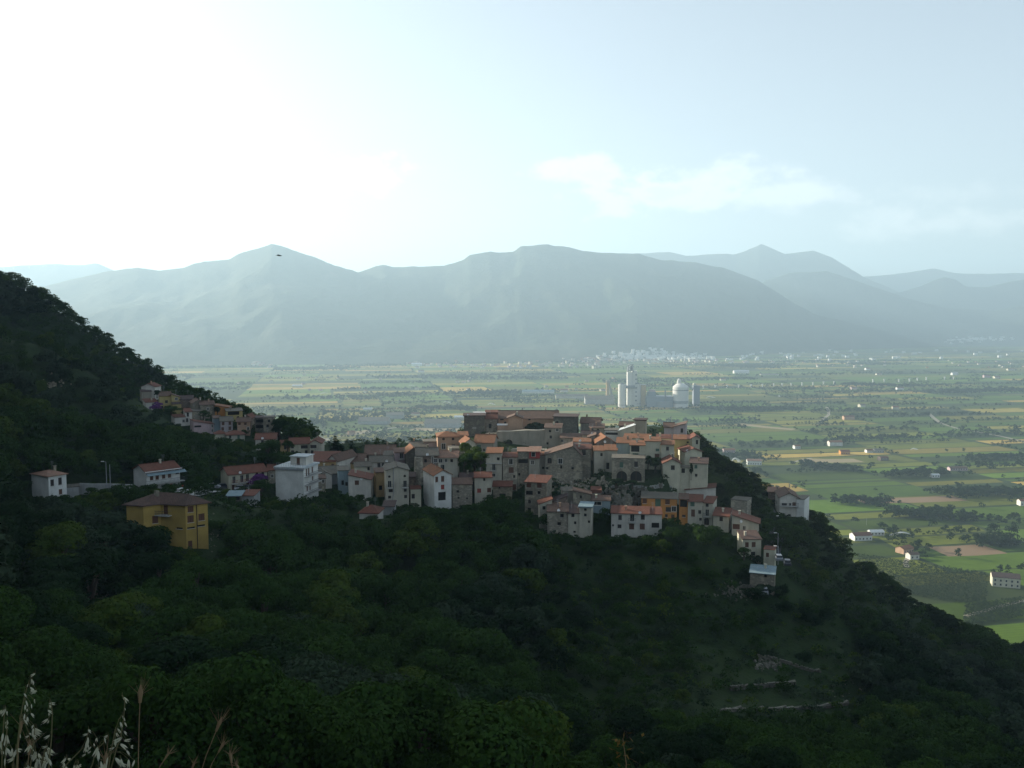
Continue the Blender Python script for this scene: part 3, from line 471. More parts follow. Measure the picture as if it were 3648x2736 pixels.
pts = np.c_[gx.ravel(), gy.ravel()] / 100.0
Z = np.zeros(len(pts))
for i in range(0, len(pts), 6000):
    q = pts[i:i + 6000]
    Z[i:i + 6000] = phi(((q[:, None] - P_[None]) ** 2).sum(-1)) @ sol[:n_] + np.c_[np.ones(len(q)), q] @ sol[n_:]
Z = Z.reshape(gx.shape)
def vnoise(x, y, s, seed):                               # smooth lattice noise
    r = np.random.default_rng(seed).random((257, 257)); x = x / s + 1000; y = y / s + 1000
    xi = np.floor(x).astype(int); yi = np.floor(y).astype(int); fx = x - xi; fy = y - yi; fx = fx * fx * (3 - 2 * fx); fy = fy * fy * (3 - 2 * fy)
    g_ = lambda a, b: r[a % 257, b % 257]
    return (g_(xi, yi) * (1 - fx) + g_(xi + 1, yi) * fx) * (1 - fy) + (g_(xi, yi + 1) * (1 - fx) + g_(xi + 1, yi + 1) * fx) * fy - .5
def fbm(x, y, s, seed, o=4):
    return sum(vnoise(x, y, s / 2 ** i, seed + i) / 2 ** i for i in range(o))
rough = fbm(gx, gy, 40, 3) * 3.0
near = np.clip((np.hypot(gx, gy) - 30) / 60, 0, 1)
Z = np.clip(Z, -25, 420) + rough * near
for h in sorted(HOUSES, key=lambda q: -q['D']):             # terraces: the ground in front of a house does not rise over its foot
    dx, dy = gx - h['A'][0], gy - h['A'][1]; u = dx * h['e'][0] + dy * h['e'][1]; v = dx * h['g'][0] + dy * h['g'][1]
    ins = (u > -2.5) & (u < h['W'] + 2.5) & (v > -10) & (v < h['dep'] + 1)
    Z = np.where(ins, np.minimum(Z, h['zb'] + .1 - np.clip(-v, 0, 10) * .12), Z)
def hz(x, y):
    x = np.asarray(x, float); y = np.asarray(y, float)
    i = np.clip((x - GX[0]) / 3, 0, len(GX) - 1.001); j = np.clip((y - GY[0]) / 3, 0, len(GY) - 1.001)
    a = i.astype(int); b = j.astype(int); u = i - a; v = j - b
    return (Z[b, a] * (1 - u) + Z[b, a + 1] * u) * (1 - v) + (Z[b + 1, a] * (1 - u) + Z[b + 1, a + 1] * u) * v
m = MT('hillside_soil', .95, .1)
n1 = m.noise(.03, 6); n2 = m.noise(.35, 6); n3 = m.noise(1.6, 5)
col = m.mix(m.rng(n1, .35, .65), (.016, .034, .010), (.026, .042, .014)); col = m.mix(m.rng(n2, .5, .7, 0, .8), col, (.009, .018, .007))
col = m.mix(m.rng(n2, .30, .42, .7, 0), col, (.03, .040, .018)); col = m.mix(m.rng(n3, .66, .78, 0, .6), col, (.05, .056, .036))
m.color(col); m.bump(n3, .8, .4)
ny, nx = gx.shape
idx = np.arange(nx * ny).reshape(ny, nx)
quads = np.c_[idx[:-1, :-1].ravel(), idx[:-1, 1:].ravel(), idx[1:, 1:].ravel(), idx[1:, :-1].ravel()]
hill = link('hillside', fast_mesh('hillside', np.c_[gx.ravel(), gy.ravel(), Z.ravel()], quads, [m.m], True)); tag(hill, kind='structure')

# ---------------------------------------------------------------- house builder
def arch_pts(u0, u1, z0, z1, rnd=False):
    c0 = (u0 + u1) / 2; r = (u1 - u0) / 2; zc = z1 - r
    return [(c0 + r * math.cos(t), zc + min(r, z1 - z0) * math.sin(t)) for t in np.linspace(0, math.pi, 9)]
def face_wall(mb, O, t, width, z0, z1, wins):
    """wall face from z0 to z1 with holes; O start point (horizontal), t direction; wins: (u0,u1,za,zb,style)"""
    us = sorted({0, width} | {w_[0] for w_ in wins} | {w_[1] for w_ in wins}); zs = sorted({z0, z1} | {w_[2] for w_ in wins} | {w_[3] for w_ in wins})
    P = lambda u, z: (O[0] + t[0] * u, O[1] + t[1] * u, z)
    for i in range(len(us) - 1):
        for j in range(len(zs) - 1):
            uc = (us[i] + us[i + 1]) / 2; zc = (zs[j] + zs[j + 1]) / 2
            if any(w_[0] < uc < w_[1] and w_[2] < zc < w_[3] for w_ in wins): continue
            mb.poly([P(us[i], zs[j]), P(us[i + 1], zs[j]), P(us[i + 1], zs[j + 1]), P(us[i], zs[j + 1])])
def house(h):
    A, e, g, W, dep, k, kind, rh = h['A'], h['e'], h['g'], h['W'], h['dep'], h['k'], h['kind'], abs(h['rh'])
    ze = h['ze'] - (rh if kind == 'sr' else 0)
    A2 = A.copy()
    P = lambda u, v, z: A2[:2].tolist() and (A2[0] + e[0] * u + g[0] * v, A2[1] + e[1] * u + g[1] * v, z)
    corners = [P(0, 0, 0), P(W, 0, 0), P(W, dep, 0), P(0, dep, 0)]
    gz = min(float(hz(q[0], q[1])) for q in corners); z0 = min(gz, h['zb']) - 1.2
    base = (A2[0] + e[0] * W / 2 + g[0] * dep / 2, A2[1] + e[1] * W / 2 + g[1] * dep / 2, z0 + 1.2)
    T = empty('house', base, h['label'], 'house', k.get('group')); off = base
    rf = k.get('rf', .5)
    def hf(u, v):
        if kind == 'gx': return rh * (1 - abs(v - dep / 2) / (dep / 2))
        if kind == 'gy': return rh * (u / (W * rf) if u < W * rf else (W - u) / (W * (1 - rf)))
        if kind == 'sf': return rh * v / dep
        if kind == 'sl': return rh * u / W
        if kind == 'sr': return rh * (1 - u / W)
        return 0.0
    faces = {'F': ((0, 0), (W, 0)), 'R': ((W, 0), (W, dep)), 'B': ((W, dep), (0, dep)), 'L': ((0, dep), (0, 0))}
    wall = MB(); todo = []
    for fk, (p0, p1) in faces.items():
        wid = math.hypot(p1[0] - p0[0], p1[1] - p0[1]); O = P(p0[0], p0[1], 0); O1 = P(p1[0], p1[1], 0); t = np.array(((O1[0] - O[0]) / wid, (O1[1] - O[1]) / wid, 0))
        wins = []
        for w_ in k.get('w', []):
            if (w_[5] if len(w_) > 5 else 'F') != fk: continue
            r_ = ray(w_[0], w_[1]); s_, u = np.linalg.solve(np.array([[r_[0], -t[0]], [r_[1], -t[1]]]), np.array(O[:2])); z = CAMZ + s_ * r_[2]
            ww, wh, st = w_[2], w_[3], w_[4]
            ww = min(ww, wid - .5); u = min(max(u, ww / 2 + .2), wid - ww / 2 - .2)
            if z + wh / 2 > ze - .15: z = ze - .15 - wh / 2
            if z - wh / 2 < z0 + .2: continue
            q = (u - ww / 2, u + ww / 2, z - wh / 2, z + wh / 2, st)
            if any(q[0] < o[1] + .1 and q[1] > o[0] - .1 and q[2] < o[3] + .1 and q[3] > o[2] - .1 for o in wins): continue
            wins.append(q)
        face_wall(wall, O, t, wid, z0, ze, wins)
        # the part above the eaves
        ks = [0, 1] if kind not in ('gx', 'gy') else [0, .5 if (kind == 'gx' or rf == .5) else (rf if fk == 'F' else 1 - rf), 1]
        top = [(p0[0] + (p1[0] - p0[0]) * q, p0[1] + (p1[1] - p0[1]) * q) for q in ks]
        hs_ = [hf(*q) for q in top]
        if max(hs_) > .02:
            poly = [P(*p0, ze), P(*p1, ze)] + [P(*top[i], ze + hs_[i]) for i in range(len(top) - 1, -1, -1) if hs_[i] > .02]
            if len(poly) > 2: wall.poly(poly)
        nrm = np.array((t[1], -t[0], 0))
        todo.append((O, t, nrm, wins))
    if kind in ('flat', 'hip'): wall.poly([P(0, 0, ze - .02), P(W, 0, ze - .02), P(W, dep, ze - .02), P(0, dep, ze - .02)])
    for O, t, nrm, wins in todo:
        O = np.array(O)
        for (u0, u1, za, zb, st) in wins:
            q = lambda u, z, d=0: O + t * u - nrm * d + np.array((0, 0, z))
            dk = .22 if st != 'n' else .5
            fr = MB(); wdt = .09
            if st in 'ao':
                ap = arch_pts(u0, u1, za, zb)
                for side in (0, 1):                     # masonry fills the hole's upper corners
                    cpt = (u1, zb) if side == 0 else (u0, zb); seg = ap[:5] if side == 0 else ap[4:]
                    for i in range(4): wall.poly([q(cpt[0], cpt[1]), q(*seg[i]), q(*seg[i + 1])])
                if st == 'o':
                    apb = [(a_, za + zb - b_) for a_, b_ in ap]
                    for side in (0, 1):
                        cpt = (u1, za) if side == 0 else (u0, za); seg = apb[:5] if side == 0 else apb[4:]
                        for i in range(4): wall.poly([q(cpt[0], cpt[1]), q(*seg[i]), q(*seg[i + 1])])
            # reveal
            for a_, b_ in (((u0, za), (u1, za)), ((u1, za), (u1, zb)), ((u1, zb), (u0, zb)), ((u0, zb), (u0, za))):
                wall.poly([q(*a_), q(*b_), q(*b_, dk), q(*a_, dk)])
            c0 = q((u0 + u1) / 2, za, dk - .03); ww, wh = u1 - u0, zb - za
            name = 'door' if st in 'db' and wh > 1.55 and st == 'd' else 'window'
            if st in 'wbao':
                for du, dz, a_, b_ in ((0, 0, ww, wdt), (0, wh - wdt, ww, wdt)): fr.box(c0 + (0, 0, dz), t, nrm, a_, .06, b_)
                for du in (-ww / 2 + wdt / 2, 0, ww / 2 - wdt / 2): fr.box(c0 + t * du + (0, 0, wdt), t, nrm, wdt * .8, .05, wh - 2 * wdt)
                mat = FRAME if st in 'wb' else FRAMED
            elif st in 'sgrk':
                fr.box(c0 + nrm * .05 - t * ww * .25, t, nrm, ww * .48, .05, wh - .04); fr.box(c0 + nrm * .05 + t * ww * .25, t, nrm, ww * .48, .05, wh - .04)
                mat = SHUT[st]
            elif st == 'd': fr.box(c0 + nrm * .04, t, nrm, ww - .04, .07, wh - .03); mat = SHUT['s']
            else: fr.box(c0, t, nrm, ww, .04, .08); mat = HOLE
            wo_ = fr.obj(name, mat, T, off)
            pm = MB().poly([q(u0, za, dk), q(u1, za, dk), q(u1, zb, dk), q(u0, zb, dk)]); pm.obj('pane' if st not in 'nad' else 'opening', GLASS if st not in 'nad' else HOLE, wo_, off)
            if st in 'wksrgb' and wh < 2.6 and ww > .5: MB().box(q((u0 + u1) / 2, za - .09, -.06), t, nrm, ww + .16, .14, .08).obj('sill', FRAME, wo_, off)
            if st == 'w': 
                s2 = MB()
                for sgn in (-1, 1): s2.box(q((u0 + u1) / 2 + sgn * (ww / 2 + .08), za, -.015), t, nrm, .14, .04, wh)
                s2.box(q((u0 + u1) / 2, zb, -.015), t, nrm, ww + .3, .04, .14); s2.obj('surround', FRAME, wo_, off)
            if st == 'b': balcony(T, off, q((u0 + u1) / 2, za - .16, -.45), t, nrm, ww + .8, .9, REDRAIL if k.get('rr') else RAIL)
            if st == 'd' and 'awning' in h['label'] and 'door awning' in h['label']: MB().slab([q(u0 - .3, zb + .45, 0), q(u0 - .3, zb + .25, -.9), q(u1 + .7, zb + .25, -.9), q(u1 + .7, zb + .45, 0)], .06).obj('awning', SHUT['r'], T, off)
    wall.obj('wall', WALL[h['wm']], T, off)
    # roof
    o = .38; th = .16; rb = MB(); zz = ze + .03
    def RP(u, v, dz=0):
        return P(u, v, zz + dz)
    if kind == 'gx':
        sl_ = rh / (dep / 2)
        rb.slab([RP(-o, -o, -sl_ * o + th), RP(W + o, -o, -sl_ * o + th), RP(W + o, dep / 2, rh + th), RP(-o, dep / 2, rh + th)], th)
        rb.slab([RP(-o, dep / 2, rh + th), RP(W + o, dep / 2, rh + th), RP(W + o, dep + o, -sl_ * o + th), RP(-o, dep + o, -sl_ * o + th)], th)
        rb.tube([RP(-o, dep / 2, rh + th), RP(W + o, dep / 2, rh + th)], .13, 5)
    elif kind == 'gy':
        ur = W * rf; s1 = rh / ur; s2 = rh / (W - ur)
        rb.slab([RP(-o, -o, -s1 * o + th), RP(ur, -o, rh + th), RP(ur, dep + o, rh + th), RP(-o, dep + o, -s1 * o + th)], th)
        rb.slab([RP(ur, -o, rh + th), RP(W + o, -o, -s2 * o + th), RP(W + o, dep + o, -s2 * o + th), RP(ur, dep + o, rh + th)], th)
        rb.tube([RP(ur, -o, rh + th), RP(ur, dep + o, rh + th)], .13, 5)
    elif kind == 'sf':
        s1 = rh / dep; rb.slab([RP(-o * .6, -o, -s1 * o + th), RP(W + o * .6, -o, -s1 * o + th), RP(W + o * .6, dep + .1, rh + th), RP(-o * .6, dep + .1, rh + th)], th)
    elif kind == 'sl':
        s1 = rh / W; rb.slab([RP(-o, -o, -s1 * o + th), RP(W + .2, -o, rh + th), RP(W + .2, dep + .2, rh + th), RP(-o, dep + .2, -s1 * o + th)], th)
    elif kind == 'sr':
        s1 = rh / W; rb.slab([RP(-.2, -o, rh + th), RP(W + o, -o, -s1 * o + th), RP(W + o, dep + .2, -s1 * o + th), RP(-.2, dep + .2, rh + th)], th)
    elif kind == 'hip':
        i_ = min(dep / 2, W * .42); E = [RP(-o, -o, 0), RP(W + o, -o, 0), RP(W + o, dep + o, 0), RP(-o, dep + o, 0)]; r0, r1 = RP(i_, dep / 2, rh), RP(W - i_, dep / 2, rh)
        rb.slab([E[0], E[1], r1, r0], th); rb.slab([E[1], E[2], r1], th); rb.slab([E[2], E[3], r0, r1], th); rb.slab([E[3], E[0], r0], th)
    else:
        ov = .12 if rh < .3 else .35
        rb.slab([RP(-ov, -ov, rh), RP(W + ov, -ov, rh), RP(W + ov, dep + ov, rh), RP(-ov, dep + ov, rh)], rh)
    roof = rb.obj('roof', ROOF[h['rm']], T, off)
    hr = random.Random(h['label'])
    if kind != 'flat' and W > 4 and hr.random() < .6:
        u, v = hr.uniform(.2, .8) * W, dep * hr.uniform(.35, .65); zt = ze + (hf(u, v) if kind != 'hip' else rh * .8)
        cb = MB().box(P(u, v, zt - .3), e, g, .5, .5, 1.3).box(P(u, v, zt + 1.08), e, g, .66, .66, .1); cb.obj('chimney', WALL[hr.choice(['lgrey', 'stone', 'peach', 'cream'])], roof, off)
    if kind != 'flat' and hr.random() < .3:
        u, v = hr.uniform(.2, .8) * W, dep * .5; zt = ze + (hf(u, v) if kind != 'hip' else rh * .8); p = np.array(P(u, v, zt))
        ab = MB().tube([p, p + (0, 0, 2.2)], .03, 4)
        for dz in (1.5, 1.8, 2.1): ab.tube([p + e * -.5 + (0, 0, dz), p + e * .5 + (0, 0, dz)], .02, 3)
        ab.obj('antenna', GREYP, roof, off)
    if hr.random() < .28 and W > 5:
        p = np.array(P(W * hr.uniform(.1, .9), -.1, ze + .35)); dish = MB(); n = 10; c_ = e * .4 + -g * .9
        dish.tube([p - (0, 0, .5), p], .04, 4)
        ax = np.array((.2, -.95, .25)); ax /= np.linalg.norm(ax); b1 = np.cross(ax, (0, 0, 1)); b1 /= np.linalg.norm(b1); b2 = np.cross(ax, b1)
        ring = [p + ax * .12 + .42 * (math.cos(2 * math.pi * i / n) * b1 + math.sin(2 * math.pi * i / n) * b2) for i in range(n)]
        dish.add([p] + ring, [(0, 1 + i, 1 + (i + 1) % n) for i in range(n)]); dish.obj('satellite_dish', WHITEP, roof, off)
    f = np.array((-g[0], -g[1], 0))                     # outward normal of the front
    if 'pipe' in k:
        r_ = ray(k['pipe'], 1700); s_, u = np.linalg.solve(np.array([[r_[0], -e[0]], [r_[1], -e[1]]]), A2[:2])
        MB().tube([np.array(P(u, -.1, ze + 1)), np.array(P(u, -.1, (ze + z0) / 2)), np.array(P(u - .6, -.1, z0 + 1))], .09, 6).obj('drainpipe', GREYP, T, off)
    if 'ledge' in k:
        zl = at((h['px'][0]), k['ledge'], h['D'])[2]; MB().box(P(W / 2, -.15, zl), e, g, W + .3, .5, .22).obj('ledge', CONC, T, off)
    if 'butt' in k:
        bt = MB(); n = 12; c_ = np.array(P(.6, -.1, z0)); prof = [(1.7, 0), (1.45, (ze - z0) * .5), (1.2, ze - z0 - .3)]; bt.lathe(c_, prof, n); bt.obj('round_buttress', WALL['pstone'], T, off)
    if 'redroom' in k:
        MB().box(P(W / 2, -.2, ze - .05), e, g, W + .2, .35, .001).box(P(W / 2 + .05, dep * .4, ze + .12), e, g, W, dep * .7, 2.1).obj('red_room', WALL['red'], T, off)
        c0 = np.array(P(W * .42, dep * .4 - dep * .35 - .03, ze + .5)); MB().box(c0, e, g, 1.3, .06, 1.4).obj('surround', FRAME, T, off); MB().box(c0 + f * .03 + (0, 0, .12), e, g, 1.0, .06, 1.15).obj('window', GLASS, T, off)
        MB().slab([P(-.2, -.2 - .1, ze + 2.2), P(W + .4, -.3, ze + 2.2), P(W + .4, dep * .8, ze + 2.9), P(-.2, dep * .8, ze + 2.9)], .14).obj('upper_roof', ROOF['peach'], T, off)
    if 'balc' in k:
        yy, wdt, _ = k['balc']; zb_ = at(h['px'][0], yy + 18, h['D'])[2] if 'awn' in k else at(h['px'][0], yy + 14, h['D'])[2]
        balcony(T, off, np.array(P(W / 2 + (.3 if 'awn' in k else 0), -.6, zb_)), e, -g, W + (.9 if 'awn' in k else -.3), 1.3, RAIL)
    if 'awn' in k:
        MB().slab([P(-.1, .0, ze - .25), P(-.1, -1.3, ze - .75), P(W + 1.3, -1.3, ze - .75), P(W + 1.3, 0, ze - .25)], .12).obj('awning', ROOF['metal'], T, off)
        MB().box(P(W / 2, -.4, ze + .05), e, g, W + .9, .12, .16).obj('gutter', WHITEP, T, off)
    if 'pent' in k:
        pb = MB(); pb.box(P(W * .62, dep * .62, ze + rh), e, g, W * .56, dep * .5, 2.3); pb.obj('penthouse', WALL['white'], T, off)
        MB().box(P(W * .62, dep * .62, ze + rh + 2.3), e, g, W * .62, dep * .58, .18).obj('penthouse_roof', ROOF['white'], T, off)
        rl = MB()
        for i in range(12): rl.box(P(.3 + (W - .6) * i / 11, .15, ze + rh), e, g, .05, .05, 1)
        rl.box(P(W / 2, .15, ze + rh + .95), e, g, W - .5, .05, .05); rl.obj('roof_railing', GREYP, T, off)
        MB().box(P(W * .62, dep * .62 - dep * .25 - .02, ze + rh + .1), e, g, .9, .05, 1.9).obj('penthouse_door', SHUT['s'], T, off)
        MB().box(P(W / 2, -.17, ze - .35), e, g, W + .3, .3, .3).obj('cornice', GREYP, T, off)
    if 'balcR' in k:
        for yy in k['balcR']:
            zb_ = at(1090, yy + 8, h['D'])[2]; balcony(T, off, np.array(P(W + .65, dep * .5, zb_)), g, e, dep - .8, 1.3, RAIL)
    h['T'] = T
def balcony(T, off, c0, t, nrm, w, d, rail):
    s = MB().box(c0, t, nrm, w, d, .16).obj('balcony', CONC, T, off)
    r = MB(); n = max(4, int(w / .35))
    for i in range(n + 1): r.box(c0 + t * (-w / 2 + w * i / n) + nrm * (d / 2 - .05) + (0, 0, .16), t, nrm, .035, .035, .92)
    r.box(c0 + nrm * (d / 2 - .05) + (0, 0, 1.05), t, nrm, w, .06, .06); r.box(c0 + nrm * (d / 2 - .05) + (0, 0, .55), t, nrm, w, .03, .03)
    for sgn in (-1, 1): r.box(c0 + t * sgn * (w / 2 - .03) + (0, 0, 1.05), t, nrm, .05, d, .05); r.box(c0 + t * sgn * (w / 2 - .03) + (0, 0, .55), t, nrm, .03, d, .03)
    r.obj('railing', rail, s, off)
for h in HOUSES: house(h)

# the yellow house: an L of two wings under one hipped roof
def yellow_house():
    D0 = 184.0
    C = at(660, 1799, D0)                                # near corner, eaves
    zt = C[2]; zb = at(660, 1958, D0)[2]
    e = np.array((math.cos(R(37)), math.sin(R(37)), 0)); r1 = ray(739, 1785)
    s_, WR = np.linalg.solve(np.array([[r1[0], -e[0]], [r1[1], -e[1]]]), C[:2])      # right facade width
    f = np.array((-math.cos(R(16)), math.sin(R(16)), 0)); r2 = ray(569, 1795)
    s_, WL = np.linalg.solve(np.array([[r2[0], -f[0]], [r2[1], -f[1]]]), C[:2])      # left facade width
    base = C + e * WR / 2 + f * WL / 2; base = (base[0], base[1], zb)
    T = empty('house', base, 'big ochre yellow house with dark hipped roof at the lower left', 'house')
    z0 = min(zb, float(hz(C[0], C[1]))) - 2
    wall = MB(); O = C * (1, 1, 0)
    A_, B_ = O, O + e * WR; Dp = O + f * WL; E_ = Dp + e * WR
    def pix(O, t, px, py):
        r_ = ray(px, py); s_, u = np.linalg.solve(np.array([[r_[0], -t[0]], [r_[1], -t[1]]]), O[:2]); return u, CAMZ + s_ * r_[2]
    def facade(O, t, wid, lst, flip):
        wins = []
        for px, py, ww, wh, st in lst:
            u, z = pix(O, t, px, py); u = min(max(u, ww / 2 + .2), wid - ww / 2 - .2); wins.append((u - ww / 2, u + ww / 2, z - wh / 2, z + wh / 2, st))
        face_wall(wall, O, t, wid, z0, zt, wins); nrm = np.array((t[1], -t[0], 0)) * flip
        for u0, u1, za, zb_, st in wins:
            q = lambda u, z, d=0: O + t * u - nrm * d + np.array((0, 0, z))
            for a_, b_ in (((u0, za), (u1, za)), ((u1, za), (u1, zb_)), ((u1, zb_), (u0, zb_)), ((u0, zb_), (u0, za))): wall.poly([q(*a_), q(*b_), q(*b_, .2), q(*a_, .2)])
            c0 = q((u0 + u1) / 2, za, .17); ww, wh = u1 - u0, zb_ - za; fr = MB()
            if wh > .6: fr.box(c0 + nrm * .04 - t * ww * .25, t, nrm, ww * .48, .05, wh - .04); fr.box(c0 + nrm * .04 + t * ww * .25, t, nrm, ww * .44, .05, wh - .04)
            else: fr.box(c0, t, nrm, ww, .05, .07)
            w_ = fr.obj('door' if st == 'd' else 'window', SHUT['s'] if st != 'n' else HOLE, T, base); MB().poly([q(u0, za, .2), q(u1, za, .2), q(u1, zb_, .2), q(u0, zb_, .2)]).obj('pane', GLASS, w_, base)
            MB().box(q((u0 + u1) / 2, za - .08, -.05), t, nrm, ww + .2, .12, .08).obj('sill', FRAME, w_, base)
    facade(O, e, WR, [(679, 1814, 1.2, 1.3, 's'), (679, 1849, 1.3, 1.5, 's'), (718, 1842, 1.3, 1.5, 's'), (681, 1880, 1.6, .35, 'n'), (717, 1872, 1.6, .35, 'n'), (678, 1942, .9, 1.9, 'd')], 1)
    facade(O, f, WL, [(590, 1816, 1.1, 1.9, 'd'), (639, 1882, 1.6, .35, 'n')], -1)
    face_wall(wall, B_, f, WL, z0, zt, []); face_wall(wall, Dp, e, WR, z0, zt, [])
    # left wing sticks forward
    fr_ = -e; J = Dp - f * .2; W2 = 6.2; L2 = 8.2
    r3 = ray(513, 1803); s_, L2 = np.linalg.solve(np.array([[r3[0], e[0]], [r3[1], e[1]]]), J[:2]); L2 = max(3.5, min(L2, 9))
    K1 = J - e * L2; K2 = K1 + f * 4.2; K3 = J + f * 4.2 + e * 5; K4 = J + e * 5
    for a_, b_ in ((J, K1), (K1, K2), (K2, K3)):
        d_ = b_ - a_; l_ = np.linalg.norm(d_)
        if a_ is J:
            facade(J, -e, l_, [(553, 1851, 1.2, 1.6, 's')], -1)
        else: face_wall(wall, a_, d_ / l_, l_, z0, zt, [])
    wall.obj('wall', WALL['yellow'], T, base)
    rb = MB(); up = lambda p, dz: np.array((p[0], p[1], zt + dz)); o = .5
    a1, a2, a3, a4 = A_ - e * o - f * o, B_ + e * o - f * o, E_ + e * o + f * o, Dp - e * o + f * o
    r0 = O + e * WR / 2 + f * WR * .42; r1_ = O + e * WR / 2 + f * (WL + 3)
    b1, b2 = K1 - e * o - f * o, K2 - e * o + f * o; b3 = K3 + e * o + f * o; b0 = J - f * o
    rb.slab([up(a1, 0), up(a2, 0), up(r0, 2)], .2); rb.slab([up(a2, 0), up(a3, 0), up(r1_, 2), up(r0, 2)], .2); rb.slab([up(a1, 0), up(r0, 2), up(r1_, 2), up(b0 - e * o, 0)], .2)
    m2 = (K1 + K2) / 2 + e * 3.5; rb.slab([up(b1, 0), up(m2, 1.8), up(b2, 0)], .2); rb.slab([up(b1, 0), up(b0 - e * o, 0), up(r1_, 2), up(m2, 1.8)], .2); rb.slab([up(b2, 0), up(m2, 1.8), up(r1_, 2), up(b3, 0)], .2)
    roof = rb.obj('roof', ROOF['mauve'], T, base)
    MB().box(up(m2 + e * 1, 1.0), e, f, .6, .6, 1.5).obj('chimney', WALL['stone'], roof, base)
    cu, cz = pix(O, f, 586, 1836); c0 = O + f * cu + np.array((0, 0, cz)); nL = np.array((f[1], -f[0], 0)) * -1
    balcony(T, base, c0 + nL * .55 * (1 if np.dot(nL, -O) > 0 else -1), f, nL * (1 if np.dot(nL, -O) > 0 else -1), 3.6, 1.1, RAIL)
    MB().box(B_ + e * .5 + f * 2.5 + np.array((0, 0, zt - 3)), f, e, 2.5, 1.2, .15).obj('rear_balcony', CONC, T, base)
    MB().tube([np.array((*(O + e * WR * .5)[:2], zt)) - np.array((f[1], -f[0], 0)) * 0 + nR(e) * .1, np.array((*(O + e * WR * .5)[:2], z0)) + nR(e) * .1], .08, 6).obj('drainpipe', SHUT['k'], T, base)
    BOX.append((448, 745, 1765, 1828, D0 + 16)); BOX.append((650, 745, 1780, 1950, D0 + 6)); BOX.append((515, 660, 1780, 1872, D0 + 10))
def nR(t): return np.array((t[1], -t[0], 0))
yellow_house()
# ---------------------------------------------------------------- valley plain with its fields
m = MT('valley_ground', .95, .1)
n1 = m.noise(.004, 6); n2 = m.noise(.03, 6)
col = m.mix(m.rng(n1, .35, .65), (.02, .04, .010), (.04, .055, .018)); col = m.mix(m.rng(n2, .5, .7, 0, .7), col, (.025, .042, .02)); m.color(col)
V = []; Q = []
plain = MB().poly([(-14000, 120, 0), (14000, 120, 0), (14000, 13000, 0), (-14000, 13000, 0)]).obj('valley_ground', m.m); tag(plain, kind='structure')
AT = R(11)                                               # the field grid lies a little askew to the view
ca, sa = math.cos(AT), math.sin(AT)
def f2w(u, v): return (u * ca - v * sa, u * sa + v * ca + 300)
FIELDS = []
def split(u0, v0, u1, v1, d):
    w_, h_ = u1 - u0, v1 - v0
    tw, th_ = (260, 50) if v0 < 1900 else (380, 110)
    if d > 16: return
    if w_ > tw * random.uniform(.8, 1.9): 
        m_ = u0 + w_ * random.uniform(.35, .65); split(u0, v0, m_, v1, d + 1); split(m_, v0, u1, v1, d + 1)
    elif h_ > th_ * random.uniform(.7, 1.6):
        m_ = v0 + h_ * random.uniform(.35, .65); split(u0, v0, u1, m_, d + 1); split(u0, m_, u1, v1, d + 1)
    else: FIELDS.append((u0, v0, u1, v1))
for uu in range(-2800, 5200, 500):
    for vv in range(-500, 4700, 260): split(uu + random.uniform(-30, 30) * 0, vv, uu + 500, vv + 260, 0)
PAL = [(.07, .125, .035), (.085, .15, .04), (.055, .105, .035), (.12, .15, .055), (.16, .165, .075), (.24, .21, .12), (.29, .22, .14), (.22, .17, .11), (.10, .12, .055), (.05, .085, .035), (.19, .18, .10), (.075, .14, .04)]
WTS = np.array([3, 2.5, 2.5, 3, 2.2, 1.6, 1.0, .7, 2.6, 2.6, 1.8, 2]); WTS /= WTS.sum()
Vf = []; Qf = []; Cf = []
for (u0, v0, u1, v1) in FIELDS:
    if rng.random() < .10: continue
    g_ = random.uniform(1.5, 4.5); j = lambda s=4: random.uniform(-s, s)
    cs = [(u0 + g_ + j(), v0 + g_), (u1 - g_ + j(), v0 + g_ + j(3)), (u1 - g_ + j(), v1 - g_), (u0 + g_ + j(), v1 - g_ + j(3))]
    cs = [f2w(*q) for q in cs]; b = len(Vf); zf = .03 + .02 * random.random()
    Vf += [(x, y, zf) for x, y in cs]; Qf.append((b, b + 1, b + 2, b + 3))
    cc = np.array(PAL[rng.choice(len(PAL), p=WTS)] if v0 > 420 else PAL[rng.choice([0, 2, 3, 9, 9, 8])]) * random.uniform(.65, 1.3) * np.array((1.2, 1.1, .42)); Cf += [(*cc, 1)] * 4
me = fast_mesh('fields', np.array(Vf), np.array(Qf))
ca_ = me.color_attributes.new('crop', 'FLOAT_COLOR', 'CORNER'); ca_.data.foreach_set('color', np.array(Cf, dtype=np.float32).ravel())
m = MT('field_crops', .95, .1)
at_ = m.n('ShaderNodeVertexColor'); at_.layer_name = 'crop'
n1 = m.noise(.02, 5); n2 = m.noise(.12, 4); rows = m.n('ShaderNodeTexWave'); rows.bands_direction = 'Y'; rows.inputs['Scale'].default_value = .09; rows.inputs['Distortion'].default_value = 1.2; rows.inputs['Detail'].default_value = 2
mm = m.n('ShaderNodeMapping'); mm.inputs['Rotation'].default_value = (0, 0, -AT); m.l(m.pos, mm.inputs[0]); m.l(mm.outputs[0], rows.inputs[0])
dk = m.mix(1.0, at_.outputs[0], (.62, .66, .62), 'MULTIPLY')
col = m.mix(m.rng(n1, .4, .65, 0, .7), at_.outputs[0], dk); col = m.mix(m.rng(rows.outputs[1], .3, .9, 0, .45), col, dk); col = m.mix(m.rng(n2, .45, .7, 0, .5), col, dk)
m.color(col); me.materials.append(m.m)
fld = link('fields', me); tag(fld, kind='structure')
ROADM = flat('pale_gravel', (.26, .24, .19), .9); ASPH = flat('asphalt', (.06, .063, .066), .85); SOIL = flat('bare_soil', (.21, .14, .08), .95)
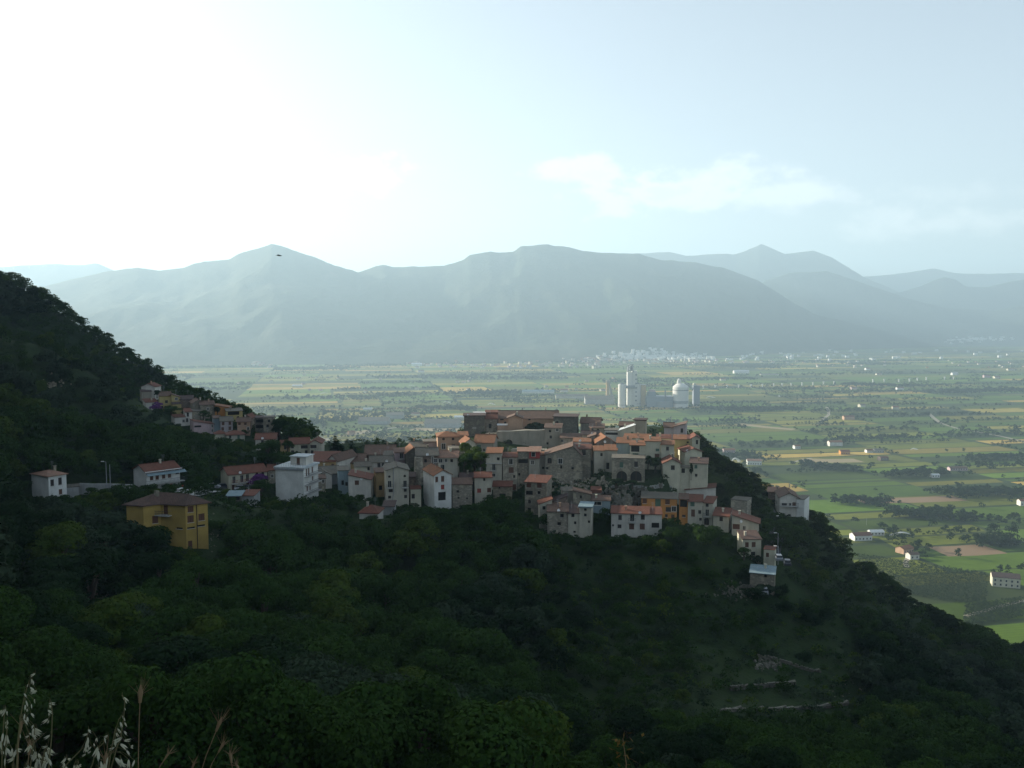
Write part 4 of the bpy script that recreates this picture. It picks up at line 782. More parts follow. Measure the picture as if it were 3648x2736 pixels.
def strip(name, pts3, width, mat, lift=.09):
    P_ = [np.array(p, float) for p in pts3]; V = []
    for i, p in enumerate(P_):
        t = P_[min(i + 1, len(P_) - 1)] - P_[max(i - 1, 0)]; n = np.array((t[1], -t[0], 0)); n /= np.linalg.norm(n) + 1e-9
        V += [p + n * width / 2 + (0, 0, lift), p - n * width / 2 + (0, 0, lift)]
    Fc = [(2 * i, 2 * i + 1, 2 * i + 3, 2 * i + 2) for i in range(len(P_) - 1)]
    o = link(name, mesh_from(name, V, Fc, [mat])); tag(o, kind='structure'); return o
for w_, pp in ((6, [(2914, 1512), (2932, 1494), (2952, 1478), (2952, 1462), (2944, 1450)]), (7, [(3306, 1470), (3328, 1490), (3352, 1508), (3408, 1526), (3480, 1538), (3560, 1553), (3660, 1576)]),
               (7, [(1130, 1555), (1175, 1570), (1240, 1583), (1325, 1592), (1400, 1603)]), (6, [(1262, 1549), (1300, 1541), (1345, 1534), (1390, 1526), (1450, 1518), (1520, 1512)]), (6, [(1140, 1567), (1200, 1556), (1262, 1549)]),
               (5, [(2815, 1650), (2850, 1640), (2890, 1632)]), (4, [(3440, 2196), (3500, 2178), (3550, 2164), (3600, 2150), (3660, 2138)]), (4, [(3232, 2022), (3226, 2005), (3236, 1985), (3250, 1968)]),
               (8, [(3648, 1576), (3760, 1600), (3900, 1640)])):
    strip('road', [gp(*q) for q in pp], w_, ROADM)
for w_, px0, py0, px1, py1 in ((26, 3060, 1785, 3420, 1775), (30, 3340, 1965, 3540, 1955), (30, 2860, 1640, 3060, 1640), (24, 2630, 1510, 2830, 1530), (40, 1470, 1528, 1650, 1530), (40, 1180, 1590, 1330, 1610), (36, 1230, 1545, 1330, 1535)):
    strip('bare_field', [gp(px0, py0), gp((px0 + px1) / 2, (py0 + py1) / 2 + 2), gp(px1, py1)], w_, SOIL if px0 > 3000 else flat('dry_stubble', (.25, .20, .11), .95), .07)

# ---------------------------------------------------------------- mountains
def interp(pts, x): return np.interp(x, [p[0] for p in pts], [p[1] for p in pts])
def mountain(name, prof, Dr, Df, seed, rocky=.3, amp=1.0, x0=-900, x1=4550):
    """ridge profile in picture columns, ridge distance Dr(col), foot distance Df(col)"""
    cols = np.arange(x0, x1, 9.0 if Dr(1800) < 7000 else 14.0); rows = np.r_[np.linspace(0, 1, 46), 1.15, 1.4, 1.8]
    pr = interp([(a * 1.6492, b * 1.6492) for a, b in prof], cols)
    pr = pr + fbm(cols, cols * 0, 42, seed, 4) * 4 * amp
    V = np.zeros((len(rows), len(cols), 3))
    for j, cx in enumerate(cols):
        a = (cx - CX) / F
        dr, df = Dr(cx), Df(cx); zr = max(4, at(cx, pr[j], dr)[2])
        for i, t in enumerate(rows):
            D = df + (dr - df) * t
            s = t ** 1.25 if t <= 1 else max(-.2, 1 - (t - 1) * 1.1)
            V[i, j] = (a * D, D, zr * s)
    x, y = V[:, :, 0], V[:, :, 1]; t = rows[:, None]
    ridge = 1 - np.abs(fbm(x, y * .55, 900, seed + 20, 5)) * 2.2                 # spurs and gullies
    relief = (ridge - .55) * 130 * amp * np.clip(V[:, :, 2].max(0) / 600, .1, 1)[None] * np.sin(np.clip(t, 0, 1) * math.pi) ** .8
    small = fbm(x, y, 180, seed + 40, 4) * 16 * amp * np.sin(np.clip(t, 0, 1) * math.pi) ** .5
    V[:, :, 2] += np.where(t <= 1, relief + small, 0); V[:, :, 2] = np.where(t <= 0, -6, V[:, :, 2])
    # stay under the line of sight to the ridge
    ang = (V[:, :, 2] - CAMZ) / np.maximum(V[:, :, 1], 1); lim = ang[len(np.linspace(0, 1, 46)) - 1][None] - .0015 * (1 - np.clip(t, 0, 1)) - .0004
    V[:, :, 2] = np.where(t < 1, np.minimum(V[:, :, 2], CAMZ + lim * V[:, :, 1]), V[:, :, 2])
    ny, nx = V.shape[:2]; idx = np.arange(nx * ny).reshape(ny, nx)
    q = np.c_[idx[:-1, :-1].ravel(), idx[:-1, 1:].ravel(), idx[1:, 1:].ravel(), idx[1:, :-1].ravel()]
    m = MT(name + '_slopes', .95, .1); n1 = m.noise(.0035, 7); n2 = m.noise(.02, 7, rough=.65); n3 = m.noise(.009, 6, stretch=(1, .4, .25))
    col = m.mix(m.rng(n1, .35, .65), (.03, .045, .022), (.05, .06, .032)); col = m.mix(m.rng(n2, .45, .62, 0, .45), col, (.018, .03, .016))
    col = m.mix(m.rng(n3, .60, .70, 0, rocky), col, (.34, .31, .27)); m.color(col); m.bump(n2, 1, 12)
    o = link(name, fast_mesh(name, V.reshape(-1, 3), q, [m.m], True)); tag(o, kind='structure'); return o
FRONT = [(-500, 700), (-200, 670), (60, 650), (100, 620), (160, 603), (250, 584), (300, 578), (350, 584), (400, 578), (430, 567), (500, 560), (520, 548), (560, 538), (590, 526), (640, 540), (700, 563), (740, 577), (775, 588),
         (830, 571), (850, 576), (880, 577), (960, 574), (1000, 562), (1015, 551), (1060, 543), (1080, 546), (1110, 543), (1125, 532), (1180, 528), (1230, 533), (1260, 542), (1300, 546), (1380, 548), (1430, 562), (1500, 567), (1560, 578), (1600, 592),
         (1640, 608), (1680, 634), (1720, 659), (1760, 679), (1830, 697), (1900, 712), (1970, 730), (2020, 741), (2080, 752), (2800, 790)]
fd = lambda x: float(np.interp(x, (0, 1800, 2300, 2700, 3250, 4500), (3350, 3650, 3900, 4500, 5600, 6500)))
mountain('mountain', FRONT, lambda x: fd(x) + float(np.interp(x, (0, 2400, 3250, 3500), (1900, 1800, 500, 300))), fd, 11, .1)
mountain('left_mountain', [(-600, 560), (-300, 570), (0, 578), (60, 573), (130, 570), (180, 573), (215, 568), (240, 578), (260, 588), (400, 640), (600, 760), (700, 800), (3000, 800)], lambda x: 7600, lambda x: 6000, 31, .15, .6, x1=1600)
mountain('right_mountain', [(900, 800), (1100, 700), (1300, 548), (1380, 547), (1445, 545), (1480, 553), (1560, 548), (1580, 551), (1600, 545), (1640, 527), (1690, 549), (1720, 545), (1750, 542), (1790, 555), (1830, 580), (1860, 598), (1900, 615), (1960, 640), (2050, 690), (2200, 760), (3000, 800)], lambda x: 8400, lambda x: 7000, 51, .2, .7, x0=1500)
mountain('middle_hill', [(1400, 790), (1560, 660), (1650, 606), (1700, 590), (1780, 585), (1840, 605), (1900, 625), (1960, 645), (2040, 665), (2140, 672), (2212, 660), (2400, 640), (2800, 620)], lambda x: 6900, lambda x: 6000, 71, .1, .6, x0=2200)
mountain('pointed_hill', [(1500, 790), (1760, 700), (1860, 640), (1940, 632), (1985, 618), (2010, 605), (2035, 598), (2060, 605), (2080, 619), (2130, 620), (2170, 609), (2212, 603), (2400, 596), (2800, 590)], lambda x: 7700, lambda x: 6900, 81, .1, .5, x0=2400)
mountain('far_mountain', [(1500, 790), (1700, 640), (1850, 598), (1920, 593), (1970, 586), (2010, 580), (2060, 590), (2130, 592), (2180, 589), (2212, 590), (2500, 580), (2800, 585)], lambda x: 9600, lambda x: 8600, 91, .1, .4, x0=2400)

# ---------------------------------------------------------------- little houses of the plain and the far towns
def cheap_house(name, p, w_, d_, h_, yaw, wm, rm, label, group=None, wins=0, me=None, cat='house'):
    e = np.array((math.cos(yaw), math.sin(yaw), 0)); g = np.array((-e[1], e[0], 0)); p = np.array(p, float)
    T = empty(name, p, label, cat, group)
    wb = MB().box(p - (0, 0, 1), e, g, w_, d_, h_ + 1); rh = d_ * .22
    for s_ in (-1, 1): wb.poly([p + e * s_ * w_ / 2 - g * d_ / 2 + (0, 0, h_), p + e * s_ * w_ / 2 + g * d_ / 2 + (0, 0, h_), p + e * s_ * w_ / 2 + (0, 0, h_ + rh)])
    wb.obj('wall', WALL[wm], T, p)
    o = .4; R0, R1 = p - e * (w_ / 2 + o) + (0, 0, h_ + rh + .15), p + e * (w_ / 2 + o) + (0, 0, h_ + rh + .15); dz = np.array((0, 0, h_ - .02))
    rb = MB(); a0, a1 = p - e * (w_ / 2 + o) - g * (d_ / 2 + o) + dz, p + e * (w_ / 2 + o) - g * (d_ / 2 + o) + dz; b0, b1 = a0 + g * (d_ + 2 * o), a1 + g * (d_ + 2 * o)
    rb.slab([a0, a1, R1, R0], .15); rb.slab([R0, R1, b1, b0], .15); rb.obj('roof', ROOF[rm], T, p)
    if wins:
        n = max(2, int(w_ / 3)); fl = max(1, int(h_ / 2.9))
        for f_ in range(fl):
            for i in range(n):
                c0 = p + e * (-w_ / 2 + w_ * (i + .5) / n) - g * (d_ / 2 + .02) + (0, 0, f_ * 2.9 + 1)
                fr = MB().box(c0, e, g, 1.25, .08, 1.55).obj('window', FRAME, T, p); MB().box(c0 - g * .05 + (0, 0, .1), e, g, 1, .06, 1.35).obj('pane', GLASS, fr, p)
            c0 = p + e * (w_ / 2 + .02) + (0, 0, f_ * 2.9 + 1); fr = MB().box(c0, g, e, 1.2, .08, 1.5).obj('window', FRAME, T, p); MB().box(c0 + e * .05 + (0, 0, .1), g, e, 1, .06, 1.3).obj('pane', GLASS, fr, p)
    return T
PLAINBOX = []
NH = [(2974, 1588, 20, 9, 6, .1, 'white', 'orange', 'white farmhouse with orange roof on the plain, biggest of the middle ground'), (2838, 1598, 9, 7, 4, .2, 'bright', 'orange', 'tiny white cottage left of the white farmhouse on the plain'),
      (2686, 1655, 18, 9, 5.5, -.1, 'bright', 'peach', 'white farmhouse with pale pink roof behind the dark slope edge'), (3008, 1618, 13, 8, 4.5, 0, 'orange', 'red', 'low orange walled farmhouse among trees on the plain'),
      (3022, 1495, 20, 9, 6, .1, 'peach', 'red', 'pinkish red farmhouse in a field of rows on the plain'), (3070, 1450, 14, 9, 5, .3, 'cream', 'brown', 'cream farmhouse beside the winding gravel road end'), (3190, 1458, 13, 9, 5, -.2, 'cream', 'red', 'lone cream farmhouse right of centre near the straight hedge'),
      (3128, 1612, 14, 8, 4, .1, 'concrete', 'grey', 'grey roofed farm shed among the trees on the plain'), (3095, 1612, 9, 7, 3.5, .1, 'bright', 'red', 'little white farm building left of the grey roofed shed'), (3145, 1640, 12, 8, 4, .2, 'brown', 'red', 'brown farmhouse in the belt of dark trees'),
      (2596, 1612, 16, 9, 4, .1, 'pink', 'orange', 'pinkish farmhouse just right of the upper town skyline'), (3580, 2086, 17.5, 10, 7, -.35, 'cream', 'dark', 'large cream villa with dark roof and balconies at the right edge'), (3066, 1922, 16, 9, 4.5, .15, 'bright', 'red', 'white farmhouse with wide red roof by the polytunnels'),
      (3120, 1905, 12, 7, 3, .05, 'bright', 'white', 'white polytunnel shed beside the wide red roofed farmhouse'), (3222, 1968, 12, 8, 4, .5, 'peach', 'orange', 'peach farm building with orange roof below the water spray'), (3250, 1990, 8, 6, 4, .2, 'white', 'brown', 'little white house by the winding path below the spray'),
      (3410, 1675, 22, 8, 3, .05, 'pink', 'mauve', 'long low pinkish barn in the fields on the right'), (3646, 1800, 10, 7, 5, 0, 'white', 'red', 'white house cut by the right picture edge'), (3330, 1700, 9, 6, 3, 0, 'bright', 'white', 'tiny white hut by a hedge right of the brown farmhouse'),
      (1252, 1549, 11, 8, 5, .4, 'peach', 'orange', 'small peach house by the pale track behind the conifer'), (2010, 1396, 20, 12, 5, 0, 'white', 'red', 'white house behind the palace roof far on the plain'), (1485, 1303, 40, 20, 7, 0, 'bright', 'white', 'white farm hall far out on the left plain'),
      (1060, 1380, 26, 12, 5, 0, 'cream', 'white', 'pale farm hall on the far left plain'), (1500, 1326, 22, 12, 6, .2, 'white', 'red', 'whitish farmhouse among far hedges'), (1310, 1460, 18, 7, 3, .05, 'bright', 'white', 'small white shed on a field above the warehouses'), (1480, 1480, 16, 8, 4, .1, 'cream', 'red', 'cream house between tree clumps above the warehouses'),
      (2640, 1330, 52, 18, 7, .05, 'bright', 'white', 'long white factory hall right of the cement works'), (2740, 1336, 60, 9, 3, .05, 'white', 'grey', 'long low pale greenhouse right of the white factory hall'), (2575, 1356, 16, 10, 5, 0, 'cream', 'red', 'cream house above the domed tank on the plain'),
      (3400, 1336, 20, 12, 6, .1, 'bright', 'white', 'white farm building far out at the right'), (3515, 1345, 20, 12, 6, -.1, 'pink', 'red', 'pinkish farm building far out at the right'), (3550, 1348, 18, 12, 5, .1, 'cream', 'red', 'cream farm building beside the pinkish one far right'), (3600, 1320, 24, 12, 5, 0, 'cream', 'brown', 'far cream farmhouse near the right edge'),
      (3090, 1318, 16, 12, 6, .1, 'bright', 'red', 'white house left of the tree belt far right of centre'), (3130, 1336, 18, 10, 4, .1, 'cream', 'red', 'cream house by the line of concrete piers'), (3205, 1388, 18, 10, 5, .1, 'bright', 'red', 'white and red house in the dark tree belt'), (3040, 1387, 16, 9, 5, .2, 'pink', 'red', 'pink house amid dark trees right of the pier line')]
for (px, py, w_, d_, h_, yw, wm, rm, lb) in NH:
    p = gp(px, py); cheap_house('farmhouse', p, w_, d_, h_, yw, wm, rm, lb, wins=1 if p[1] < 1300 else 0); PLAINBOX.append((px - w_ * m2p(p[1]) / 2, px + w_ * m2p(p[1]) / 2, py - h_ * m2p(p[1]) - 6, py - 2, p[1]))
for (px0, px1, py, h_, d_, wm, rm, lb) in ((1512, 1640, 1524, 7, 30, 'concrete', 'grey', 'long blue grey warehouse on the plain left of the castle tower'), (1275, 1385, 1512, 6, 26, 'concrete', 'grey', 'long grey greenhouse hall behind the conifer'), (1375, 1436, 1492, 7, 20, 'concrete', 'grey', 'pale factory shed behind the long greenhouse'),
                                           (1618, 1652, 1496, 5, 12, 'lgrey', 'white', 'white roofed barn touching the castle tower in view'), (2085, 2190, 1440, 11, 30, 'concrete', 'grey', 'long grey shed at the foot of the cement works'), (1980, 2095, 1420, 6, 20, 'lgrey', 'grey', 'row of white factory halls left of the cement works'),
                                           (1860, 1975, 1402, 5, 18, 'white', 'metal', 'scattered pale yard halls left of the cement works')):
    a, b = gp(px0, py), gp(px1, py); cheap_house('warehouse', (a + b) / 2 + (0, d_ / 2, 0), np.linalg.norm(b - a), d_, h_, 0, wm, rm, lb, cat='warehouse'); PLAINBOX.append((px0, px1, py - h_ * m2p(a[1]) - 4, py - 3, a[1]))
# the row of concrete piers crossing the plain
for i, (px, py) in enumerate([(2506, 1385), (2548, 1384), (2590, 1383), (2632, 1382), (2675, 1381), (2716, 1379), (2756, 1377), (2786, 1377), (2818, 1376), (2857, 1374), (2896, 1372), (2934, 1371), (2971, 1370), (3110, 1362), (3150, 1361), (3202, 1361), (3240, 1359), (3268, 1356), (3300, 1354), (3365, 1353), (3397, 1352)]):
    p = gp(px, py); T = empty('bridge_pier', p, 'white concrete pier in the long row crossing the plain right of the cement works', 'pier', 'concrete piers crossing the plain')
    e = np.array((1, 0, 0)); g = np.array((0, 1, 0)); MB().box(p - (0, 0, 1), e, g, 2.6, 2.2, 8).obj('shaft', WALL['bright'], T, p); MB().box(p + (0, 0, 7), e, g, 4.6, 2.4, 2).obj('cap', WALL['bright'], T, p)
# far towns
prot = []
for i in range(8):
    w_, d_, h_ = rng.uniform(9, 15), rng.uniform(8, 11), rng.uniform(5, 10); e = np.array((1., 0, 0)); g = np.array((0, 1., 0)); z3 = np.zeros(3)
    wb = MB().box((0, 0, -4), e, g, w_, d_, h_ + 4); rb = MB(); rh = 2.2; A0, A1, B0, B1 = (np.array((sx_ * (w_ / 2 + .5), sy_ * (d_ / 2 + .5), h_)) for sx_, sy_ in ((-1, -1), (1, -1), (-1, 1), (1, 1)))
    r0, r1 = np.array((-w_ / 2 + 2, 0, h_ + rh)), np.array((w_ / 2 - 2, 0, h_ + rh)); rb.slab([A0, A1, r1, r0], .2); rb.slab([r0, r1, B1, B0], .2); rb.slab([A0, r0, B0], .2); rb.slab([A1, B1, r1], .2)
    prot.append((wb.mesh('town_wall', WALL[['cream', 'white', 'cream', 'peach', 'lgrey', 'white', 'pink', 'lilac'][i]]), rb.mesh('town_roof', ROOF[['red', 'orange', 'brown', 'red', 'grey', 'peach', 'brown', 'brown'][i]])))
mt_obj = {o.name: o for o in bpy.data.objects}
bpy.context.view_layer.update()
dg = bpy.context.evaluated_depsgraph_get()
from mathutils.bvhtree import BVHTree
BV = [BVHTree.FromObject(mt_obj[n], dg) for n in ('mountain', 'middle_hill', 'valley_ground')]
def surf(px, py):                                        # first thing met along a line of sight
    d = Vector(ray(px, py)).normalized(); best = None
    for b in BV:
        h_ = b.ray_cast(Vector((0, 0, CAMZ)), d)
        if h_[0] is not None and (best is None or h_[3] < best[3]): best = h_
    return best[0] if best else None
town = []
gau = lambda c_, s_: rng.normal(c_, s_)
for _ in range(230):
    px = gau(2330, 150); py = 1296 - abs(gau(0, 22)) * math.exp(-((px - 2290) / 190) ** 2) - rng.uniform(0, 12); p = surf(px, py); town.append((p, 'town'))
for _ in range(110):
    px = rng.uniform(2000, 3000); py = rng.uniform(1262, 1300) - (px - 2400) * .012; town.append((surf(px, py), 'plain'))
for _ in range(70):
    px = rng.uniform(1450, 2150); py = gau(1301, 6); town.append((surf(px, py), 'left'))
for _ in range(60):
    px = gau(3480, 90); py = 1212 + gau(0, 4) - (px - 3400) * .03; town.append((surf(px, py), 'right'))
for _ in range(60):
    px = rng.uniform(2900, 3648); py = rng.uniform(1250, 1312); town.append((surf(px, py), 'plain'))
for _ in range(12):
    px = gau(940, 30); py = gau(1302, 4); town.append((surf(px, py), 'left'))
for _ in range(40):
    px = rng.uniform(850, 2300); py = rng.uniform(1315, 1400); town.append((surf(px, py), 'plain'))
town = [(p, t) for p, t in town if p is not None and p.y > 1700]
town.sort(key=lambda q: q[0].y)
TL = {'town': ('small pale house of the far town climbing the mountain foot', 'houses of the far town'), 'plain': ('scattered pale house far out on the plain before the mountains', 'far scattered houses'),
      'left': ('tiny whitish house in the far row under the left mountain', 'houses under the left mountain'), 'right': ('tiny pale house of the distant village at the right', 'houses of the right hand village')}
for i, (p, t_) in enumerate(town[:290]):
    a, b = prot[i % 8]; T = empty('town_house', p, TL[t_][0], 'house', TL[t_][1]); T.rotation_euler.z = rng.uniform(-.6, .6); T.scale = (1, 1, 1) if t_ in ('town', 'left') else (.75, .75, .6)
    link('wall', a, T); link('roof', b, T)
Vt = []; Qt = []
wall_all = MB()
for p, t_ in town[290:]:
    wall_all.box((p.x, p.y, p.z - 4), np.array((1., 0, 0)), np.array((0, 1., 0)), rng.uniform(10, 18), 10, rng.uniform(10, 15))
if town[290:]: tag(wall_all.obj('far_town', WALL['bright']), 'mass of pale far houses too small to tell apart', 'town', kind='stuff')

# ---------------------------------------------------------------- the cement works
SILO = flat('silo_concrete', (.60, .59, .55), .8); SILOD = flat('silo_band', (.22, .23, .24)); STEEL = flat('grey_steel', (.20, .22, .24), .6); PBLUE = flat('blue_grey_cladding', (.19, .22, .26), .7)
def plant_thing(name, px, py, label, cat): p = gp(px, py); return empty(name, p, label, cat), p, p[1] / F
E_, G_ = np.array((1., 0, 0)), np.array((0, 1., 0))
for px, py, yt, w_, lb in ((2215, 1451, 1369, 27, 'tall white cylindrical silo at the left of the cement works'), (2270, 1446, 1368, 27, 'tall white cylindrical silo right of the preheater tower')):
    T, p, s = plant_thing('silo', px, py, lb, 'silo'); r_ = w_ * s / 2; h_ = (py - yt) * s
    MB().lathe(p, [(r_, -1), (r_, h_), (r_ * .96, h_ + .4)], 28).obj('shell', SILO, T, p, smooth=False); MB().lathe(p, [(r_ + .3, h_ * .1), (r_ + .3, h_ * .1 + 1), (r_, h_ * .1 + 1)], 28).obj('base_band', SILOD, T, p); MB().box(p + (0, 0, h_), E_, G_, r_, r_ * .8, 3).obj('roof_hut', STEEL, T, p)
T, p, s = plant_thing('preheater_tower', 2250, 1447, 'tallest tower of the cement works with lattice top', 'tower'); h1 = (1447 - 1324) * s; h2 = (1447 - 1320) * s
MB().box(p + (-9 * s, 0, -1), E_, G_, 16 * s, 14, h1 + 1).obj('left_shaft', SILO, T, p); MB().box(p + (9 * s, 3, -1), E_, G_, 17 * s, 16, h2 + 1).obj('right_shaft', SILO, T, p)
for k_ in range(7): MB().box(p + (14 * s, -6, h2 * (.15 + .12 * k_)), E_, G_, 6 * s, 3, 3).obj('landing', STEEL, T, p)
lt = MB(); z0 = h1
for sx_, sy_ in ((-1, -1), (1, -1), (1, 1), (-1, 1)): lt.tube([p + (-6 * s + sx_ * 10 * s, sy_ * 6, z0), p + (-6 * s + sx_ * 8 * s, sy_ * 5, z0 + 9), p + (-4 * s + sx_ * 5 * s, sy_ * 3.4, z0 + 16)], 1.1, 5)
for zz in (z0 + 3, z0 + 9, z0 + 15): lt.box(p + (-6 * s, 0, zz), E_, G_, (18 if zz < z0 + 10 else 11) * s, 9, 1.2)
lt.lathe(p + np.array((-4 * s, 0, z0)), [(3.2, 2), (3.2, 12), (2.9, 13)], 10); lt.obj('lattice_top', STEEL, T, p)
MB().box(p + (-8 * s, -9, (1447 - 1382) * s), E_, G_, 34 * s, 5, 6).obj('gallery', STEEL, T, p)
T, p, s = plant_thing('raw_mill_building', 2291, 1446, 'beige square tower block right of the second silo', 'building'); h_ = 77 * s; MB().box(p - (0, 0, 1), E_, G_, 17 * s, 14, h_).obj('wall', WALL['ochre'], T, p); MB().box(p + (0, 0, h_ - 1), E_, G_, 18 * s, 15, 1).obj('roof', STEEL, T, p)
T, p, s = plant_thing('kiln_building', 2350, 1450, 'large blue grey hall between the silos and domed tank', 'building')
MB().box(p + (0, 10, -1), E_, G_, 94 * s, 30, 40 * s).obj('hall', PBLUE, T, p); MB().box(p + (-28 * s, 6, 39 * s), E_, G_, 28 * s, 16, 16 * s).obj('upper_hall', PBLUE, T, p); MB().box(p + (-26 * s, 6, 55 * s), E_, G_, 20 * s, 12, 7 * s).obj('roof_house', WALL['pink'], T, p)
MB().box(p + (15 * s, -8, -1), E_, G_, 50 * s, 8, 22 * s).obj('low_hall', STEEL, T, p); MB().tube([p + (18 * s, -6, 20 * s), p + (18 * s, -6, 64 * s)], 1.6, 8).obj('stack', STEEL, T, p)
T, p, s = plant_thing('domed_tank', 2424, 1450, 'big white round tank with cone roof and bent neck', 'tank'); r_ = 28 * s
MB().lathe(p, [(r_, -1), (r_, 10 * s), (r_ * .93, 14 * s), (r_ * .93, 22 * s), (r_, 24 * s), (r_, 72 * s)], 32).obj('shell', SILO, T, p)
MB().lathe(p, [(r_, 72 * s), (r_ * .93, 75 * s), (r_ * .6, 82 * s), (r_ * .36, 86 * s)], 32).obj('cone_roof', SILO, T, p); MB().lathe(p, [(r_ * 1.01, 60 * s), (r_ * 1.01, 63 * s)], 32).obj('band', SILOD, T, p); MB().lathe(p, [(r_ * 1.02, 14 * s), (r_ * 1.02, 24 * s)], 32).obj('dark_band', SILOD, T, p)
MB().lathe(p + np.array((-6 * s, 0, 0)), [(r_ * .30, 82 * s), (r_ * .27, 92 * s), (r_ * .2, 99 * s), (r_ * .1, 102 * s)], 14).obj('neck', SILO, T, p)
T, p, s = plant_thing('loading_tower', 2479, 1447, 'dark steel loading tower right of the domed tank', 'tower'); MB().box(p - (0, 0, 1), E_, G_, 22 * s, 14, 76 * s).obj('frame', PBLUE, T, p); MB().box(p + (-6 * s, 0, 76 * s), E_, G_, 10 * s, 8, 4).obj('roof_house', WALL['cream'], T, p)
MB().tube([p + (-50 * s, 0, 96 * s), p + (-14 * s, 0, 62 * s), p + (-2 * s, 0, 50 * s)], 1.8, 6).obj('conveyor', STEEL, T, p)
T, p, s = plant_thing('chimney_stack', 2164, 1420, 'slim old lime kiln tower standing left of the silos', 'tower'); MB().lathe(p, [(4.2, -1), (3.4, 50 * s), (4.6, 58 * s), (3, 60 * s)], 12).obj('shaft', WALL['ochre'], T, p); MB().box(p + (2 * s, 0, 56 * s), E_, G_, 14 * s, 8, 11 * s).obj('head_house', WALL['grey'], T, p)
MB().add([p + (3 * s, 0, 55 * s), p + (8 * s, 0, 55 * s), p + (24 * s, 0, 0), p + (12 * s, 0, 0)] + [p + (3 * s, 5, 55 * s), p + (8 * s, 5, 55 * s), p + (24 * s, 5, 0), p + (12 * s, 5, 0)], [(0, 1, 2, 3), (7, 6, 5, 4), (0, 4, 5, 1), (1, 5, 6, 2), (2, 6, 7, 3), (3, 7, 4, 0)]).obj('strut', WALL['grey'], T, p)
PLAINBOX += [(2080, 2500, 1340, 1446, 1850)]
# wind turbines on the far left ridge
for px, py, h_ in ((14, 953, 17), (48, 951, 16), (104, 948, 15), (153, 946, 19), (164, 946, 14), (196, 946, 18)):
    p = at(px, py, 7550); s = 7550 / F; hh = h_ * s * .8; T = empty('wind_turbine', p, 'hair thin wind turbine on the pale left mountain ridge', 'wind turbine', 'wind turbines on the left ridge')
    MB().tube([p - (0, 0, 20), p + (0, 0, hh)], [1.6, 1.0], 6).obj('tower', WALL['bright'], T, p); a0 = rng.uniform(0, 2)
    for k_ in range(3): t_ = a0 + k_ * 2.094; MB().tube([p + (0, -2, hh), p + (math.sin(t_) * hh * .35, -2, hh + math.cos(t_) * hh * .35)], [1.0, .3], 4).obj('blade', WALL['bright'], T, p)
# ---------------------------------------------------------------- foliage
def leaf_mat(name, c, var, light):
    m = MT(name, .85, .04)
    oi = m.n('ShaderNodeObjectInfo'); n1 = m.noise(.16, 3); n2 = m.noise(2.2, 3)
    col = m.mix(m.rng(n1, .35, .65), c, var); col = m.mix(m.rng(oi.outputs['Random'], .2, 1, 0, .6), col, sc(c, .55)); col = m.mix(m.rng(n2, .45, .75, 0, .6), col, light)
    m.color(col)
    tr = m.n('ShaderNodeBsdfTranslucent'); m.l(m.mix(.5, col, light), tr.inputs[0]); ms = m.n('ShaderNodeMixShader'); ms.inputs[0].default_value = .22
    m.l(m.b.outputs[0], ms.inputs[1]); m.l(tr.outputs[0], ms.inputs[2]); m.l(ms.outputs[0], m.o.inputs[0]); return m.m
LEAF = {'oak': leaf_mat('oak_leaves', (.017, .046, .010), (.028, .062, .012), (.058, .105, .018)), 'olive': leaf_mat('olive_leaves', (.026, .048, .026), (.038, .062, .034), (.06, .085, .045)),
        'lime': leaf_mat('light_leaves', (.036, .075, .012), (.055, .092, .014), (.10, .13, .02)), 'dark': leaf_mat('dark_leaves', (.009, .026, .009), (.014, .034, .011), (.026, .050, .015)),
        'field': leaf_mat('valley_leaves', (.009, .024, .008), (.017, .034, .010), (.028, .048, .014)), 'purple': leaf_mat('bougainvillea_flowers', (.12, .035, .17), (.15, .045, .21), (.21, .07, .27))}
BARK = flat('bark', (.07, .055, .04), .95)
def crown_quads(r, h, n, s, nb, seed, squash=1.0, drop=.25):
    """leaf quads on a bundle of uneven boughs; returns centres-on-trunk-axis geometry with base of crown at z=drop*h"""
    g = np.random.default_rng(seed); top = h
    cz = []; rad = []
    for i in range(nb):
        t = g.random() ** .8; zz = drop * h + (h * (1 - drop)) * (.18 + .74 * t); rr = r * math.sqrt(max(.08, 1 - ((t - .38) / .68) ** 2)) * g.uniform(.35, .8); a = g.uniform(0, 2 * math.pi)
        cz.append((rr * math.cos(a), rr * math.sin(a), zz)); rad.append(r * g.uniform(.30, .56))
    cz = np.array(cz); rad = np.array(rad)
    w_ = rad ** 2; k = g.choice(nb, n, p=w_ / w_.sum())
    d = g.normal(size=(n, 3)); d /= np.linalg.norm(d, axis=1)[:, None]; d[:, 2] = np.where(d[:, 2] < -.35, -d[:, 2], d[:, 2])
    rr = rad[k] * (1 - .28 * g.random(n) ** 2) * (1 + .12 * np.sin(d[:, 0] * 7 + k) * np.cos(d[:, 1] * 6 + k))
    c_ = cz[k] + d * rr[:, None] * np.array((1, 1, .78 * squash))
    nn = d + g.normal(size=(n, 3)) * .34; nn /= np.linalg.norm(nn, axis=1)[:, None]
    a = np.cross(nn, g.normal(size=(n, 3))); a /= np.linalg.norm(a, axis=1)[:, None] + 1e-9; b = np.cross(nn, a)
    sz = s * g.uniform(.55, 1.25, n)[:, None]
    V = np.stack([c_ - a * sz * .5, c_ - b * sz * .32 + nn * sz * .1, c_ + a * sz * .5, c_ + b * sz * .32], 1).reshape(-1, 3)
    return V, np.arange(4 * n).reshape(n, 4), cz
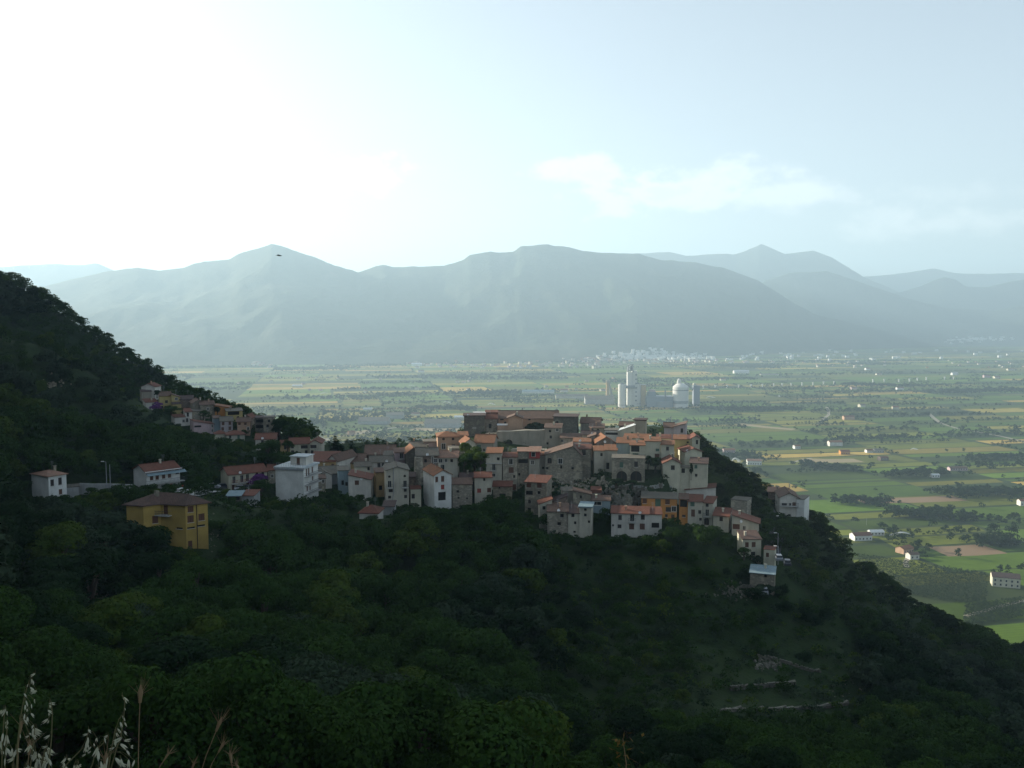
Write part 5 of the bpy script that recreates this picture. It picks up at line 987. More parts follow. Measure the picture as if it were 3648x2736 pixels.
def trunk_mb(h, r, cz, seed):
    g = random.Random(seed); mb = MB(); t = h * .045 + .08
    mb.tube([(0, 0, -1.2), (g.uniform(-.1, .1), .05, h * .2), (g.uniform(-.3, .3), g.uniform(-.3, .3), h * .45), (0, 0, h * .72)], [t * 1.3, t, t * .7, t * .3], 7)
    for q in cz[:7]: mb.tube([(0, 0, h * g.uniform(.2, .4)), (q[0] * .5, q[1] * .5, q[2] * .75), tuple(q)], [t * .55, t * .35, t * .12], 5)
    return mb
LODS = {}
for kind, (r, h, sq) in {'oak': (4.2, 8.5, 1), 'olive': (2.9, 5.2, .95), 'dark': (3.6, 8.5, 1.1), 'lime': (3.4, 7, 1)}.items():
    for i in range(3):
        V, Q, cz = crown_quads(r, h, 7200 if kind != 'olive' else 5200, .36 if kind != 'olive' else .28, 15, hash((kind, i)) % 999 if False else i * 7 + len(kind), sq)
        LODS[kind, i] = (fast_mesh('crown', V, Q, [LEAF[kind]]), trunk_mb(h, r, cz, i).mesh('trunk', BARK), r, h)
def crown_lod(r, h, n, s, nb, seeds, drop=.2): return [crown_quads(r, h, n, s, nb, sd, 1, drop)[0] for sd in seeds]
MID = {k: crown_lod(r, h, 1500, .62, 12, (1, 2, 3, 4)) for k, (r, h) in {'oak': (4.2, 8.5), 'olive': (2.9, 5.2), 'lime': (3.4, 7), 'dark': (3.6, 8.5)}.items()}
FARL = {k: crown_lod(r, h, 420, 1.05, 12, (1, 2, 3, 4)) for k, (r, h) in {'oak': (4.2, 8.5), 'olive': (2.9, 5.2), 'lime': (3.4, 7), 'dark': (3.6, 8.5)}.items()}
BUSH = crown_lod(1.5, 2.0, 90, .5, 7, (1, 2, 3, 4, 5), 0)
PTREE = crown_lod(3.2, 7.0, 130, 1.4, 9, (1, 2, 3, 4, 5), .08); PTINY = crown_lod(3.2, 6.0, 26, 2.9, 6, (1, 2, 3, 4, 5), 0)
def scatter_mesh(name, items, mats, label, cat):
    """items: list of (V template, x, y, z, scale, zscale, yaw, material index) joined into one stuff mesh"""
    Vs = []; Ms = []
    for (tv, x, y, z, s, zs, yw, mi) in items:
        c_, s_ = math.cos(yw) * s, math.sin(yw) * s
        Vs.append(np.stack([tv[:, 0] * c_ - tv[:, 1] * s_ + x, tv[:, 0] * s_ + tv[:, 1] * c_ + y, tv[:, 2] * zs + z], 1)); Ms.append(np.full(len(tv) // 4, mi, np.int32))
    V = np.concatenate(Vs); Mi = np.concatenate(Ms); me = fast_mesh(name, V, np.arange(len(V)).reshape(-1, 4), mats); me.polygons.foreach_set('material_index', Mi)
    o = link(name, me); tag(o, label, cat, kind='stuff'); return o

# pictured places that must stay open: walls, road, car park, bare ground
BOX += [(365, 400, 1640, 1722, 226), (600, 810, 1735, 1768, 214), (2745, 2800, 1838, 1965, 225), (2560, 3010, 2500, 2545, 130), (2590, 2850, 2436, 2466, 138), (2690, 2930, 2330, 2400, 148), (2470, 2560, 2256, 2280, 165),
        (2170, 2300, 1722, 1745, 245), (2290, 2440, 1738, 1760, 244), (2100, 2300, 1750, 1800, 243), (1765, 1950, 1530, 1600, 285), (745, 900, 1770, 1850, 205), (735, 760, 1880, 1990, 190), (1950, 2180, 1700, 1745, 250), (2640, 2900, 2030, 2110, 200), (908, 956, 1700, 1760, 243)]
def blocked(px, w_, ytop, ybot, D):
    for x0, x1, ya, yb, DB in BOX:
        if DB > D - 1 and px + w_ > x0 and px - w_ < x1 and ytop < yb - 4 and ybot > ya: return True
    return False
foot = np.array([(h['A'] + h['e'] * h['W'] / 2 + h['g'] * h['dep'] / 2)[:2] for h in HOUSES]); frad = np.array([max(h['W'], h['dep']) * .5 + 1.0 for h in HOUSES])
TREES = []; BUSHES = []
def sparse(px, py, D): return 1900 < px < 3080 and 1985 < py < 2680 and D > 100
Yv = 64.0
cand = []
while Yv < 480:
    st = 2.9 + Yv * .003; X = -.66 * Yv - 8
    while X < .66 * Yv + 8:
        cand.append((X + random.uniform(-.45, .45) * st, Yv + random.uniform(-.45, .45) * st)); X += st
    Yv += st
cand = np.array(cand); cz_ = hz(cand[:, 0], cand[:, 1])
dens_n = fbm(cand[:, 0], cand[:, 1], 55, 77, 3); kind_n = fbm(cand[:, 0], cand[:, 1], 34, 99, 3)
taken = {}
for (x, y), z, dn, kn in zip(cand, cz_, dens_n, kind_n):
    px, py = proj((x, y, z))
    if z < 4 or py > 3100 or py < 900 or px < -140 or px > 3790: continue
    if np.any((foot[:, 0] - x) ** 2 + (foot[:, 1] - y) ** 2 < frad ** 2): continue
    if 1120 < px < 2450 and 232 < y < 345 and py < 1790:
        if random.random() < .8: BUSHES.append((x, y, z, random.uniform(.5, 1.0)))
        continue
    sp = sparse(px, py, y) or dn < -.33
    if 2440 < px < 3060 and 2280 < py < 2590:
        if random.random() < .5: BUSHES.append((x, y, z, random.uniform(.3, .6)))
        if random.random() < .94: continue
    if sp and random.random() < .55:
        if random.random() < .8: BUSHES.append((x, y, z, random.uniform(.45, 1.5)))
        continue
    h_ = random.uniform(5.5, 11) if px < 2000 else random.uniform(4.0, 7.5)
    if y > 330: h_ *= .62
    if px > 2400 and y > 248: h_ *= .68
    if sp: h_ *= .55
    rr = h_ * random.uniform(.46, .64); key = None
    cell = (int(x // 3), int(y // 3)); ok = True
    for a in (-1, 0, 1):
        for b in (-1, 0, 1):
            for (qx, qy, qr) in taken.get((cell[0] + a, cell[1] + b), ()):
                if (qx - x) ** 2 + (qy - y) ** 2 < (.47 * (qr + rr)) ** 2: ok = False
    if not ok:
        if random.random() < .3: BUSHES.append((x, y, z, random.uniform(.6, 1.6)))
        continue
    for q in range(4):
        if not blocked(px, rr * 1.22 * m2p(y), py - h_ * m2p(y) * .97, py, y): break
        h_ *= .62; rr *= .66
    else:
        if not blocked(px, 1.2 * m2p(y), py - 1.6 * m2p(y), py, y): BUSHES.append((x, y, z, .7))
        continue
    taken.setdefault(cell, []).append((x, y, rr))
    kd = 'oak' if kn > -.22 else ('olive' if kn < -.42 or random.random() < .3 else 'dark')
    if random.random() < (.10 if px < 1500 else .04): kd = 'lime'
    if px > 2350 and y > 235: kd = random.choice(['dark', 'dark', 'oak'])
    TREES.append([x, y, z - .2, h_, rr, kd, px, py])
# trees the photograph shows one by one
def tree_at(px, py, D, h_, w_, kd, lb=None):
    p = at(px, py, D); TREES.append([p[0], p[1], p[2], h_, w_ / 2, kd, px, py, lb or 1])
for t_ in ((1690, 1688, 262, 7.5, 6, 'lime', 'bright green leafy tree between the houses below the peach house'), (1655, 1692, 259, 6, 6, 'oak', 'dark bushy tree left of the ledge house'), (1715, 1695, 258, 6.5, 6, 'lime', 'light green tree against the narrow orange roofed house'),
           (1905, 1542, 296, 3.3, 5.5, 'dark', 'round dark tree on the castle terrace before the palace'), (1890, 1544, 297, 2.8, 4, 'dark', 'small dark tree left on the castle terrace'), (1932, 1541, 297, 2.8, 4, 'dark', 'small dark tree right on the castle terrace'),
           (995, 1560, 305, 6, 7, 'dark', 'dark tree right of the square tower house on the slope'), (1030, 1585, 302, 5, 7, 'oak', 'rounded tree low right of the square tower house'), (560, 1416, 338, 2.6, 3, 'dark', 'small dark tree before the topmost white house'), (610, 1474, 326, 2.6, 7, 'oak', 'wide dark tree left of the yellow balcony house'),
           (725, 1492, 322, 3, 4, 'oak', 'dark tree among the stone houses of the hamlet'), (775, 1486, 326, 3.6, 2.6, 'dark', 'slim dark tree before the orange house'), (950, 1650, 268, 6.5, 11, 'oak', 'broad tree right of the red balcony house'), (1025, 1610, 282, 3.5, 4, 'oak', 'tree before the small peach house'),
           (1000, 1668, 262, 4, 6, 'oak', 'tree left of the white block roof'), (1660, 1640, 269, 5, 4, 'lime', 'light tree by the small gabled house'), (2335, 1678, 255, 4, 4.6, 'oak', 'tree at the foot of the cream grey house with awnings'), (2308, 1668, 254, 3.4, 2.6, 'dark', 'slim shrub right of the arches house'),
           (2462, 1704, 246, 4, 1.2, 'dark', 'narrow cypress against the cream corner house'), (2195, 1735, 245, 2.2, 5, 'dark', 'wide dark shrub before the left arch'), (2252, 1738, 245, 2.0, 4, 'dark', 'dark shrub before the right arch'), (930, 1772, 236, 4.5, 6, 'oak', 'tree before the red balcony house'),
           (1208, 1632, 287, 4, 3, 'dark', 'dark tree left of the tall conifer'), (2650, 1990, 214, 2.6, 3.4, 'oak', 'small tree before the mauve roofed house'), (880, 1700, 250, 4.0, 5, 'dark', 'unused')):
    if t_[6] != 'unused': tree_at(*t_)
# rank by size in the picture: the 290 largest stand alone, the rest is woodland
TREES.sort(key=lambda t: -(t[3] * t[4]) / t[1] ** 2 - (9 if len(t) > 8 else 0))
vis = [t for t in TREES if (t[7] - t[3] * m2p(t[1]) < 2760 and -60 < t[6] < 3710)]
ind = vis[:262]; ids = {id(t) for t in ind}; rest = [t for t in TREES if id(t) not in ids]
LMK = [(600, 1900, 'yellow house'), (200, 1750, 'cubic white house'), (600, 1700, 'awning house'), (1030, 1720, 'white four storey block'), (1410, 1760, 'tall grey gabled house'), (1570, 1790, 'tall white house'), (1910, 1790, 'isolated grey house'),
       (2085, 1880, 'pale tower house'), (2240, 1880, 'long white house'), (2600, 1860, 'falling red roof'), (2680, 1960, 'mauve roofed house'), (2715, 2070, 'lowest stone shed'), (2740, 2480, 'terrace walls'), (80, 2450, 'tallest wild oat'), (500, 2500, 'tall tan grass head'),
       (830, 2700, 'small bottom grass heads'), (1313, 1830, 'low terracotta cottage'), (2225, 2690, 'leafy sprig'), (3400, 2640, 'bottom right corner'), (2820, 1820, 'brown gable chalet'), (1500, 2720, 'middle of the bottom edge'), (2060, 2300, 'open scrub slope')]
def where(px, py, D, h_):
    q = min(LMK, key=lambda l: (l[0] - px) ** 2 + (l[1] - py) ** 2); dx, dy = px - q[0], py - q[1]; d = math.hypot(dx, dy)
    w_ = 'just' if d < 130 else 'away' if d < 330 else 'far'
    a = math.degrees(math.atan2(dy, dx)) % 360
    dr = ['right of', 'below and right of', 'below', 'below and left of', 'left of', 'above and left of', 'above', 'above and right of'][int((a + 22.5) // 45) % 8]
    return w_ + ' ' + dr + ' the ' + q[2]
KN = {'oak': ('broad_tree', 'dark green broadleaf tree'), 'olive': ('olive_tree', 'grey green olive tree'), 'lime': ('leafy_tree', 'yellow green leafy tree'), 'dark': ('evergreen_tree', 'very dark evergreen tree')}
for i, t in enumerate(ind):
    x, y, z, h_, rr, kd, px, py = t[:8]; cm, tm, r0, h0 = LODS[kd, i % 3]
    lb = t[8] if len(t) > 8 and isinstance(t[8], str) else ('low ' if h_ < 5.5 else 'tall ' if h_ > 8.5 else '') + KN[kd][1] + ' ' + where(px, py - h_ * .6 * m2p(y), y, h_)
    T = empty(KN[kd][0], (x, y, z), lb, 'tree', None if len(t) > 8 else 'trees of the wooded slope'); T.rotation_euler.z = random.uniform(0, 6.28); T.scale = (rr / r0, rr / r0, h_ / h0)
    link('crown', cm, T); link('trunk', tm, T)
LK = ['oak', 'olive', 'lime', 'dark']; items = []
for t in rest:
    x, y, z, h_, rr, kd = t[:6]; lib = MID if y < 300 else FARL; r0, h0 = {'oak': (4.2, 8.5), 'olive': (2.9, 5.2), 'lime': (3.4, 7), 'dark': (3.6, 8.5)}[kd]
    items.append((lib[kd][random.randrange(4)], x, y, z, rr / r0, h_ / h0, random.uniform(0, 6.28), LK.index(kd)))
scatter_mesh('woodland', items, [LEAF[k] for k in LK], 'dense dark woodland covering the slopes between and behind the single trees', 'wood')
bi = [(BUSH[random.randrange(5)], x, y, z - .1, s * random.uniform(.8, 1.3), s * random.uniform(.7, 1.2), random.uniform(0, 6.28), random.choice([0, 0, 1, 1, 2, 3])) for x, y, z, s in BUSHES if not blocked(*proj((x, y, z))[:1], 1.2 * s * m2p(y), proj((x, y, z))[1] - 1.7 * s * m2p(y), proj((x, y, z))[1], y)]
# a carpet of scrub between the trees
for _ in range(4200):
    y = random.uniform(90, 285); x = random.uniform(-.6, .62) * y; z = float(hz(x, y)); px, py = proj((x, y, z))
    if py > 2800 or px < -50 or px > 3700 or z < 5: continue
    if np.any((foot[:, 0] - x) ** 2 + (foot[:, 1] - y) ** 2 < frad ** 2): continue
    s = random.uniform(.35, .95)
    if blocked(px, 1.1 * s * m2p(y), py - 1.7 * s * m2p(y), py, y): continue
    bi.append((BUSH[random.randrange(5)], x, y, z - .1, s * 1.2, s, random.uniform(0, 6.28), random.choice([0, 0, 1, 1, 2, 3])))
scatter_mesh('undergrowth', bi, [LEAF[k] for k in LK], 'low scrub and bushes covering the open ground between the trees', 'shrubs')
print('trees', len(TREES), 'bush', len(bi))

# ---------------------------------------------------------------- conifers behind the town
def conifer(px, py, D, h_, r_, lb):
    p = at(px, py, D); T = empty('conifer_tree', p, lb, 'tree'); MB().tube([(0, 0, -1), (0, 0, h_)], [.3, .05], 6).obj('trunk', BARK, T)
    g = np.random.default_rng(int(px)); n = 3600; t = g.random(n) ** .8; a = g.uniform(0, 6.28, n); layer = np.floor(t * 11) / 11 + g.normal(0, .01, n); rad = r_ * (1 - layer) * g.uniform(.15, 1, n) ** .6 * (1 + .25 * np.sin(a * 3 + layer * 20))
    c_ = np.stack([rad * np.cos(a), rad * np.sin(a), h_ * (.08 + .92 * layer) - rad * .25], 1); d = np.stack([np.cos(a), np.sin(a), -.3 + 0 * a], 1); s_ = np.stack([-np.sin(a), np.cos(a), 0 * a], 1); u = g.uniform(.25, .5, n)[:, None]
    V = np.stack([c_ - d * u, c_ - s_ * u * .35, c_ + d * u, c_ + s_ * u * .35 + np.array((0, 0, .06))], 1).reshape(-1, 3)
    link('crown', fast_mesh('crown', V, np.arange(4 * n).reshape(n, 4), [LEAF['dark' if px > 1200 else 'field']]), T)
conifer(1195, 1634, 289, 8.0, 3.3, 'tall layered conifer standing behind the brown red roofs at the left'); conifer(1222, 1640, 292, 5.2, 1.2, 'slim dark conifer right of the tall layered conifer'); conifer(1253, 1632, 296, 4.8, 1.0, 'small pointed cypress left of the wide brown roof')
conifer(1266, 1630, 297, 3.5, .7, 'thinnest pointed cypress by the wide brown roof'); conifer(1410, 1612, 292, 3.6, 1.2, 'small dark tree top sticking up behind the brown warehouse roof')
# bougainvillea
for px, py, D, s, lb in ((560, 1464, 332, 1.35, 'upper purple bougainvillea bush between white and yellow slope houses'), (925, 1745, 243, 1.7, 'lower purple bougainvillea bush in front of the red balcony house')):
    p = at(px, py, D); T = empty('bougainvillea', p, lb, 'shrub'); V, Q, cz = crown_quads(1.7, 2.2, 1300, .3, 9, int(px), 1, 0); T.scale = (s * 1.2, s, s); link('blossom', fast_mesh('blossom', V, Q, [LEAF['purple']]), T); MB().tube([(0, 0, -1), (0, 0, 1.5)], .08, 5).obj('stem', BARK, T)

# ---------------------------------------------------------------- trees and hedges of the plain
pi = []
def inplain(x, y):
    px, py = proj((x, y, 0)); 
    return -30 < px < 3680 and y > 380
def pblocked(px, w_, yt, yb, D):
    for x0, x1, ya, ybb, DB in PLAINBOX:
        if DB > D - 5 and px + w_ > x0 and px - w_ < x1 and yt < ybb and yb > ya: return True
        if abs(DB - D) < 14 and x0 < px < x1: return True
    return False
PT = []
def ptree(x, y, h_):
    if not inplain(x, y): return
    if y < 760 and float(hz(x, min(y, 770))) > -1 and y < 700: return
    px, py = proj((x, y, 0)); s = m2p(y)
    if pblocked(px, h_ * .45 * s, py - h_ * s, py, y): return
    PT.append((x, y, h_, px, py))
for (u0, v0, u1, v1) in FIELDS:
    x, y = f2w((u0 + u1) / 2, (v0 + v1) / 2)
    if not (350 < y < 4200) or abs(x) > .62 * y + 100: continue
    hv = vnoise(np.array([x]), np.array([y]), 420, 5)[0]; left = x < .05 * y
    pr = (.5 + hv * .8) - (.18 if left and y > 1300 else 0)
    if random.random() < pr:                              # hedge along the near edge
        n = int((u1 - u0) / random.uniform(4, 8)); lo = random.random() * .4; hi = random.uniform(.5, 1)
        for i in range(n):
            if lo < i / n < hi: q = f2w(u0 + (u1 - u0) * i / n, v0 + random.uniform(-1.5, 1.5)); ptree(q[0], q[1], random.uniform(2, 6) if random.random() < .8 else random.uniform(6, 9))
    if random.random() < pr * .45:
        n = int((v1 - v0) / random.uniform(4, 8))
        for i in range(n): q = f2w(u0 + random.uniform(-1.5, 1.5), v0 + (v1 - v0) * i / n); ptree(q[0], q[1], random.uniform(2, 6))
    if random.random() < .09 + max(0, hv) * .55:          # a grove
        for i in range(int((u1 - u0) * (v1 - v0) / 110)):
            q = f2w(random.uniform(u0, u1), random.uniform(v0, v1)); ptree(q[0], q[1], random.uniform(3.5, 7.5))
    for _ in range(random.choice((0, 1, 1, 2, 3))): q = f2w(random.uniform(u0, u1), random.uniform(v0, v1)); ptree(q[0], q[1], random.uniform(3, 7))
def grove(px0, py0, px1, py1, n, h0, h1, spread=8):
    for i in range(int(n * 1.6)):
        t = random.random(); p = gp(px0 + (px1 - px0) * t, py0 + (py1 - py0) * t); ptree(p[0] + random.gauss(0, spread), p[1] + random.gauss(0, spread), random.uniform(h0, h1))
for a in ((3140, 1700, 3420, 1690, 60, 5, 9), (3190, 1840, 3440, 1850, 70, 5, 9, 10), (2850, 1660, 3060, 1680, 60, 4, 8), (2980, 1790, 3160, 1800, 45, 4, 8), (3380, 1770, 3648, 1760, 80, 5, 9, 12), (2960, 1570, 3200, 1560, 40, 4, 8), (3450, 1640, 3648, 1630, 50, 4, 8), (3480, 1940, 3620, 1945, 30, 5, 9),
          (1330, 1345, 2000, 1352, 160, 6, 12, 22), (950, 1420, 1360, 1420, 60, 5, 10, 18), (1000, 1520, 1500, 1470, 150, 5, 9, 25), (1500, 1455, 1700, 1458, 60, 5, 10, 15), (1640, 1405, 1980, 1400, 90, 7, 13, 16), (1340, 1412, 1620, 1408, 30, 6, 12, 10), (2400, 1590, 2700, 1640, 90, 4, 8, 14),
          (2500, 1460, 2850, 1458, 120, 5, 9, 18), (3300, 1400, 3648, 1390, 120, 6, 11, 20), (3000, 1370, 3300, 1380, 90, 6, 10, 14), (2560, 1306, 2760, 1312, 80, 7, 12, 30), (2080, 1452, 2500, 1456, 60, 3, 7, 8), (2600, 1340, 3200, 1330, 90, 5, 9, 30), (3150, 1880, 3300, 1990, 30, 3, 6, 6)): grove(*a)
for px, py, h_ in ((3105, 1674, 9), (2755, 1592, 8), (2700, 1600, 7), (2955, 1556, 9), (3430, 1536, 9), (3625, 1545, 11), (3300, 1482, 9), (3535, 1675, 9), (2745, 1570, 6), (3045, 1870, 7), (3540, 1925, 14), (3600, 1930, 15), (3320, 1880, 8), (3410, 1985, 7), (3510, 1530, 5), (3340, 1640, 7), (1700, 1530, 7), (1460, 1550, 7), (1490, 1553, 5), (1520, 1550, 5), (3145, 1785, 8), (2860, 1740, 7), (2830, 1745, 6)):
    p = gp(px, py); PT.append((p[0], p[1], h_, px, py))
PT = [t for t in PT if t[1] > 430]
PT.sort(key=lambda t: -(t[2] / t[1]))
PTB = [fast_mesh('crown', crown_quads(3.2, 7, 620, .75, 12, 200 + i, 1, .08)[0], np.arange(620 * 4).reshape(-1, 4), [LEAF['field' if i < 2 else 'dark']]) for i in range(3)]
PTT = MB().tube([(0, 0, -.5), (0, 0, 4)], [.3, .12], 6).mesh('trunk', BARK)
for i, (x, y, h_, px, py) in enumerate(PT[:34]):
    T = empty('field_tree', (x, y, 0), ('single dark tree on the fields ' + ('near the right edge of the picture' if px > 3300 else 'right of the wooded slope' if px > 2700 else 'behind the town')), 'tree', 'larger trees on the fields'); s = h_ / 7; T.scale = (s, s, s); T.rotation_euler.z = random.uniform(0, 6.28)
    link('crown', PTB[i % 3], T); link('trunk', PTT, T)
for i, (x, y, h_, px, py) in enumerate(PT[34:]):
    lib = PTREE if y < 1500 else PTINY; s = h_ / 7; pi.append((lib[random.randrange(5)], x, y, 0, s * random.uniform(.9, 1.3), s, random.uniform(0, 6.28), random.choice([0, 0, 1])))
scatter_mesh('hedgerows', pi, [LEAF['field'], LEAF['dark']], 'hedgerows, groves and scattered far trees dividing the fields of the plain', 'hedges')
print('plain trees', len(PT))
# crop rows in the nearest fields (vines, olives) as real rows
ri = []
for (px0, py0, px1, py1, n, rows_) in ((3060, 2040, 3520, 2110, 46, 15), (3440, 2200, 3648, 2170, 26, 9), (2950, 1470, 3360, 1472, 44, 5)):
    for r_ in range(rows_):
        for i in range(n):
            t = i / n; p = gp(px0 + (px1 - px0) * t, py0 + (py1 - py0) * t + (r_ - rows_ / 2) * (8 if py0 > 2000 else 5)); 
            if p[1] > 440 and float(hz(p[0], min(p[1], 770))) < 0: ri.append((BUSH[random.randrange(5)], p[0] + random.uniform(-.6, .6), p[1] + random.uniform(-.5, .5), 0, random.uniform(.7, 1.2), random.uniform(.8, 1.3), random.uniform(0, 6.28), 1))
scatter_mesh('orchard_rows', ri, [LEAF['field'], LEAF['olive']], 'rows of olive bushes and vines on the plain at the right', 'orchard')

# ---------------------------------------------------------------- stone walls, rocks, road
ROCK = WALL['stone']; 
def on_hill(px, py, D0, D1):                             # where a line of sight meets the hillside
    for D in np.arange(D0, D1, .5):
        p = at(px, py, D)
        if p[2] < hz(p[0], p[1]): return np.array((p[0], p[1], float(hz(p[0], p[1]))))
    return None
def stone_wall(pts, label, h_=1.2, D0=90, D1=290, mat='dstone'):
    P3 = [on_hill(px, py, D0, D1) for px, py in pts]; P3 = [p for p in P3 if p is not None]
    if len(P3) < 2: return
    T = empty('stone_wall', P3[0], label, 'wall'); mb = MB()
    core = MB()
    for a, b in zip(P3[:-1], P3[1:]):
        l_ = np.linalg.norm(b - a); n = max(2, int(l_ / .55)); e = (b - a) * (1, 1, 0); e /= np.linalg.norm(e); g = np.array((-e[1], e[0], 0))
        core.box((a + b) / 2 - (0, 0, 1), e, g, np.hypot(*(b - a)[:2]), .4, .6 + h_ * .8)
        for i in range(n):
            for k in range(int(h_ / .35)):
                p = a + (b - a) * (i + random.random()) / n + (0, 0, k * .33 - .15); mb.box(p - g * random.uniform(.12, .25), e, g, random.uniform(.35, .75), random.uniform(.35, .6), random.uniform(.25, .42))
    s_ = mb.obj('stones', WALL[mat], T, P3[0]); tag(s_, kind='stuff'); core.obj('core', WALL['dstone'], T, P3[0])
stone_wall([(2600, 2462), (2640, 2456), (2700, 2452), (2760, 2447), (2832, 2441)], 'middle dry stone terrace wall on the lower right slope', 1.3)
stone_wall([(2566, 2536), (2640, 2534), (2720, 2532), (2800, 2529), (2880, 2526), (2960, 2518), (3020, 2512)], 'lowest and longest dry stone terrace wall at the lower right', 1.0)
stone_wall([(2700, 2338), (2760, 2352), (2820, 2372), (2880, 2392), (2920, 2396)], 'slanting ruined stone wall on the lower right slope', .8)
stone_wall([(2178, 1735), (2200, 1738), (2240, 1738), (2290, 1743)], 'pale stone parapet of the path under the arches house', .9, 225, 262, 'concrete')
stone_wall([(2296, 1752), (2350, 1753), (2400, 1755), (2438, 1756)], 'long grey concrete wall behind the orange house', 1.3, 225, 262, 'concrete')
stone_wall([(2640, 2090), (2700, 2096), (2740, 2098)], 'low rubble wall below the lowest stone shed', .8, 170, 225)
def rocks(cx, cy, wx, wy, n, label, D0, D1, s0=.3, s1=1.1, mat='dstone'):
    c0 = on_hill(cx, cy, D0, D1)
    if c0 is None: return
    mb = MB(); g = random.Random(int(cx + cy))
    for _ in range(n):
        p = on_hill(cx + g.gauss(0, wx), cy + g.gauss(0, wy), D0, D1)
        if p is None: continue
        s = g.uniform(s0, s1); V = []
        for k in range(2):
            for j in range(5): a = j * 1.257 + g.uniform(-.3, .3); rr = s * g.uniform(.35, .6) * (1 if k == 0 else .7); V.append((p[0] + rr * math.cos(a), p[1] + rr * math.sin(a), p[2] - .2 + k * s * g.uniform(.4, .8)))
        mb.add(V, [tuple(range(4, -1, -1)), tuple(range(5, 10))] + [(j, (j + 1) % 5, (j + 1) % 5 + 5, j + 5) for j in range(5)])
    if mb.V: tag(mb.obj('rubble', WALL[mat]), label, 'rocks', kind='stuff')
rocks(2740, 2368, 26, 10, 90, 'patch of pale rubble above the terrace walls', 90, 250); rocks(3050, 2450, 60, 30, 60, 'scattered pale stones on the lower right slope', 90, 220, .2, .6); rocks(1960, 2650, 18, 26, 40, 'pale scree streak at the bottom centre', 70, 200, .2, .6)
rocks(2620, 2110, 40, 14, 110, 'rubble heap below the lowest stone shed', 170, 225, .3, .9); rocks(2060, 1722, 60, 14, 160, 'broken rocky wall base under the large stone houses', 225, 275, .5, 1.6, 'stone'); rocks(2230, 1785, 45, 22, 200, 'dark rocky cliff behind the orange house', 225, 262, .6, 2.0, 'dstone')
rocks(760, 1900, 14, 30, 50, 'rubble beside the yellow house', 150, 215, .2, .6); rocks(190, 1380, 26, 22, 60, 'bare rocky gully high on the left slope', 200, 330, .4, 1.2, 'stone')
# retaining castle wall
def quad_wall(name, px0, yt0, px1, yt1, yb, D0, D1, th, mat, label, cat='wall', holes=()):
    A = at(px0, yt0, D0); B = at(px1, yt1, D1); e = (B - A) * (1, 1, 0); W = np.linalg.norm(e); e /= W; g = np.array((-e[1], e[0], 0)); zb = at(px0, yb, D0)[2] - 3
    T = empty(name, (A + B) / 2 * (1, 1, 0) + (0, 0, zb), label, cat); mb = MB(); n = max(3, int(W / 3)); off = T.location
    V = []
    for i in range(n + 1):
        p = A + (B - A) * i / n; zt = p[2] + random.uniform(-.12, .12)
        for dd, z in ((0, zb), (.35, zt), (.35 + th, zt), (.35 + th, zb)): V.append((p[0] + g[0] * dd, p[1] + g[1] * dd, z))
    Fc = [(4 * i + k, 4 * (i + 1) + k, 4 * (i + 1) + (k + 1) % 4, 4 * i + (k + 1) % 4) for i in range(n) for k in range(4)] + [(0, 1, 2, 3), (4 * n + 3, 4 * n + 2, 4 * n + 1, 4 * n)]
    mb.add(V, Fc); mb.obj('masonry', WALL[mat], T, off)
    for px, py, ww, wh in holes:
        r_ = ray(px, py); s_, u = np.linalg.solve(np.array([[r_[0], -e[0]], [r_[1], -e[1]]]), A[:2]); z = CAMZ + s_ * r_[2]; hb = MB(); pts = [(u - ww / 2, z - wh / 2)] + [(u + ww / 2 * math.cos(t_), z + wh * .1 + wh * .4 * math.sin(t_)) for t_ in np.linspace(math.pi, 0, 7)] + [(u + ww / 2, z - wh / 2)]
        hb.slab([A * (1, 1, 0) + e * a_ - g * .05 + (0, 0, b_) for a_, b_ in pts], .01); V2 = [A * (1, 1, 0) + e * a_ - g * .02 + (0, 0, b_) for a_, b_ in pts]; MB().poly(V2).obj('arch_opening', HOLE, T, off)
quad_wall('castle_wall', 1768, 1538, 1946, 1532, 1604, 290, 286, 3, 'grey', 'tall plain grey castle retaining wall in the middle of the town', holes=((1814, 1579, 2.2, 2.4),))
quad_wall('castle_wall', 1727, 1546, 1772, 1543, 1590, 292, 290, 3, 'stone', 'short grey castle wall piece right of the dark tower')
quad_wall('retaining_wall', 1820, 1600, 1945, 1602, 1640, 276, 274, 2, 'grey', 'dark lower retaining wall under the castle wall')
quad_wall('retaining_wall', 1944, 1688, 2075, 1684, 1720, 256, 256, 1.5, 'stone', 'battered stone footing under the very large grey stone house')
quad_wall('retaining_wall', 280, 1722, 470, 1728, 1745, 222, 222, .5, 'concrete', 'long low grey roadside wall left of the awning house')
quad_wall('retaining_wall', 800, 1676, 832, 1672, 1706, 262, 262, .5, 'concrete', 'concrete block wall behind the red roof of the red balcony house')
def hill_strip(name, pix, width, mat, D0, D1, lift=.25, label=None):
    P3 = []
    for px, py in pix:
        p = on_hill(px, py, D0, D1)
        if p is not None: P3.append(p)
    if len(P3) < 2: return None
    V = []; n = 5; ns = len(P3)
    for i, p in enumerate(P3):
        t = P3[min(i + 1, ns - 1)] - P3[max(i - 1, 0)]; q = np.array((t[1], -t[0], 0)); q /= np.linalg.norm(q) + 1e-9
        for j in range(n): a = p + q * width * (j / (n - 1) - .5); V.append((a[0], a[1], max(float(hz(a[0], a[1])), p[2] - .4) + lift))
    Fc = [(i * n + j, i * n + j + 1, (i + 1) * n + j + 1, (i + 1) * n + j) for i in range(ns - 1) for j in range(n - 1)]
    o = link(name, mesh_from(name, V, Fc, [mat])); tag(o, kind='structure'); return P3
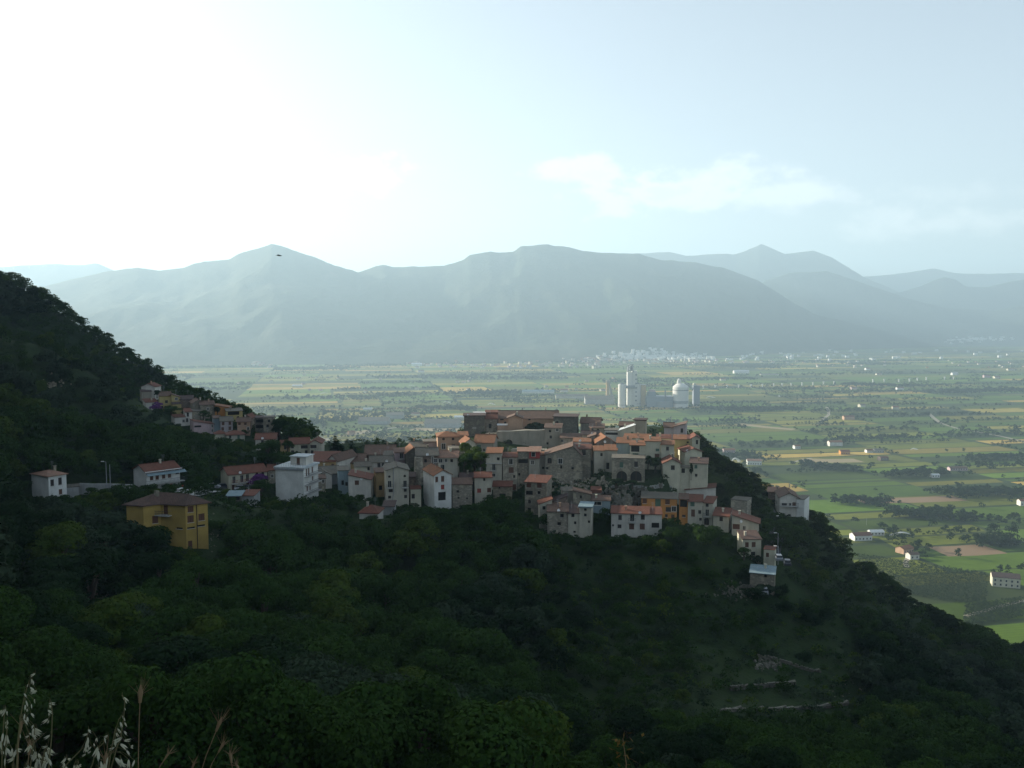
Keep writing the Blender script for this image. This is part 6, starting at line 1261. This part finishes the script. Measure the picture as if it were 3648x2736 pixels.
rd = hill_strip('road', [(2752, 1985), (2756, 1960), (2760, 1935), (2766, 1910), (2770, 1890), (2774, 1870), (2777, 1852), (2778, 1842)], 3.6, ASPH, 205, 275)
cp = hill_strip('car_park', [(652, 1770), (672, 1764), (695, 1757), (718, 1752), (745, 1748)], 7, flat('pale_paving', (.46, .47, .46)), 195, 240, .3)
hill_strip('road', [(745, 1748), (780, 1748), (830, 1752), (880, 1752), (930, 1752)], 4, ASPH, 200, 250, .25)
hill_strip('road', [(280, 1745), (380, 1735), (480, 1748), (560, 1755), (640, 1758)], 4, ASPH, 195, 250, .22)
# ---------------------------------------------------------------- poles and lamps
def pole(px, ytop, ybot, D, lamp, label, cat='street lamp', name='street_lamp', group=None):
    b = at(px, ybot, D); h_ = (ybot - ytop) * D / F; T = empty(name, b, label, cat, group); MB().tube([b - (0, 0, 1.5), b + (0, 0, h_)], [.11, .07], 6).obj('pole', GREYP, T, b)
    if lamp:
        MB().tube([b + (0, 0, h_), b + (-.5, -.1, h_ + .15)], .05, 5).obj('arm', GREYP, T, b); MB().box(b + (-.8, -.1, h_ + .08), E_, G_, .7, .3, .14).obj('lamp_head', WHITEP, T, b)
pole(380, 1644, 1728, 221, 1, 'left of the two tall lamp poles at the road left of the awning house'); pole(393, 1653, 1728, 220, 0, 'right of the two tall poles at the road, without lamp', 'pole', 'utility_pole')
pole(2779, 1838, 1885, 246, 1, 'upper street lamp of the steep road at the right'); pole(2771, 1898, 1958, 226, 1, 'middle street lamp of the steep road at the right'); pole(2772, 1945, 1990, 216, 1, 'lowest street lamp of the steep road at the right'); pole(2812, 1722, 1760, 273, 0, 'thin pole behind the brown gable chalet', 'pole', 'utility_pole')
pole(3087, 1843, 1866, 790, 0, 'thin pole standing in the green field beside the slope', 'pole', 'utility_pole')
# ---------------------------------------------------------------- cars
def car(p, yaw, mat, label, group=None):
    p = np.array(p, float); e = np.array((math.cos(yaw), math.sin(yaw), 0)); g = np.array((-e[1], e[0], 0)); T = empty('parked_car', p, label, 'car', group)
    def loft(secs, name, mt_, par):                      # secs: (x along, half width, z low, z high)
        mb = MB(); V = []
        for x, hw, z0, z1 in secs:
            for s_, z in ((-1, z0), (1, z0), (1, z1), (-1, z1)): V.append(p + e * x + g * s_ * (hw if z == z0 else hw * .9) + (0, 0, z))
        n = len(secs); mb.add(V, [(4 * i + k, 4 * i + (k + 1) % 4, 4 * i + 4 + (k + 1) % 4, 4 * i + 4 + k) for i in range(n - 1) for k in range(4)] + [(3, 2, 1, 0), (4 * n - 4, 4 * n - 3, 4 * n - 2, 4 * n - 1)]); return mb.obj(name, mt_, par, p)
    loft([(-2.05, .72, .35, .75), (-1.95, .82, .25, .95), (-.9, .84, .25, .98), (.9, .84, .25, .95), (1.8, .80, .27, .80), (2.05, .68, .35, .62)], 'body', mat, T)
    loft([(-1.85, .70, .92, .98), (-1.35, .72, .92, 1.40), (.2, .72, .92, 1.43), (1.05, .70, .90, .96)], 'windows', GLASS, T); loft([(-1.35, .64, 1.38, 1.45), (.2, .64, 1.40, 1.48), (.35, .60, 1.36, 1.42)], 'car_roof', mat, T)
    for a, b in ((-1.3, -1), (-1.3, 1), (1.3, -1), (1.3, 1)):
        c_ = p + e * a + g * b * .8 + (0, 0, .32); w_ = MB().tube([c_ - g * .1, c_ + g * .1], .32, 12).obj('wheel', SHUT['k'], T, p); MB().tube([c_ - g * .11, c_ + g * .11], .19, 10).obj('rim', GREYP, w_, p)
CARW = MT('white_car_paint', .3, .5).color((.6, .62, .64)).m; CARG = MT('grey_car_paint', .3, .5).color((.25, .27, .3)).m; CARD = MT('dark_car_paint', .3, .5).color((.03, .035, .05)).m
def hp(px, py, D0=195, D1=262): 
    q = on_hill(px, py, D0, D1); return q + (0, 0, .3) if q is not None else at(px, py, 225)
car(hp(650, 1763), R(62), CARW, 'white car parked at the left edge of the pale paving'); car(hp(718, 1745), R(10), CARW, 'silver white car parked behind the pale paving'); car(hp(758, 1744), R(8), CARG, 'small grey car right of the silver white car'); car(hp(800, 1744), R(8), CARD, 'dark car parked before the bank')
car(hp(862, 1751, 205), R(14), CARW, 'white car under the red balcony house'); car(hp(890, 1749, 205), R(14), CARD, 'dark car between white car and lower bougainvillea'); car(at(2773, 1994, 214.5), R(84), CARG, 'grey car parked beside the narrow stair tower'); car(at(2804, 2012, 211), R(78), CARD, 'dark car on the yard right of the stair tower')
car(at(2722, 2112, 203), R(80), CARG, 'greenish grey car below the lowest stone shed')
NET = flat('orange_netting', (.42, .07, .03), .8)
for x0_, x1_, y0_, y1_, lb in ((606, 615, 1728, 1748, 'narrow orange site barrier below the awning house'), (626, 655, 1736, 1750, 'wide orange site fence netting beside the white car')):
    A = hp(x0_, y1_); B = hp(x1_, y1_); B[2] = A[2]; h_ = (y1_ - y0_) * 215 / F; T = empty('site_fence', A, lb, 'fence'); e = (B - A) / np.linalg.norm(B - A); g = np.array((-e[1], e[0], 0)); n = 4
    for i in range(n): MB().box(A + (B - A) * i / (n - 1) - (0, 0, .5), e, g, .08, .08, h_ + .6).obj('post', GREYP, T, A)
    MB().slab([A, B, B + (0, 0, h_), A + (0, 0, h_)], .03).box((A + B) / 2 + (0, 0, h_), e, g, np.linalg.norm(B - A), .08, .08).obj('netting', NET, T, A)
# ---------------------------------------------------------------- sprinkler jets on the fields
WJ = bpy.data.materials.new('water_spray'); WJ.use_nodes = True; t_ = WJ.node_tree; bs = t_.nodes['Principled BSDF']; bs.inputs['Base Color'].default_value = (.85, .88, .9, 1); bs.inputs['Roughness'].default_value = .9; bs.inputs['Alpha'].default_value = .34; bs.inputs['Transmission Weight'].default_value = 0
for px, py, L_, hh, lb in ((1575, 1440, 20, 9, 'white water jet rising from the bright green field behind the left houses'), (1735, 1446, 18, 8, 'white water jet near the trees left of the cement works'), (2604, 1652, 13, 11, 'steep white water jet right of the upper town'), (3245, 1606, 10, 4, 'small white water spray on the tan fields at the right'),
                           (3256, 1916, 22, 6, 'long white water spray beside the wide red roofed farmhouse'), (2515, 1420, 22, 7, 'faint water spray right of the cement works'), (2772, 1416, 5, 7, 'tiny upright water jet in the field right of the cement works'), (1170, 1405, 20, 5, 'faint water spray on the left plain'), (1452, 1378, 20, 6, 'faint far water spray on the left plain')):
    p = gp(px, py); T = empty('sprinkler', p, lb, 'sprinkler'); MB().tube([p, p + (0, 0, 1.2)], .08, 5).obj('standpipe', GREYP, T, p)
    sg = -1 if px in (3256, 1170) else 1
    for k in range(3):
        pts_ = [p + (sg * L_ * t * (1 - .12 * k), k * .8, 1.2 + hh * 4 * t * (1 - t * .95) * .26 * (2 if t < 2 else 1) + 0) for t in np.linspace(0, 1, 9)]
        MB().tube(pts_, [.08 + .55 * t * (1 + .4 * k) for t in np.linspace(0, 1, 9)], 6).obj('water_jet', WJ, T, p, smooth=True)
# ---------------------------------------------------------------- a bird over the mountain
p = at(994, 911, 60); T = empty('bird', p, 'small dark bird flying before the pointed mountain peak', 'bird'); BK = flat('dark_feathers', (.02, .02, .02))
MB().tube([p + (-.16, 0, 0), p + (-.08, 0, .02), p + (.04, 0, .02), p + (.14, 0, 0), p + (.2, 0, .01)], [.01, .035, .045, .025, .006], 8).obj('body', BK, T, p)
for s_ in (-1, 1): MB().slab([p + (.06, 0, .03), p + (.0, s_ * .16, .07), p + (-.09, s_ * .32, .05), p + (-.05, s_ * .15, .05), p + (-.05, 0, .02)], .008).obj('wing', BK, T, p)
MB().slab([p + (-.14, -.02, .005), p + (-.14, .02, .005), p + (-.24, .05, .01), p + (-.24, -.05, .01)], .006).obj('tail', BK, T, p)
# ---------------------------------------------------------------- wild oats close to the camera
OAT = MT('oat_husk', .6, .3); OAT.color((.52, .53, .42)); tr = OAT.n('ShaderNodeBsdfTranslucent'); tr.inputs[0].default_value = (.6, .6, .45, 1); ms = OAT.n('ShaderNodeMixShader'); ms.inputs[0].default_value = .4; OAT.l(OAT.b.outputs[0], ms.inputs[1]); OAT.l(tr.outputs[0], ms.inputs[2]); OAT.l(ms.outputs[0], OAT.o.inputs[0]); OAT = OAT.m
STRAW = flat('straw_stem', (.16, .15, .07), .7); TAN = flat('tan_grass_head', (.26, .18, .10), .7)
def spikelet_mesh(g):
    mb = MB(); L_ = 1.0
    for s_ in (-1, 1):                                   # two open glumes
        n = 6; V = []
        for i in range(n + 1):
            t = i / n; w_ = .22 * math.sin(math.pi * min(1, t * 1.02)) ** .8 * (1 - .35 * t); off = s_ * (.05 + .12 * t)
            V += [(off - w_ * .5, -w_ * .35, -t), (off, w_ * .5, -t), (off + w_ * .5, -w_ * .35, -t)]
        mb.add(V, [(3 * i + k, 3 * i + k + 1, 3 * i + k + 4, 3 * i + k + 3) for i in range(n) for k in (0, 1)])
    mb.tube([(0, 0, -.3), (.03, 0, -.9), (.16, 0, -1.35)], [.012, .009, .004], 4)
    return mb.mesh('spikelet', OAT)
SPK = [spikelet_mesh(None) for _ in range(2)]
def oat(stem, spk, label, D=2.0):
    """stem: picture points from the bottom up; spk: picture points of spikelets with angle and length in px"""
    P3 = [at(px, py, D) for px, py in stem]; base = P3[0]; T = empty('wild_oat', base, label, 'grass', 'wild oats and grasses at the lower left'); mb = MB(); mb.tube(P3, [.0016 - .0009 * i / len(P3) for i in range(len(P3))], 5)
    for (px, py, ang, ln) in spk:
        p = at(px, py, D); j = min(range(len(P3)), key=lambda i: abs(P3[i][2] - p[2] - .015)); q = P3[j]
        mb.tube([q, (q + p) / 2 + (0, 0, .01), p], .00035, 3)
        o = link('spikelet', SPK[0], T, tuple(p - base)); s = ln * 1.35 * D / F; o.scale = (s, s, s); o.rotation_euler = (random.uniform(-.4, .4), R(ang), random.uniform(0, 3))
    mb.obj('stem', STRAW, T, base)
def auto(stem, n, spread, label, up=.75, ln=(16, 26)):
    g = random.Random(stem[0][0]); sp = []
    xs = [p[0] for p in stem]; ys = [p[1] for p in stem]
    for i in range(n):
        t = 1 - up * g.random(); k = t * (len(stem) - 1); j = min(int(k), len(stem) - 2); f = k - j; px = xs[j] + (xs[j + 1] - xs[j]) * f; py = ys[j] + (ys[j + 1] - ys[j]) * f
        w_ = spread * (1.15 - t); sp.append((px + g.gauss(0, w_), py + g.uniform(-6, 12), g.uniform(-70, 70), g.uniform(*ln)))
    oat(stem, sp, label)
oat([(58, 2780), (62, 2650), (72, 2560), (85, 2490), (98, 2440), (115, 2405), (126, 2400)], [(126, 2399, 80, 15), (112, 2418, 10, 14), (115, 2424, 60, 15), (100, 2436, 20, 9), (107, 2448, 50, 17), (108, 2459, 75, 18), (132, 2460, 70, 19), (85, 2471, 60, 14), (92, 2495, 30, 18), (122, 2492, -40, 18), (90, 2510, 10, 15), (112, 2510, 80, 17), (97, 2524, 0, 10), (88, 2543, 20, 15), (110, 2541, 60, 16), (97, 2553, 15, 16), (86, 2562, 20, 18), (120, 2582, 75, 14), (118, 2594, 10, 16), (104, 2620, 60, 12), (104, 2612, 80, 12), (72, 2615, 5, 12)], 'tallest wild oat stalk with many pale spikelets at the far lower left')
oat([(172, 2780), (176, 2700), (184, 2620), (186, 2540), (182, 2500)], [(174, 2506, 80, 17), (176, 2512, -30, 13), (170, 2531, 75, 17), (173, 2540, -20, 12), (172, 2560, 60, 18), (174, 2566, 20, 10), (178, 2618, 60, 17), (170, 2658, 80, 15)], 'thin wild oat stalk right of the tallest one')
oat([(380, 2790), (420, 2650), (428, 2640), (440, 2560), (445, 2500), (443, 2490), (434, 2476)], [(438, 2484, -30, 22), (443, 2520, 0, 10)], 'fine leaning oat stem tip near the tall tan grass')
oat([(380, 2780), (395, 2680), (410, 2600), (425, 2560), (435, 2550)], [(437, 2550, 5, 17), (428, 2572, 30, 16), (443, 2574, -25, 17), (419, 2595, 10, 19), (414, 2610, -20, 15), (441, 2605, 70, 16), (412, 2632, -15, 24), (435, 2627, 78, 26), (441, 2638, -75, 20), (428, 2650, 50, 24), (408, 2662, 65, 16), (466, 2660, -60, 24), (450, 2674, 65, 18), (410, 2700, 60, 28), (384, 2698, 15, 26), (360, 2712, 50, 34), (375, 2718, 10, 34), (458, 2705, 25, 24), (480, 2708, 50, 18)], 'bright wild oat with large open spikelets left of the tan grass head')
oat([(300, 2790), (330, 2720), (345, 2670), (375, 2640), (385, 2625)], [(385, 2618, 50, 14), (372, 2628, 60, 18), (350, 2660, 40, 28), (348, 2672, 45, 30), (334, 2648, 0, 10)], 'oat panicle drooping left of the bright wild oat')
oat([(190, 2790), (240, 2720), (290, 2670), (315, 2610), (318, 2600)], [(314, 2600, 80, 16), (314, 2614, 80, 14), (313, 2626, 20, 20), (345, 2628, 10, 14), (310, 2650, 70, 16), (305, 2660, 15, 16), (325, 2660, 75, 14), (300, 2670, 60, 14), (324, 2676, 70, 10), (306, 2686, 80, 12), (310, 2638, 30, 22)], 'curving oat stem with a cluster of spikelets in the middle of the grasses')
for st, n, lb in (([(40, 2800), (46, 2720), (60, 2660)], 10, 'short bushy wild oat between the edge and the tallest stalk'), ([(250, 2800), (262, 2745), (280, 2715)], 7, 'low wild oat left of the drooping panicle'), ([(420, 2800), (424, 2750), (430, 2705)], 7, 'short wild oat under the bright spikelets'), ([(480, 2800), (470, 2760), (462, 2730)], 5, 'lowest wild oat beside the tall tan grass stem'), ([(75, 2800), (88, 2750), (95, 2720)], 9, 'stubby wild oat at the very bottom left'),([(15, 2790), (20, 2660), (25, 2600), (24, 2570)], 9, 'short wild oat at the left picture edge'), ([(5, 2790), (8, 2660), (14, 2560), (18, 2525)], 7, 'wild oat half cut by the left picture edge'), ([(100, 2790), (112, 2700), (120, 2640), (124, 2590)], 15, 'dense wild oat between the two left stalks'), ([(140, 2790), (150, 2720), (160, 2680)], 10, 'low dense wild oat at the bottom left'),
                  ([(200, 2790), (215, 2740), (236, 2700)], 4, 'small oat tuft at the bottom edge'), ([(330, 2790), (345, 2745), (352, 2730)], 5, 'low oat tuft under the bright wild oat'), ([(120, 2800), (135, 2745), (150, 2700), (165, 2660)], 9, 'bent low oat near the bottom left corner')): auto(st, n, 22, lb)
def barb(stem, label, s=1.0, D=2.2):
    P3 = [at(px, py, D) for px, py in stem]; T = empty('dry_grass', P3[0], label, 'grass', 'dry grass heads at the bottom left'); MB().tube(P3, .0011, 5).obj('stem', TAN, T, P3[0])
    a = P3[-1]; d = (P3[-1] - P3[-2]); d /= np.linalg.norm(d); mb = MB(); g = random.Random(stem[0][0])
    mb.tube([a - d * .01, a + d * .014 * s, a + d * .03 * s], [.003 * s, .0055 * s, .001], 6)
    for i in range(12): v = d + np.array((g.gauss(0, .4), g.gauss(0, .2), g.gauss(0, .18))); v /= np.linalg.norm(v); mb.tube([a + d * .01, a + v * g.uniform(.035, .065) * s], [.0008, .0002], 3)
    mb.obj('head', TAN, T, P3[0])
barb([(492, 2800), (493, 2680), (496, 2560), (499, 2490)], 'tallest tan bearded grass head at the bottom left', 1.25); barb([(700, 2800), (735, 2690), (775, 2592)], 'leaning tan grass head right of the tallest one', 1.0); barb([(725, 2800), (755, 2720), (785, 2668)], 'second leaning tan grass head near the bottom', .8)
barb([(545, 2790), (570, 2730), (590, 2700)], 'low tan grass head bending right at the bottom', .6); barb([(830, 2800), (828, 2740), (823, 2705)], 'upright small tan grass head at the bottom', .8); barb([(62, 2780), (66, 2650), (72, 2600)], 'tan grass head among the wild oats', .8); barb([(96, 2790), (100, 2720), (104, 2675)], 'tan bearded head between wild oats at the left', 1.0)
barb([(370, 2800), (374, 2760), (376, 2725)], 'fat pale grass head under the bright wild oat', 1.2); barb([(665, 2800), (675, 2760), (685, 2735)], 'tiny grass head at the bottom edge left', .6); barb([(870, 2800), (860, 2760), (850, 2740)], 'tiny grass head at the bottom edge right', .6)
p = at(2225, 2690, 9); T = empty('leafy_sprig', p, 'brownish leafy sprig poking up at the bottom right of centre', 'plant')
lf = MB(); g = random.Random(5); MB().tube([p + (0, 0, -.5), p + (.02, 0, -.1), p + (-.02, 0, .18)], [.008, .006, .003], 5).obj('stem', TAN, T, p)
for i in range(44):
    c_ = p + (g.gauss(0, .07), g.gauss(0, .06), g.uniform(-.22, .22)); a = np.array((g.gauss(0, 1), g.gauss(0, 1), g.gauss(0, .5))); a /= np.linalg.norm(a); b = np.cross(a, (.3, .5, .8)); b /= np.linalg.norm(b); lf.poly([c_ - a * .04, c_ - b * .018, c_ + a * .04, c_ + b * .018])
lf.obj('leaves', leaf_mat('sprig_leaves', (.10, .08, .02), (.16, .09, .03), (.22, .14, .05)), T, p)

# ---------------------------------------------------------------- haze
hm = bpy.data.materials.new('haze_air'); hm.use_nodes = True; t_ = hm.node_tree; t_.nodes.clear(); o_ = t_.nodes.new('ShaderNodeOutputMaterial'); v_ = t_.nodes.new('ShaderNodeVolumePrincipled')
v_.inputs['Color'].default_value = (.58, .82, 1.0, 1); v_.inputs['Density'].default_value = HAZE_DENSITY; v_.inputs['Anisotropy'].default_value = .25; v_.inputs['Density Attribute'].default_value = ''
t_.links.new(v_.outputs[0], o_.inputs['Volume'])
hb = MB().box((0, 6300, -29), E_, G_, 24000, 13300, 1010).obj('haze', hm); tag(hb, kind='stuff')
